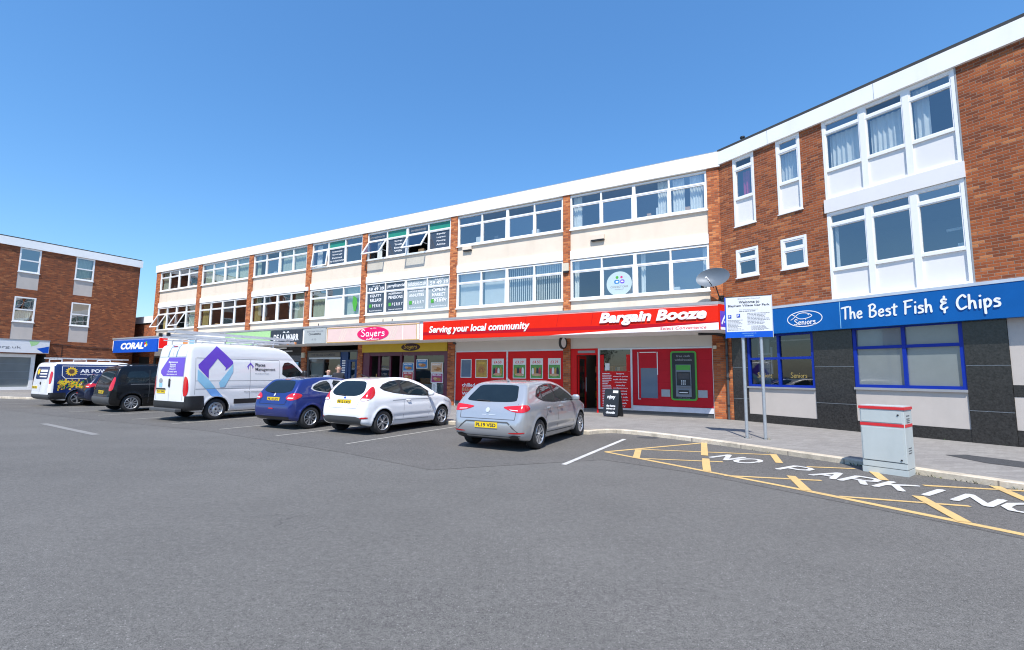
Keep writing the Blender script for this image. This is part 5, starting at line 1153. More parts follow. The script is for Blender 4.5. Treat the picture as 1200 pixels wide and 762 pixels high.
for i, (x, y_, h_, lb_) in enumerate(((-52, -30, 9, 'tall leafy tree beside the low shop row across the car park'), (48, -38, 8, 'broad leafy tree at the road end of the low shop row'), (30, -52, 11, 'big leafy tree rising behind the low shop row'), (-16, -56, 10, 'rounded leafy tree behind the middle of the low shop row'))):
    t = empty('tree', (x, y_, 0), label=lb_, cat='tree'); MB().tube([(0, 0, 0), (.1, 0, h_ * .35), (.2, .1, h_ * .6)], [.28, .2, .08], BARK, 8).build('trunk', t, smooth=True)
    b = MB()
    for _ in range(40): leaves(b, (random.gauss(0, 1.8), random.gauss(0, 1.8), random.uniform(h_ * .4, h_)), random.uniform(.9, 1.6), 45, .26)
    b.build('crown', t)

# ================================================================== VEHICLES
def chaikin(p, n=2):
    for _ in range(n):
        q = []
        for i in range(len(p)):
            a, b = p[i], p[(i + 1) % len(p)]
            q += [(a[0] * .75 + b[0] * .25, a[1] * .75 + b[1] * .25), (a[0] * .25 + b[0] * .75, a[1] * .25 + b[1] * .75)]
        p = q
    return p
def poly_sdf(px, pz, poly):
    poly = np.array(poly); d = np.full(px.shape, 1e9); inside = np.zeros(px.shape, bool)
    for i in range(len(poly)):
        a = poly[i]; b = poly[(i + 1) % len(poly)]; e = b - a; ee = e @ e + 1e-12
        t = np.clip(((px - a[0]) * e[0] + (pz - a[1]) * e[1]) / ee, 0, 1)
        dx = px - a[0] - t * e[0]; dz = pz - a[1] - t * e[1]
        d = np.minimum(d, dx * dx + dz * dz)
        c = ((a[1] > pz) != (b[1] > pz)) & (px < (b[0] - a[0]) * (pz - a[1]) / (b[1] - a[1] + 1e-12) + a[0])
        inside ^= c
    d = np.sqrt(d); return np.where(inside, -d, d)
def smax(a, b, k):
    h = np.maximum(k - np.abs(a - b), 0) / k
    return np.maximum(a, b) + h * h * k * .25
def surface_nets(F, o, s):
    nx, ny, nz = F.shape; neg = F < 0
    cnt = np.zeros((nx - 1, ny - 1, nz - 1), np.int8)
    for i in (0, 1):
        for j in (0, 1):
            for k in (0, 1): cnt += neg[i:nx - 1 + i, j:ny - 1 + j, k:nz - 1 + k]
    I, J, K = np.nonzero((cnt > 0) & (cnt < 8))
    idx = np.full(cnt.shape, -1, np.int64); idx[I, J, K] = np.arange(len(I))
    acc = np.zeros((len(I), 3)); w = np.zeros(len(I))
    C = [(i, j, k) for i in (0, 1) for j in (0, 1) for k in (0, 1)]
    for a in C:
        for ax in range(3):
            if a[ax]: continue
            b = list(a); b[ax] = 1
            fa = F[I + a[0], J + a[1], K + a[2]]; fb = F[I + b[0], J + b[1], K + b[2]]
            m = (fa < 0) != (fb < 0); t = np.where(m, fa / np.where(m, fa - fb, 1), 0)
            p = np.array(a, float)[None] + np.zeros((len(I), 3)); p[:, ax] += t
            acc[m] += p[m]; w[m] += 1
    v = (np.stack([I, J, K], 1) + acc / w[:, None]) * s + np.array(o)
    faces = []
    for ax in range(3):
        u, r = (ax + 1) % 3, (ax + 2) % 3
        sl0 = [slice(None)] * 3; sl1 = [slice(None)] * 3; sl0[ax] = slice(0, -1); sl1[ax] = slice(1, None)
        ch = neg[tuple(sl0)] != neg[tuple(sl1)]
        E_ = np.stack(np.nonzero(ch), 1)
        E_ = E_[(E_[:, u] > 0) & (E_[:, r] > 0) & (E_[:, u] < F.shape[u] - 1) & (E_[:, r] < F.shape[r] - 1)]
        first = neg[tuple(sl0)][tuple(E_.T)]
        q = []
        for du, dr in ((-1, -1), (0, -1), (0, 0), (-1, 0)):
            c = E_.copy(); c[:, u] += du; c[:, r] += dr; q.append(idx[tuple(c.T)])
        q = np.stack(q, 1); q[~first] = q[~first][:, ::-1]; faces.append(q)
    f = np.concatenate(faces); f = f[(f >= 0).all(1)]
    return v, f
def relax(v, f, it=3, lam=.5):
    e = np.concatenate([f[:, [0, 1]], f[:, [1, 2]], f[:, [2, 3]], f[:, [3, 0]]]); e = np.concatenate([e, e[:, ::-1]])
    n = np.bincount(e[:, 0], minlength=len(v))[:, None]
    for i in range(it * 2):
        a = np.stack([np.bincount(e[:, 0], v[e[:, 1], c], len(v)) for c in range(3)], 1) / n
        v = v + (a - v) * (lam if i % 2 == 0 else -lam * 1.02)
    return v
def paint(name, col, metal=0., flake=0.):
    m = mat(name, col, .28, metal, .5, 1.0, var=.02, scale=2); return m
class Car:
    """A vehicle body grown from a side profile, a width curve and a plan curve, with wheel arches cut in; trim is laid on its skin."""
    def __init__(s, key, L, Wd, prof, wz, px, wb, xr, tr, step, track_in=.03, smooth_k=.075, arch=.045, creases=((.80, .07, .012), (.43, .06, .012)), chk=2):
        s.L, s.W, s.wb, s.xr, s.tr = L, Wd, wb, xr, tr
        s.ax = (xr, xr + wb); hw = Wd / 2
        m = .12; xs = np.arange(-m, L + m, step); zs = np.arange(.05, max(p[1] for p in prof) + m, step); ny = int((hw + m) / step); ys = np.arange(-ny, ny + 1) * step
        X, Z = np.meshgrid(xs, zs, indexing='ij')
        A = poly_sdf(X, Z, chaikin(prof, chk))
        fz = np.interp(zs, [p[0] for p in wz], [p[1] for p in wz]); fx = np.interp(xs, [p[0] for p in px], [p[1] for p in px])
        ker = np.ones(5) / 5
        fz = np.convolve(np.pad(fz, 2, 'edge'), ker, 'valid'); fx = np.convolve(np.pad(fx, 2, 'edge'), ker, 'valid')
        B = hw * fz[None, :] * fx[:, None]
        ra = tr + arch
        for xa in s.ax:
            d = np.sqrt((X - xa) ** 2 + (Z - tr) ** 2); B = B + .022 * np.exp(-((d - ra - .01) / .05) ** 2) * (Z < ra + tr + .1)
        for zc, wc, dc in creases:
            B = B - dc * np.exp(-((Z - zc) / wc) ** 2) * np.clip((X - .5) / .4, 0, 1) * np.clip((L - .5 - X) / .4, 0, 1) * np.minimum(1, np.abs(X - s.ax[0]) / (ra + .25)) * np.minimum(1, np.abs(X - s.ax[1]) / (ra + .25))
        F = smax(np.repeat(A[:, None, :], len(ys), 1), np.abs(ys)[None, :, None] - B[:, None, :], smooth_k)
        for xa in s.ax:
            d = np.sqrt((X - xa) ** 2 + (Z - tr) ** 2) - ra
            cut = np.maximum(np.repeat(d[:, None, :], len(ys), 1), (hw - .34) - np.abs(ys)[None, :, None] + np.zeros_like(F))
            F = np.maximum(F, -cut)
        v, f = surface_nets(F, (xs[0], ys[0], zs[0]), step)
        v = relax(v, f, 2)
        s.v, s.f = v, f
        c = v[f].mean(1)
        dark = np.zeros(len(f), bool)
        for xa in s.ax:
            d = np.sqrt((c[:, 0] - xa) ** 2 + (c[:, 2] - tr) ** 2); bb = np.interp(c[:, 2], zs, fz) * np.interp(c[:, 0], xs, fx) * hw
            dark |= (d < ra + step * .35) & (np.abs(c[:, 1]) < bb + .03) & (c[:, 2] < tr + ra)
        dark |= c[:, 2] < min(p[1] for p in prof) + .03
        me = bpy.data.meshes.new(key); me.from_pydata(v.tolist(), [], f.tolist()); me.polygons.foreach_set('use_smooth', [True] * len(f)); me.polygons.foreach_set('material_index', dark.astype(int)); me.update()
        s.me = me; s.bvh = BVHTree.FromPolygons(v.tolist(), f.tolist())
        s.x0 = xr + wb / 2
    def place(s, name, rear_right, heading, body_mat, label, cat='car', group='cars and vans parked nose in along the kerb', bname='body'):
        """rear_right: ground point at the outside of the rear right tyre; heading: direction of travel"""
        h = R(heading); fwd = Vector((math.cos(h), math.sin(h))); left = Vector((-fwd.y, fwd.x))
        o = Vector(rear_right) - fwd * s.xr + left * (s.W / 2 - .03)
        s.root = empty(name, (o.x, o.y, 0.006), h, label=label, cat=cat, group=group)
        me = s.me.copy(); me.materials.append(body_mat); me.materials.append(BLACKM)
        b = bpy.data.objects.new(bname, me); COL.objects.link(b); b.parent = s.root; s.body = b
        return s.root
    def decal(s, name, poly, side, m, off=.004, res=.05, parent=None, mb=None, smooth=True, mirror=False):
        """lay a flat outline on the body skin. side: 'R','L' (x,z) | 'B','F' (y,z) | 'T' (x,y)"""
        if m is CARGLASS or m is TAILRED: poly = chaikin([tuple(p) for p in poly], 1)
        poly = [Vector(p) for p in poly]; pts = []
        for i in range(len(poly)):
            a, b = poly[i], poly[(i + 1) % len(poly)]; n = max(1, int((b - a).length / res))
            pts += [a.lerp(b, k / n) for k in range(n)]
        nb = len(pts); edges = [(i, (i + 1) % nb) for i in range(nb)]
        x0, x1 = min(p.x for p in pts), max(p.x for p in pts); z0, z1 = min(p.y for p in pts), max(p.y for p in pts)
        allp = list(pts); x = x0 + res * .5
        while x < x1:
            z = z0 + res * .5
            while z < z1:
                p = Vector((x, z)); ins = False
                for i in range(len(poly)):
                    a, b = poly[i], poly[(i + 1) % len(poly)]
                    if (a.y > p.y) != (b.y > p.y) and p.x < (b.x - a.x) * (p.y - a.y) / (b.y - a.y) + a.x: ins = not ins
                if ins and min((p - q).length for q in pts) > res * .4: allp.append(p)
                z += res
            x += res
        vs, _, fs, *_ = delaunay_2d_cdt(allp, edges, [], 1, 1e-5)
        out = []
        for p in vs:
            if side == 'R': o, d = Vector((p.x, -3, p.y)), Vector((0, 1, 0))
            elif side == 'L': o, d = Vector((p.x, 3, p.y)), Vector((0, -1, 0))
            elif side == 'B': o, d = Vector((-2, p.x, p.y)), Vector((1, 0, 0))
            elif side in ('CR', 'CL'):
                sg = 1 if side == 'CR' else -1; ca_, sa_ = math.cos(R(40)), math.sin(R(40)) * sg
                d = Vector((ca_, sa_, 0)); o = Vector((-sa_ * p.x, ca_ * p.x, p.y)) - d * 3
            elif side == 'F': o, d = Vector((s.L + 2, p.x, p.y)), Vector((-1, 0, 0))
            else: o, d = Vector((p.x, p.y, 4)), Vector((0, 0, -1))
            h, nrm, fi, _d = s.bvh.ray_cast(o, d)
            if h is None: h, nrm, fi, _d = s.bvh.find_nearest(o + d * 2.2)
            if nrm.dot(d) > 0: nrm = -nrm
            out.append(h + (nrm * .5 - d * .5).normalized() * off)
        own = mb is None; mb = mb or MB()
        mb.add([tuple(p) for p in out], [tuple(f) for f in fs], m)
        if own: return mb.build(name, parent or s.root, smooth=smooth)
    def line(s, mb, pts, side, m, w=.012, off=.003):
        pts = [Vector(p) for p in pts]
        for a, b in zip(pts[:-1], pts[1:]):
            d = (b - a).normalized(); n = Vector((-d.y, d.x)) * w / 2
            s.decal('', [a - n, b - n, b + n, a + n], side, m, off, .12, mb=mb)
    def pair(s, name, poly, m, off=.004, res=.06):
        s.decal(name, poly, 'R', m, off, res); s.decal(name, poly, 'L', m, off, res)
    def pairB(s, name, poly, m, off=.005, res=.04):
        s.decal(name, poly, 'B', m, off, res); s.decal(name, [(-y, z) for y, z in poly], 'B', m, off, res)
    def pairC(s, name, poly, m, off=.008, res=.04):
        s.decal(name, poly, 'CR', m, off, res); s.decal(name, [(-y, z) for y, z in poly], 'CL', m, off, res)
    def plate(s, body, y0, y1, z0, z1, m=None):
        h, *_ = s.bvh.ray_cast(Vector((-2, (y0 + y1) / 2, (z0 + z1) / 2)), Vector((1, 0, 0)))
        x = h.x - .012; b = MB(); b.box(x, x + .03, y0, y1, z0, z1, m or PLATEY); p = b.build('number_plate', s.root)
        b = MB(); text(b, body, y0 + .03, y1 - .03, z0 + .02, z1 - .02, 0, LETTERD, .03)
        b.v = [(x - .002, y1 + y0 - a, c) for a, _, c in b.v]; b.build('lettering', p)
    def wheels(s, style='multi', rimmat=None, inset=.02, width=.20, dark=None):
        tr = s.tr; rr = tr * .68
        t = MB(); prof = [(rr * .96, -.01), (rr, .0), (rr + .01, -.012), (tr * .90, -.014), (tr * .975, .004), (tr, .035), (tr, width - .035), (tr * .975, width - .004), (rr, width), (rr * .9, width)]
        t.lathe_y(prof, TYRE, 40)
        r = MB(); rm = rimmat or RIM; dk = dark or RIMDARK
        r.lathe_y([(.002, .055), (rr * .95, .055), (rr * .95, .0)], dk, 32)
        r.lathe_y([(rr * .99, -.006), (rr * .955, -.012), (rr * .90, .004), (rr * .88, .04)], rm, 40)
        def spoke(a, w0, w1, y0=.012, y1=.0):
            ca, sa = math.cos(a), math.sin(a); r0, r1 = rr * .10, rr * .92
            q = [(r0, -w0), (r1, -w1), (r1, w1), (r0, w0)]
            vs = [(x * ca - z * sa, (y0 if i in (0, 3) else y1), x * sa + z * ca) for i, (x, z) in enumerate(q)] + [(x * ca - z * sa, .05, x * sa + z * ca) for x, z in q]
            r.add(vs, [(0, 3, 2, 1), (0, 1, 5, 4), (1, 2, 6, 5), (2, 3, 7, 6), (3, 0, 4, 7)], rm)
        if style == 'five':
            for k in range(5): spoke(2 * math.pi * k / 5 + .3, rr * .15, rr * .11)
        elif style == 'split':
            for k in range(5):
                for d_ in (-.17, .17): spoke(2 * math.pi * k / 5 + .3 + d_, rr * .065, rr * .06)
        elif style == 'multi':
            for k in range(10):
                for d_ in (-.07, .07): spoke(2 * math.pi * k / 10 + d_, rr * .035, rr * .04)
        elif style == 'steel':
            r.lathe_y([(.002, .0), (rr * .30, .0), (rr * .45, .02), (rr * .86, .015)], GALV, 32)
            for k in range(8):
                a = 2 * math.pi * k / 8; r.tube([(rr * .62 * math.cos(a), .01, rr * .62 * math.sin(a)), (rr * .62 * math.cos(a), .03, rr * .62 * math.sin(a))], rr * .09, dk, 10)
        r.lathe_y([(.002, -.006), (rr * .13, -.004), (rr * .16, .02)], rm if style != 'steel' else BLACK, 20)
        first = None
        for xa in s.ax:
            for sd in (-1, 1):
                if first is None:
                    w = t.build('wheel', s.root, smooth=True); k = r.build('rim', w); first = (w, k)
                else:
                    w = first[0].copy(); COL.objects.link(w); w.parent = s.root; k = first[1].copy(); COL.objects.link(k); k.parent = w
                w.location = (xa, sd * (s.W / 2 - inset), tr); w.rotation_euler = (0, random.uniform(0, 1) if sd < 0 else 0, 0 if sd < 0 else math.pi)
    def mirrors(s, x, z, m, w=.2, h=.15, d=.11, out=.10):
        for sd in (-1, 1):
            h_, *_ = s.bvh.ray_cast(Vector((x, sd * 3, z)), Vector((0, -sd, 0)))
            yb = h_.y
            bm_ = bmesh.new(); bmesh.ops.create_uvsphere(bm_, u_segments=14, v_segments=10, radius=.5)
            for v in bm_.verts:
                c = v.co; sg = lambda q: math.copysign(abs(q * 2) ** .7 * .5, q)
                v.co = Vector((x + sg(c.x) * d, yb + sd * (out + w * .3) + sg(c.y) * w, z + .03 + sg(c.z) * h))
            me = bpy.data.meshes.new('door_mirror'); bm_.to_mesh(me); bm_.free(); me.materials.append(m); me.polygons.foreach_set('use_smooth', [True] * len(me.polygons))
            o = bpy.data.objects.new('door_mirror', me); COL.objects.link(o); o.parent = s.root
            MB().tube([(x, yb - sd * .03, z - .03), (x, yb + sd * out, z)], .03, BLACK, 8).build('mirror_arm', o)
    def handle(s, x, z, m, w=.17):
        for sd in (-1, 1):
            h_, *_ = s.bvh.ray_cast(Vector((x, sd * 3, z)), Vector((0, -sd, 0)))
            b = MB(); b.tube([(x - w / 2, h_.y - sd * .01, z), (x - w / 3, h_.y + sd * .03, z), (x + w / 3, h_.y + sd * .03, z), (x + w / 2, h_.y - sd * .01, z)], .014, m, 8); b.build('door_handle', s.root, smooth=True)
    def wiper(s, y0, z0, y1, z1):
        pts = []
        for k in range(6):
            y, z = y0 + (y1 - y0) * k / 5, z0 + (z1 - z0) * k / 5
            h_, *_ = s.bvh.ray_cast(Vector((-2, y, z)), Vector((1, 0, 0))); pts.append(h_ + Vector((-.02, 0, .005)))
        MB().tube(pts, .012, BLACK, 6).build('wiper', s.root)
    def tubeB(s, name, pts, r, m):
        out = []
        for y, z in pts:
            h_, *_ = s.bvh.ray_cast(Vector((-2, y, z)), Vector((1, 0, 0))); out.append(h_ + Vector((-.008, 0, 0)))
        MB().tube(out, r, m, 8).build(name, s.root, smooth=True)

HATCH_W = [(.1, .88), (.24, .93), (.34, .975), (.5, 1.), (.72, 1.), (.86, .985), (.95, .955), (1.05, .905), (1.2, .83), (1.35, .735), (1.46, .64), (1.6, .55)]
def plan(L, r=.82, f=.74): return [(-.2, r - .14), (0, r), (.06, r + .07), (.16, r + .125), (.32, r + .16), (.6, .995), (1., 1.), (L - 1.1, 1.), (L - .7, .985), (L - .4, .94), (L - .18, .86), (L - .05, f), (L + .2, f - .14)]

# ---- silver five-door hatchback
LEON = Car('body', 4.26, 1.80, [(.30, .20), (.09, .27), (.03, .36), (.0, .50), (.015, .62), (.05, .72), (.075, .82), (.13, .93), (.20, 1.01), (.42, 1.20), (.58, 1.335), (.66, 1.385), (.95, 1.425), (1.4, 1.455), (1.85, 1.46), (2.2, 1.435), (2.6, 1.33), (3.0, 1.12), (3.18, 1.01), (3.5, .945), (3.9, .83), (4.12, .73), (4.22, .60), (4.25, .45), (4.22, .30), (4.1, .20), (3.6, .17), (.8, .17)],
    HATCH_W, plan(4.26, .83), 2.636, .80, .318, .018)
SILVER = paint('silver_paint', (.45, .46, .475), .5)
c = LEON; c.place('parked_car', (.61, 10.30), 62.5, SILVER, 'silver five-door hatchback parked before the red shop, nearest the hatched no parking box')
c.decal('rear_window', [(-.56, 1.02), (-.30, 1.005), (.30, 1.005), (.56, 1.02), (.62, 1.05), (.52, 1.27), (.48, 1.345), (.25, 1.36), (-.25, 1.36), (-.48, 1.345), (-.52, 1.27), (-.62, 1.05)], 'B', CARGLASS, .004)
c.pair('side_window_trim', [(.78, 1.12), (.95, 1.25), (1.2, 1.335), (1.6, 1.385), (2.0, 1.38), (2.35, 1.315), (2.75, 1.14), (2.98, 1.015), (2.96, .965), (2.3, .955), (1.6, .965), (1.12, 1.0), (.9, 1.06)], BLACK, .003)
c.pair('rear_door_window', [(1.13, 1.035), (1.15, 1.28), (1.3, 1.325), (1.68, 1.36), (1.78, 1.36), (1.80, .985), (1.5, .99)], CARGLASS, .006); c.pair('front_door_window', [(1.88, .985), (1.86, 1.36), (2.05, 1.35), (2.35, 1.285), (2.68, 1.13), (2.86, 1.02), (2.86, .985)], CARGLASS, .006); c.pair('quarter_window', [(.83, 1.12), (.98, 1.22), (1.09, 1.265), (1.08, 1.045), (.95, 1.075)], CARGLASS, .006)
c.decal('windscreen', [(-.60, 1.06), (.60, 1.06), (.50, 1.36), (-.50, 1.36)], 'F', CARGLASS, .004)
c.pairC('tail_light', [(-.33, .905), (-.44, .84), (-.60, .80), (-.76, .815), (-.88, .865), (-.87, .925), (-.80, .965), (-.60, .945), (-.42, .925)], TAILRED)
c.pairC('reverse_light', [(-.44, .862), (-.47, .846), (-.60, .836), (-.60, .852)], LAMPWHITE, .013)
c.pairC('rear_reflector', [(-.40, .375), (-.70, .385), (-.76, .415), (-.44, .405)], TAILRED)
b = MB(); c.decal('', [(-.70, .22), (.70, .22), (.78, .34), (.62, .345), (.50, .31), (-.50, .31), (-.62, .345), (-.78, .34)], 'B', BLACKM, .006, mb=b); b.build('rear_valance', c.root, smooth=True)
b = MB(); c.line(b, [(-.74, .40), (-.50, .60), (.50, .60), (.74, .40)], 'B', DARKGREY, .03, .004); c.line(b, [(-.68, .98), (-.66, .66), (.66, .66), (.68, .98)], 'B', DARKGREY, .012)  # bumper line paints the shaded edge of the plate recess
for sd in 'RL':
    c.line(b, [(1.84, .96), (1.84, .3)], sd, DARKGREY); c.line(b, [(1.18, 1.0), (1.20, .72), (1.10, .64)], sd, DARKGREY); c.line(b, [(2.95, .98), (2.93, .6), (2.9, .3)], sd, DARKGREY); c.line(b, [(.55, .845), (1.4, .83), (2.9, .85)], sd, MATS['lead_grey'], .012); c.line(b, [(1.2, .32), (2.9, .30)], sd, DARKGREY, .02)
b.build('gap_or_crease_line', c.root)
c.plate('PL19 VSD', -.27, .27, .475, .59); c.wheels('multi'); c.mirrors(2.78, 1.0, SILVER); c.handle(1.32, .86, SILVER); c.handle(2.04, .865, SILVER); c.wiper(.02, 1.02, .34, 1.03)
b = MB(); c.decal('', oval(0, .84, .05, .05, 14), 'B', ALU, .012, .03, mb=b); b.build('badge', c.root)
b = MB(); c.decal('', [(-.2, .735), (-.04, .735), (-.04, .75), (-.2, .75)], 'B', ALU, .006, .05, mb=b); c.decal('', [(.02, .735), (.12, .735), (.12, .75), (.02, .75)], 'B', ALU, .006, .05, mb=b); b.build('model_badge', c.root)
c.pair('headlight', [(3.75, .74), (4.05, .66), (4.16, .62), (4.1, .72), (3.8, .83)], LAMPWHITE, .006); MB().tube([(1.05, 0, 1.425), (.92, 0, 1.50), (.90, 0, 1.50)], [.035, .02, .008], SILVER, 8).build('aerial', c.root)

# ---- white three-door hatchback
FIESTA = Car('body', 3.95, 1.72, [(.30, .21), (.08, .28), (.02, .40), (.0, .54), (.02, .66), (.06, .76), (.085, .84), (.12, .96), (.17, 1.05), (.30, 1.22), (.42, 1.36), (.50, 1.405), (.8, 1.44), (1.2, 1.475), (1.6, 1.48), (2.0, 1.44), (2.4, 1.30), (2.8, 1.09), (2.98, .99), (3.25, .935), (3.6, .83), (3.8, .73), (3.90, .60), (3.93, .45), (3.9, .30), (3.8, .20), (3.3, .17), (.8, .17)],
    HATCH_W, plan(3.95, .83), 2.489, .66, .305, .018)
WHITEP = paint('white_paint', (.80, .81, .83), 0.)
c = FIESTA; c.place('parked_car', (-3.38, 12.52), 60.5, WHITEP, 'white three-door hatchback parked before the bakery')
c.decal('rear_window', [(-.55, 1.05), (-.42, 1.0), (-.25, .985), (.25, .985), (.42, 1.0), (.55, 1.05), (.60, 1.12), (.50, 1.31), (.40, 1.365), (.2, 1.375), (-.2, 1.375), (-.40, 1.365), (-.50, 1.31), (-.60, 1.12)], 'B', CARGLASS, .004)
c.pair('side_window_trim', [(.62, 1.20), (.76, 1.29), (1.05, 1.37), (1.45, 1.41), (1.85, 1.37), (2.25, 1.24), (2.62, 1.04), (2.74, .96), (2.6, .935), (2.2, .945), (1.6, .99), (1.1, 1.05), (.75, 1.125)], BLACK, .003)
c.pair('quarter_window', [(.68, 1.20), (.80, 1.27), (1.05, 1.345), (1.32, 1.38), (1.40, 1.03), (1.1, 1.075), (.80, 1.14)], CARGLASS, .006); c.pair('door_window', [(1.49, 1.02), (1.42, 1.385), (1.82, 1.35), (2.18, 1.235), (2.44, 1.11), (2.46, .965), (2.2, .965)], CARGLASS, .006); c.pair('front_quarter_window', [(2.50, .965), (2.48, 1.09), (2.66, .98), (2.64, .965)], CARGLASS, .006)
c.decal('windscreen', [(-.58, 1.03), (.58, 1.03), (.48, 1.38), (-.48, 1.38)], 'F', CARGLASS, .004)
c.pairC('tail_light', [(-.48, .87), (-.66, .87), (-.80, .93), (-.86, 1.04), (-.83, 1.20), (-.78, 1.24), (-.72, 1.20), (-.64, 1.08), (-.54, .96)], TAILRED)
c.pairC('reverse_light', [(-.50, .88), (-.66, .88), (-.77, .925), (-.56, .935)], LAMPWHITE, .013)
c.pairC('rear_reflector', [(-.52, .42), (-.72, .43), (-.72, .47), (-.52, .465)], TAILRED)
b = MB(); c.decal('', [(-.56, .21), (.56, .21), (.66, .33), (.72, .44), (.50, .475), (-.50, .475), (-.72, .44), (-.66, .33)], 'B', MATS['dark_grey'], .006, mb=b); b.build('rear_valance', c.root, smooth=True)
b = MB(); c.line(b, [(-.60, 1.0), (-.52, .82), (-.50, .68), (.50, .68), (.52, .82), (.60, 1.0)], 'B', LEADGREY, .012)
for sd in 'RL':
    c.line(b, [(1.44, 1.0), (1.42, .32)], sd, LEADGREY); c.line(b, [(2.60, .94), (2.56, .6), (2.5, .3)], sd, LEADGREY); c.line(b, [(1.0, .86), (1.6, .875), (2.5, .86)], sd, LEADGREY, .014); c.line(b, [(1.1, .33), (2.5, .31)], sd, LEADGREY, .016)
b.build('gap_or_crease_line', c.root)
b = MB(); c.line(b, [(-.25, .905), (.25, .905)], 'B', ALU, .025, .012); b.build('tailgate_strip', c.root)
c.plate('PF12 LXO', -.26, .26, .775, .885); c.wheels('split'); c.mirrors(2.46, .99, WHITEP); c.handle(1.62, .85, WHITEP); c.wiper(.0, .995, .30, 1.02)
b = MB(); c.decal('', oval(0, .945, .038, .02, 16), 'B', LETTERB, .014, .03, mb=b); b.build('badge', c.root)
c.pair('headlight', [(3.2, .80), (3.62, .70), (3.76, .66), (3.68, .76), (3.3, .90)], LAMPWHITE, .006)
MB().tube([(.95, 0, 1.45), (.62, 0, 1.55)], .008, BLACK, 6).build('aerial', c.root)

# ---- blue hatchback, and two more of the same kind almost hidden between the vans
P208 = Car('body', 3.96, 1.73, [(.30, .21), (.08, .28), (.02, .40), (.0, .55), (.015, .68), (.06, .78), (.09, .88), (.13, .97), (.20, 1.06), (.34, 1.24), (.44, 1.345), (.54, 1.39), (.85, 1.43), (1.25, 1.46), (1.6, 1.46), (2.0, 1.43), (2.4, 1.31), (2.8, 1.10), (3.0, .99), (3.3, .93), (3.65, .82), (3.84, .71), (3.93, .58), (3.95, .44), (3.92, .30), (3.8, .20), (3.3, .17), (.8, .17)],
    HATCH_W, plan(3.96, .82), 2.538, .66, .31, .019)
def dress208(c, pm, plate, seen=True):
    c.decal('rear_window', [(-.54, 1.05), (-.30, 1.0), (.30, 1.0), (.54, 1.05), (.60, 1.10), (.48, 1.33), (.25, 1.355), (-.25, 1.355), (-.48, 1.33), (-.60, 1.10)], 'B', CARGLASS, .004)
    c.pair('side_window_trim', [(.70, 1.12), (.80, 1.24), (1.1, 1.345), (1.5, 1.385), (1.9, 1.36), (2.3, 1.23), (2.65, 1.05), (2.78, .965), (2.7, .94), (2.2, .945), (1.5, .97), (1.0, 1.02), (.8, 1.06)], ALU if seen else BLACK, .003)
    c.pair('rear_door_window', [(.76, 1.13), (.84, 1.22), (1.12, 1.32), (1.40, 1.355), (1.44, .99), (1.05, 1.035), (.84, 1.075)], CARGLASS, .006); c.pair('front_door_window', [(1.54, .985), (1.5, 1.36), (1.88, 1.335), (2.26, 1.21), (2.58, 1.05), (2.68, .97), (2.2, .965)], CARGLASS, .006)
    c.decal('windscreen', [(-.58, 1.04), (.58, 1.04), (.48, 1.36), (-.48, 1.36)], 'F', CARGLASS, .004)
    c.pairC('tail_light', [(-.43, .86), (-.55, .80), (-.74, .83), (-.88, .92), (-.82, 1.0), (-.62, 1.01), (-.50, .95)], TAILRED)
    c.pairC('reverse_light', [(-.50, .855), (-.66, .86), (-.68, .885), (-.52, .89)], LAMPWHITE, .013)
    b = MB(); c.decal('', [(-.62, .21), (.62, .21), (.72, .36), (-.72, .36)], 'B', BLACKM, .006, mb=b); b.build('rear_valance', c.root, smooth=True)
    b = MB(); c.decal('', [(-.10, .56), (.10, .56), (.10, .595), (-.10, .595)], 'B', TAILRED, .006, mb=b); b.build('rear_reflector', c.root)
    b = MB(); c.line(b, [(-.60, 1.0), (-.54, .70), (.54, .70), (.60, 1.0)], 'B', BLACK, .012)
    for sd in 'RL': c.line(b, [(1.49, .97), (1.47, .32)], sd, BLACK); c.line(b, [(2.66, .94), (2.6, .3)], sd, BLACK); c.line(b, [(.95, 1.0), (1.0, .75), (.95, .68)], sd, BLACK)
    b.build('gap_or_crease_line', c.root)
    c.plate(plate, -.26, .26, .775, .885); c.wheels('multi'); c.mirrors(2.55, 1.0, pm); c.handle(1.66, .86, pm); c.wiper(.0, 1.01, .28, 1.03)
    b = MB(); c.decal('', oval(0, .955, .035, .045, 12), 'B', ALU, .012, .03, mb=b); b.build('badge', c.root)
    b = MB(); c.decal('', [(-.12, 1.37), (.12, 1.37), (.12, 1.39), (-.12, 1.39)], 'B', TAILRED, .012, mb=b); b.build('brake_light', c.root)
    c.pair('headlight', [(3.3, .80), (3.66, .70), (3.8, .66), (3.72, .76), (3.35, .88)], LAMPWHITE, .006)
BLUEP = paint('blue_paint', (.018, .032, .185), .35)
c = P208; c.place('parked_car', (-5.72, 13.52), 62.5, BLUEP, 'dark blue hatchback parked between the white hatchback and the white van'); dress208(c, BLUEP, 'PK14 UXY')
NAVYP = paint('navy_paint', (.012, .018, .05), .3)
c.place('parked_car', (-18.35, 21.30), 62., NAVYP, 'navy blue car mostly hidden between the sunflower van and the black van'); dress208(c, NAVYP, 'PO15 KZT', False)
BLACKP = mat('black_paint', (.004, .004, .0045), .25, spec=.35, coat=.35, var=.02)
c.place('parked_car', (-22.10, 25.05), 62., BLACKP, 'dark car showing just a sliver beyond the rear of the sunflower van'); dress208(c, BLACKP, 'YD10 HVL', False)

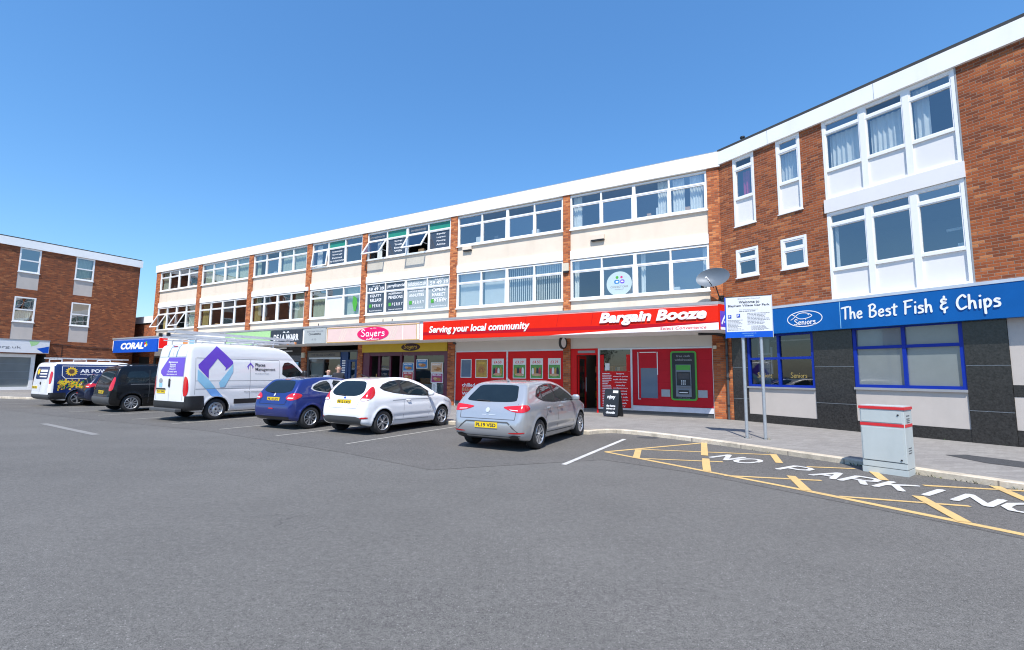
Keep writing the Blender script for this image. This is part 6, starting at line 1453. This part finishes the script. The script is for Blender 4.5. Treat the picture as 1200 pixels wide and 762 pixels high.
# ---- black people carrier
PARTNER = Car('body', 4.38, 1.81, [(.30, .22), (.06, .30), (.0, .40), (-.02, .52), (.03, .62), (.06, .80), (.09, 1.0), (.15, 1.18), (.26, 1.50), (.33, 1.66), (.42, 1.74), (.8, 1.785), (1.5, 1.81), (2.2, 1.795), (2.7, 1.72), (3.0, 1.52), (3.4, 1.18), (3.55, 1.08), (3.9, 1.0), (4.2, .86), (4.33, .70), (4.37, .5), (4.33, .32), (4.2, .21), (3.6, .18), (.8, .18)],
    [(.1, .9), (.24, .94), (.36, .985), (.5, 1.), (.8, 1.), (1., .985), (1.12, .955), (1.4, .90), (1.65, .83), (1.8, .74), (1.95, .66)], plan(4.38, .88, .76), 2.728, .76, .325, .025)
c = PARTNER; c.place('parked_car', (-14.80, 18.44), 56.5, BLACKP, 'black people carrier with tall tail lights parked beside the tall white van')
c.decal('rear_window', [(-.66, 1.08), (.66, 1.08), (.70, 1.14), (.62, 1.62), (.5, 1.67), (-.5, 1.67), (-.62, 1.62), (-.70, 1.14)], 'B', CARGLASS, .004)
c.pair('rear_side_window', [(.52, 1.14), (.62, 1.5), (.70, 1.56), (1.28, 1.58), (1.28, 1.10), (.6, 1.11)], CARGLASS, .005); c.pair('sliding_door_window', [(1.36, 1.10), (1.36, 1.58), (2.08, 1.58), (2.1, 1.08)], CARGLASS, .005); c.pair('front_door_window', [(2.2, 1.08), (2.18, 1.58), (2.6, 1.54), (2.88, 1.36), (3.1, 1.14), (3.1, 1.06)], CARGLASS, .005)
c.decal('windscreen', [(-.66, 1.16), (.66, 1.16), (.58, 1.66), (-.58, 1.66)], 'F', CARGLASS, .004)
c.pairC('tail_light', [(-.62, .80), (-.78, .82), (-.80, 1.05), (-.80, 1.32), (-.72, 1.34), (-.66, 1.15), (-.62, 1.0)], TAILRED)
b = MB(); c.decal('', [(-.84, .26), (.84, .26), (.86, .58), (-.86, .58)], 'B', MATS['dark_grey'], .008, mb=b); b.build('rear_bumper', c.root, smooth=True)
b = MB()
for sd in 'RL': c.line(b, [(1.32, 1.62), (1.30, .32)], sd, DARKGREY); c.line(b, [(2.14, 1.62), (2.14, .3)], sd, DARKGREY); c.line(b, [(.7, 1.06), (1.3, 1.06), (2.1, 1.06)], sd, LEADGREY, .01)
b.build('gap_or_crease_line', c.root)
c.plate('MT16 OKC', -.26, .26, .70, .81); c.wheels('multi'); c.mirrors(2.95, 1.15, BLACK, .2, .2); c.handle(1.42, .95, BLACKP); c.handle(2.24, .95, BLACKP); c.wiper(.0, 1.10, .32, 1.15)
c.pair('headlight', [(3.85, .88), (4.15, .72), (4.24, .70), (4.15, .86), (3.9, .98)], LAMPWHITE, .006)
for sd in (-1, 1): MB().tube([(.6, sd * .60, 1.78), (.8, sd * .60, 1.84), (2.2, sd * .60, 1.84), (2.4, sd * .58, 1.78)], .018, BLACK, 8).build('roof_rail', c.root, smooth=True)

# ---- white high-roof van
DUC = Car('body', 5.41, 2.05, [(.30, .28), (.10, .34), (.04, .42), (.03, .55), (.03, .9), (.035, 1.5), (.06, 2.05), (.10, 2.36), (.18, 2.46), (.4, 2.50), (1.5, 2.52), (2.7, 2.52), (3.12, 2.50), (3.47, 2.42), (3.67, 2.30), (4.02, 1.92), (4.42, 1.50), (4.62, 1.30), (4.97, 1.14), (5.22, .98), (5.35, .78), (5.39, .55), (5.36, .36), (5.22, .26), (4.6, .23), (.9, .23)],
    [(.1, .93), (.3, .97), (.45, 1.), (1., 1.), (1.2, .995), (1.6, .965), (2., .925), (2.3, .885), (2.45, .85), (2.6, .8)], [(-.2, .90), (0, .935), (.05, .965), (.15, .99), (.4, 1.), (4.0, 1.), (4.52, .975), (4.92, .93), (5.22, .85), (5.37, .76), (5.62, .66)], 3.45, 1.00, .345, .03, smooth_k=.12, arch=.06, creases=((1.02, .06, .015), (2.02, .05, .010)))
VANW = paint('van_white', (.79, .80, .81), 0.)
c = DUC; c.place('parked_van', (-9.80, 15.74), 61.5, VANW, 'white high-roof van with purple diamond logo and a ladder on its roof', 'van')
c.pairC('tail_light', [(-.66, .80), (-.80, .80), (-.83, 1.0), (-.81, 1.25), (-.76, 1.42), (-.66, 1.42)], TAILRED, .012)
b = MB(); c.decal('', [(-.94, .30), (.94, .30), (.96, .62), (-.96, .62)], 'B', BLACKM, .012, mb=b)
for sd in 'RL': c.decal('', [(.04, .34), (.62, .34), (.60, .45), (.56, .80), (.04, .80)], sd, BLACKM, .012, mb=b)
b.build('rear_bumper', c.root, smooth=True)
b = MB(); b.box(-.14, .06, -.78, .78, .30, .40, MATS['dark_grey']); b.build('rear_step', c.root, bevel=.02)
b = MB()
for sd in 'RL': c.decal('', [(1.55, .50), (3.87, .50), (3.87, .66), (1.55, .66)], sd, BLACKM, .012, .12, mb=b)
b.build('side_moulding', c.root, smooth=True)
b = MB(); c.line(b, [(0, .62), (0, 2.35)], 'B', LEADGREY, .014)
c.line(b, [(-.78, 2.05), (.78, 2.05)], 'B', LEADGREY, .02); c.line(b, [(-.80, .66), (-.80, 2.3)], 'B', LEADGREY, .014); c.line(b, [(.80, .66), (.80, 2.3)], 'B', LEADGREY, .014)
for sd in 'RL':
    c.line(b, [(.30, 2.02), (3.22, 2.02)], sd, LEADGREY, .018); c.line(b, [(.30, 1.28), (3.72, 1.28)], sd, LEADGREY, .016); c.line(b, [(.30, 1.02), (3.82, 1.02)], sd, LEADGREY, .018); c.line(b, [(2.1, 2.0), (2.1, .5)], sd, LEADGREY, .012); c.line(b, [(3.24, 2.0), (3.24, .5)], sd, LEADGREY, .012); c.line(b, [(.28, 2.02), (.28, .85)], sd, LEADGREY, .012)
b.build('gap_or_crease_line', c.root)
c.pair('door_window', [(3.34, 1.36), (3.36, 1.93), (3.68, 1.97), (4.04, 1.71), (4.40, 1.38), (4.42, 1.33)], CARGLASS, .008); c.decal('windscreen', [(-.78, 1.36), (.78, 1.36), (.72, 2.22), (-.72, 2.22)], 'F', CARGLASS, .006)
b = MB()
for sd, fl in (('R', 1),):
    q = lambda pts: [(.34 + (x - .34) * .68 if x < 2.3 else x - .60, z) for x, z in pts]
    c.decal('', q([(.36, 1.80), (1.22, 2.44), (2.00, 1.95), (2.02, 1.86), (1.62, 1.62), (1.66, 1.72), (1.25, 2.02), (.84, 1.64), (.84, 1.36), (.38, 1.70)]), sd, PURPLE, .007, .07, mb=b)
    c.decal('', q([(1.34, 1.22), (2.02, 1.84), (2.02, 1.58), (1.62, 1.08), (1.40, 1.06)]), sd, SKYVINYL, .008, .07, mb=b)
    c.decal('', q([(.34, 1.66), (.86, 1.32), (1.20, 1.03), (.72, 1.03), (.34, 1.30)]), sd, SKYVINYL, .0085, .07, mb=b)
    c.decal('', q([(.74, 1.02), (1.20, 1.02), (1.55, .76), (1.20, .74), (1.0, .80)]), sd, MIDBLUE, .0085, .07, mb=b)
    c.decal('', q([(2.58, 1.78), (2.70, 1.92), (2.82, 1.78), (2.77, 1.70), (2.77, 1.78), (2.70, 1.85), (2.63, 1.78), (2.63, 1.66)]), sd, PURPLE, .008, .05, mb=b)
b.build('logo', c.root, smooth=True)
def side_text(c, body, x0, x1, z0, z1, m, bold=.01, off=.010):
    vs, fs = glyphs(body, bold); q = fit(vs, x0, x1, z0, z1); out = []
    for x, z in q:
        h_, *_ = c.bvh.ray_cast(Vector((x, -3, z)), Vector((0, 1, 0))); out.append((x, h_.y - off, z))
    return MB().add(out, fs, m)
b = side_text(c, 'Places', 2.28, 2.66, 1.78, 1.90, LETTERD, .02)
for body, a0, a1, z0, z1, m_ in (('Management', 2.28, 3.06, 1.60, 1.74, LETTERD), ('Part of Places for People', 2.28, 2.80, 1.50, 1.545, LETTERG), ('Places management grounds and estates services', 1.9, 3.6, .86, .92, MATS['lead_grey'])):
    k = side_text(c, body, a0, a1, z0, z1, m_, .015); b.add(k.v, k.f, m_)
b.build('lettering', c.root)
b = MB(); c.decal('', [(-.78, 1.42), (.44, 1.42), (.60, 1.52), (.60, 1.62), (.20, 2.03), (-.78, 2.03)], 'B', PURPLE, .006, .08, mb=b); b.build('door_graphic', c.root)
lt = MB()
for i, (l_, z) in enumerate((('Maintenance', 1.88), ('Estates', 1.80), ('Repairs', 1.725), ('Cleaning', 1.65), ('Ground care', 1.575), ('placesmanagement.co.uk', 1.48))):
    wd = .05 * len(l_) if i < 5 else .62
    text(lt, l_, -.10 - wd * .5 + .05, -.10 + wd * .5 + .05, z - .03, z + .03, 0, LETTER, .02)
lt.v = [(.012, -.15 - a, z) for a, _, z in lt.v]
for i, p_ in enumerate(lt.v):
    h_, *_ = c.bvh.ray_cast(Vector((-2, p_[1], p_[2])), Vector((1, 0, 0))); lt.v[i] = (h_.x - .012, p_[1], p_[2])
lt.build('lettering', c.root)
c.plate('PJ17 ZKE', .22, .74, .86, .97); c.wheels('steel', inset=.05, width=.24); c.mirrors(4.17, 1.45, BLACK, .2, .36, .14, .14)
b = MB(); c.decal('', [(-.05, 1.08), (.05, 1.08), (.05, 1.34), (-.05, 1.34)], 'B', BLACK, .02, mb=b); b.build('door_handle', c.root)
b = MB(); c.decal('', oval(.55, 1.27, .11, .085, 16), 'B', MATS['lead_grey'], .008, .05, mb=b); c.decal('', rrect(.44, .64, 1.06, 1.2, .03), 'B', SKYVINYL, .008, .05, mb=b); b.build('sticker', c.root)
b = MB(); c.decal('', [(.20, .985), (.78, .985), (.78, 1.03), (.20, 1.03)], 'B', BLACK, .02, mb=b); b.build('plate_light', c.root)
b = MB(); c.decal('', [(-.12, 2.37), (.12, 2.37), (.12, 2.42), (-.12, 2.42)], 'B', TAILRED, .01, mb=b); b.build('brake_light', c.root)
rk = MB()
for x in (.35, 1.3, 2.3, 3.1):
    rk.tube([(x, -.72, 2.44), (x, -.72, 2.62)], .025, ALU, 6); rk.tube([(x, .72, 2.44), (x, .72, 2.62)], .025, ALU, 6); rk.tube([(x, -.78, 2.63), (x, .78, 2.63)], .025, ALU, 6)
for sd in (-1, 1): rk.tube([(.1, sd * .74, 2.62), (3.3, sd * .74, 2.62)], .022, ALU, 6)
rk.build('roof_rack', c.root)
rt = c.root
LADDER = mat('ladder_alloy', (.60, .61, .62), .5, .1, var=.08, scale=6)
la = empty('ladder', rt.matrix_basis @ Vector((-.30, -.12, 2.68)), rt.rotation_euler.z, label='long aluminium extension ladder lying on the white van roof rack', cat='ladder')
b = MB()
for k in range(2):
    zz = .06 + .14 * k; y0, y1 = -.24 + .03 * k, .24 - .03 * k
    for yy in (y0, y1): b.box(.0 + .2 * k, 4.6 - .1 * k, yy - .018, yy + .018, zz - .032, zz + .032, LADDER)
    for i in range(15): b.tube([(.2 + .2 * k + i * .285, y0, zz), (.2 + .2 * k + i * .285, y1, zz)], .015, LADDER, 6)
b.build('rails_and_rungs', la)
b = MB()
for yy in (-.24, .24): b.box(-.04, .05, yy - .03, yy + .03, .02, .13, BLACK); b.box(4.56, 4.64, yy - .025, yy + .025, .03, .12, STROBE)
b.build('rubber_foot', la)
lb2 = empty('ladder', rt.matrix_basis @ Vector((.0, .40, 2.66)), rt.rotation_euler.z, label='shorter ladder on the far side of the white van roof rack', cat='ladder')
b = MB()
for yy in (-.2, .2): b.box(0, 3.7, yy - .018, yy + .018, .02, .10, LADDER)
for i in range(12): b.tube([(.2 + i * .285, -.2, .06), (.2 + i * .285, .2, .06)], .015, LADDER, 6)
b.build('rails_and_rungs', lb2)

# ---- solar installer's van with sunflower
VIV = Car('body', 5.0, 1.95, [(.30, .26), (.08, .32), (.02, .42), (.01, .56), (.03, .9), (.05, 1.25), (.09, 1.65), (.15, 1.86), (.28, 1.93), (.8, 1.965), (2.6, 1.97), (2.95, 1.92), (3.3, 1.70), (3.75, 1.32), (3.95, 1.18), (4.35, 1.06), (4.75, .90), (4.93, .70), (4.98, .5), (4.94, .34), (4.8, .24), (4.2, .21), (.9, .21)],
    [(.1, .92), (.28, .96), (.42, 1.), (.95, 1.), (1.1, .985), (1.4, .94), (1.75, .88), (1.9, .82), (2.1, .76)], [(-.2, .90), (0, .935), (.05, .965), (.15, .99), (.4, 1.), (3.7, 1.), (4.2, .97), (4.6, .92), (4.85, .84), (4.98, .74), (5.2, .64)], 3.10, 1.01, .34, .028, smooth_k=.11, arch=.055, creases=((1.1, .06, .012),))
c = VIV; c.place('parked_van', (-19.45, 21.20), 62., VANW, 'white and navy van with a sunflower and yellow flowers on its side', 'van')
NAVYV = mat('navy_vinyl', (.010, .025, .11), .3, var=.1, coat=.5)
WRAP = [(.16, .46), (.57, .46), *[(1.01 + .425 * math.cos(R(a_)), .34 + .425 * math.sin(R(a_))) for a_ in range(176, 3, -14)], (1.47, .46), (3.2, .46), (2.9, 1.0), (2.6, 1.2), (2.45, 1.84), (.16, 1.84)]
b = MB(); c.decal('', WRAP, 'R', NAVYV, .006, .09, mb=b)
c.decal('', WRAP, 'L', NAVYV, .006, .09, mb=b); b.build('side_wrap', c.root, smooth=True)
b = MB()
c.line(b, [(.42, 1.74), (.42, 1.34), (.52, 1.22), (2.5, 1.20)], 'R', LETTER, .022, .008); c.line(b, [(.42, 1.76), (2.4, 1.78)], 'R', LETTER, .02, .008); b.build('outline', c.root)
b = MB(); fc = (.74, 1.52)
for k in range(14):
    a = 2 * math.pi * k / 14; d1 = Vector((math.cos(a), math.sin(a))); d2 = Vector((-d1.y, d1.x))
    c.decal('', [Vector(fc) + d1 * .08, Vector(fc) + d1 * .15 + d2 * .036, Vector(fc) + d1 * .22, Vector(fc) + d1 * .15 - d2 * .036], 'R', SUNYELLOW, .0085 + .0004 * (k % 2), .08, mb=b)
c.decal('', oval(*fc, .095, .095, 16), 'R', BROWN, .0105, .06, mb=b); b.build('sunflower', c.root)
b = MB(); rnd = random.Random(3)
for _ in range(150):
    x, z = .30 + abs(rnd.gauss(0, .60)), .98 + rnd.gauss(0, .12)
    if x > 2.4 or z < .66 or z > 1.18 or (math.hypot(x - 1.01, z - .34) < .46): continue
    r_ = rnd.uniform(.018, .05); c.decal('', [(x + r_ * math.cos(t_), z + r_ * math.sin(t_)) for t_ in (0, 1.2, 2.4, 3.6, 5.)], 'R', rnd.choice((SUNYELLOW, SUNYELLOW, SUNYELLOW, LETTERY, POSTERGOLD, ATMGREEN)), .009 + rnd.uniform(0, .0015), .2, mb=b)
b.build('flower_pattern', c.root)
b = side_text(c, 'AR POWER', 1.04, 2.3, 1.47, 1.63, LETTER, .03); k = side_text(c, 'intelligent solar solutions', 1.04, 2.2, 1.35, 1.43, LETTER, .01); b.add(k.v, k.f, LETTER); b.build('lettering', c.root)
b = MB(); c.decal('', rrect(-.62, .62, 1.18, 1.72, .1), 'B', NAVYV, .006, .09, mb=b); c.decal('', oval(.42, 1.5, .13, .13, 14), 'B', SUNYELLOW, .009, .06, mb=b)
for z, h_ in ((1.5, .09), (1.38, .06), (1.26, .05)): c.decal('', [(-.5, z), (.22, z), (.22, z + h_), (-.5, z + h_)], 'B', LETTER, .009, .3, mb=b)
b.build('door_graphic', c.root)
c.pairC('tail_light', [(-.66, .98), (-.76, .98), (-.77, 1.25), (-.76, 1.52), (-.66, 1.52)], TAILRED, .012)
b = MB(); c.decal('', [(-.92, .28), (.92, .28), (.94, .52), (-.94, .52)], 'B', MATS['dark_grey'], .012, mb=b)
for sd in 'RL': c.decal('', [(.03, .32), (.60, .32), (.58, .60), (.03, .60)], sd, BLACKM, .012, mb=b)
b.build('rear_bumper', c.root, smooth=True)
c.pair('door_window', [(3.0, 1.22), (2.98, 1.72), (3.2, 1.66), (3.66, 1.26), (3.66, 1.2)], CARGLASS, .008); c.decal('windscreen', [(-.72, 1.26), (.72, 1.26), (.64, 1.84), (-.64, 1.84)], 'F', CARGLASS, .006)
b = MB(); c.line(b, [(0, .56), (0, 1.84)], 'B', LEADGREY, .014); b.build('gap_or_crease_line', c.root)
c.plate('PE65 WFN', .30, .80, .76, .87); c.wheels('five', width=.22); c.mirrors(3.5, 1.25, BLACK, .2, .28)
b = MB(); c.decal('', [(-.05, .95), (.05, .95), (.05, 1.06), (-.05, 1.06)], 'B', BLACK, .02, mb=b); b.build('door_handle', c.root)
rk = MB()
for x in (.45, 1.3, 2.2): rk.tube([(x, -.66, 1.93), (x, -.66, 2.06), (x, .66, 2.06), (x, .66, 1.93)], .022, ALU, 6)
rk.box(.1, 3.0, -.5, -.46, 2.08, 2.13, ALU); rk.box(.1, 3.0, .1, .14, 2.08, 2.13, ALU); rk.box(.3, 2.8, -.25, -.18, 2.08, 2.14, BLACKM)
rk.build('roof_rack', c.root)

# ================================================================== PEOPLE, half hidden behind the cars
def person(name, loc, facing, height, top, hair, label, bald=False):
    k = height / 1.75; J = {}
    pts = {'pelvis': (0, 0, .95), 'waist': (0, .01, 1.10), 'chest': (0, .02, 1.30), 'neck': (0, .0, 1.49), 'jaw': (0, -.02, 1.58), 'head': (0, -.015, 1.66), 'crown': (0, .0, 1.735),
           'sl': (.17, .01, 1.42), 'el': (.23, .05, 1.14), 'wl': (.22, -.10, .92), 'hl': (.21, -.16, .84), 'sr': (-.17, .01, 1.42), 'er': (-.23, .05, 1.14), 'wr': (-.22, -.08, .92), 'hr': (-.21, -.13, .84),
           'hipl': (.09, 0, .90), 'kl': (.10, -.05, .50), 'al': (.10, .04, .09), 'tl': (.11, -.13, .04), 'hipr': (-.09, 0, .90), 'kr': (-.10, .02, .50), 'ar': (-.10, .14, .10), 'tr': (-.11, -.03, .04)}
    rad = {'pelvis': .15, 'waist': .14, 'chest': .155, 'neck': .062, 'jaw': .075, 'head': .098, 'crown': .07, 'sl': .085, 'el': .05, 'wl': .035, 'hl': .036, 'sr': .085, 'er': .05, 'wr': .035, 'hr': .036, 'hipl': .105, 'kl': .068, 'al': .045, 'tl': .04, 'hipr': .105, 'kr': .068, 'ar': .045, 'tr': .04}
    ed = [('pelvis', 'waist'), ('waist', 'chest'), ('chest', 'neck'), ('neck', 'jaw'), ('jaw', 'head'), ('head', 'crown'), ('chest', 'sl'), ('sl', 'el'), ('el', 'wl'), ('wl', 'hl'), ('chest', 'sr'), ('sr', 'er'), ('er', 'wr'), ('wr', 'hr'), ('pelvis', 'hipl'), ('hipl', 'kl'), ('kl', 'al'), ('al', 'tl'), ('pelvis', 'hipr'), ('hipr', 'kr'), ('kr', 'ar'), ('ar', 'tr')]
    names = list(pts); me = bpy.data.meshes.new('person'); me.from_pydata([Vector(pts[n_]) * k for n_ in names], [(names.index(a), names.index(b_)) for a, b_ in ed], [])
    o = bpy.data.objects.new('person', me); COL.objects.link(o)
    sk = o.modifiers.new('s', 'SKIN'); o.modifiers.new('d', 'SUBSURF').levels = 2; o.modifiers['d'].render_levels = 2
    for i, n_ in enumerate(names): me.skin_vertices[0].data[i].radius = (rad[n_] * k, rad[n_] * k * (.72 if n_ in ('pelvis', 'waist', 'chest') else 1)); me.skin_vertices[0].data[i].use_root = n_ == 'pelvis'
    dg = bpy.context.evaluated_depsgraph_get(); dg.update(); m2 = bpy.data.meshes.new_from_object(o.evaluated_get(dg)); bpy.data.objects.remove(o)
    for m_ in (SKIN, top, CLOTHD): m2.materials.append(m_)
    for p_ in m2.polygons:
        z = p_.center.z / k; x = abs(p_.center.x) / k
        p_.material_index = 0 if z > 1.50 or (x > .16 and z < .96 and z > .75) else 1 if z > .93 else 2
        p_.use_smooth = True
    m2.name = 'body'
    r_ = empty(name, loc, R(facing), label=label, cat='person'); b_ = bpy.data.objects.new('body', m2); COL.objects.link(b_); b_.parent = r_
    f = MB(); f.tube([(0, -.10, 1.655), (0, -.135, 1.63), (0, -.11, 1.615)], [.012, .018, .012], SKIN, 8)
    for sx in (-1, 1): f.tube([(sx * .035, -.105, 1.675), (sx * .035, -.112, 1.675)], .011, LETTERD, 8); f.tube([(sx * .095, .0, 1.68), (sx * .102, .01, 1.63)], .018, SKIN, 8)
    f.v = [tuple(Vector(p_) * k) for p_ in f.v]; f.build('face', r_, smooth=True)
    if not bald:
        h_ = MB(); n = 18
        for i in range(6):
            pass
        vs = []; 
        for i in range(8):
            t_ = math.pi * .5 * i / 7
            for j in range(n):
                a = 2 * math.pi * j / n; low = .62 if math.sin(a) < -.3 else 1.25
                ph = t_ * low; vs.append((.112 * math.sin(ph) * math.cos(a), .01 + .118 * math.sin(ph) * math.sin(a), 1.672 + .11 * math.cos(ph)))
        h_.add([tuple(Vector(p_) * k) for p_ in vs], [(i * n + j, i * n + (j + 1) % n, (i + 1) * n + (j + 1) % n, (i + 1) * n + j) for i in range(7) for j in range(n)], hair); h_.build('hair', r_, smooth=True)
    return r_
person('person', (-6.90, 18.75, .098), 25, 1.75, CLOTHD, HAIRG, 'person with brown grey hair and dark top standing behind the white hatchback')
person('person', (-7.28, 18.70, .098), 40, 1.62, CLOTHB, HAIRG, 'bald person in pale blue top standing behind the dark blue hatchback', bald=True)

# ================================================================== SKY, SUN, CAMERA
wd = bpy.data.worlds.new('World'); scene.world = wd; wd.use_nodes = True
N, L = wd.node_tree.nodes, wd.node_tree.links
bg = N['Background']; sky = N.new('ShaderNodeTexSky'); sky.sky_type = 'NISHITA'; sky.sun_disc = False
SEL, SAZ = R(57.), math.atan2(-.14, -.99)
sky.sun_elevation = SEL; sky.sun_rotation = SAZ; sky.altitude = 20; sky.air_density = 1.35; sky.dust_density = .6; sky.ozone_density = 9.0
hs = N.new('ShaderNodeHueSaturation'); hs.inputs['Saturation'].default_value = 1.13; hs.inputs['Value'].default_value = 1.03; L.new(sky.outputs[0], hs.inputs['Color']); mxs = N.new('ShaderNodeMix'); mxs.data_type = 'RGBA'; mxs.inputs['Factor'].default_value = .18; L.new(hs.outputs[0], mxs.inputs['A']); mxs.inputs['B'].default_value = (.70, 1.66, 3.30, 1); L.new(mxs.outputs['Result'], bg.inputs['Color']); bg.inputs['Strength'].default_value = .15
sd = bpy.data.lights.new('sun', 'SUN'); sd.energy = 4.35; sd.angle = R(.53); sd.color = (1., .955, .89)
so = bpy.data.objects.new('sun', sd); COL.objects.link(so)
S_ = Vector((math.cos(SEL) * -.14, math.cos(SEL) * -.99, math.sin(SEL)))
so.rotation_euler = S_.to_track_quat('Z', 'Y').to_euler(); so.location = (0, -10, 30)
cd = bpy.data.cameras.new('camera'); cam = bpy.data.objects.new('camera', cd); COL.objects.link(cam)
cd.sensor_width = 36; cd.sensor_fit = 'HORIZONTAL'; cd.lens = 548.0 / 1200 * 36; cd.clip_end = 3000; cd.clip_start = .05
cam.matrix_world = Matrix.Translation((0, 0, 1.6)) @ (Matrix.Rotation(R(90 + 6.015), 4, 'X') @ Matrix.Rotation(R(.5746), 4, 'Z'))
scene.camera = cam
scene.view_settings.view_transform = 'Standard'; scene.view_settings.look = 'None'; scene.view_settings.gamma = 1; scene.view_settings.exposure = .52
scene.cycles.max_bounces = 6; scene.cycles.transparent_max_bounces = 12; scene.cycles.use_denoising = True; scene.cycles.filter_width = 1.1; scene.cycles.sample_clamp_indirect = 4.0
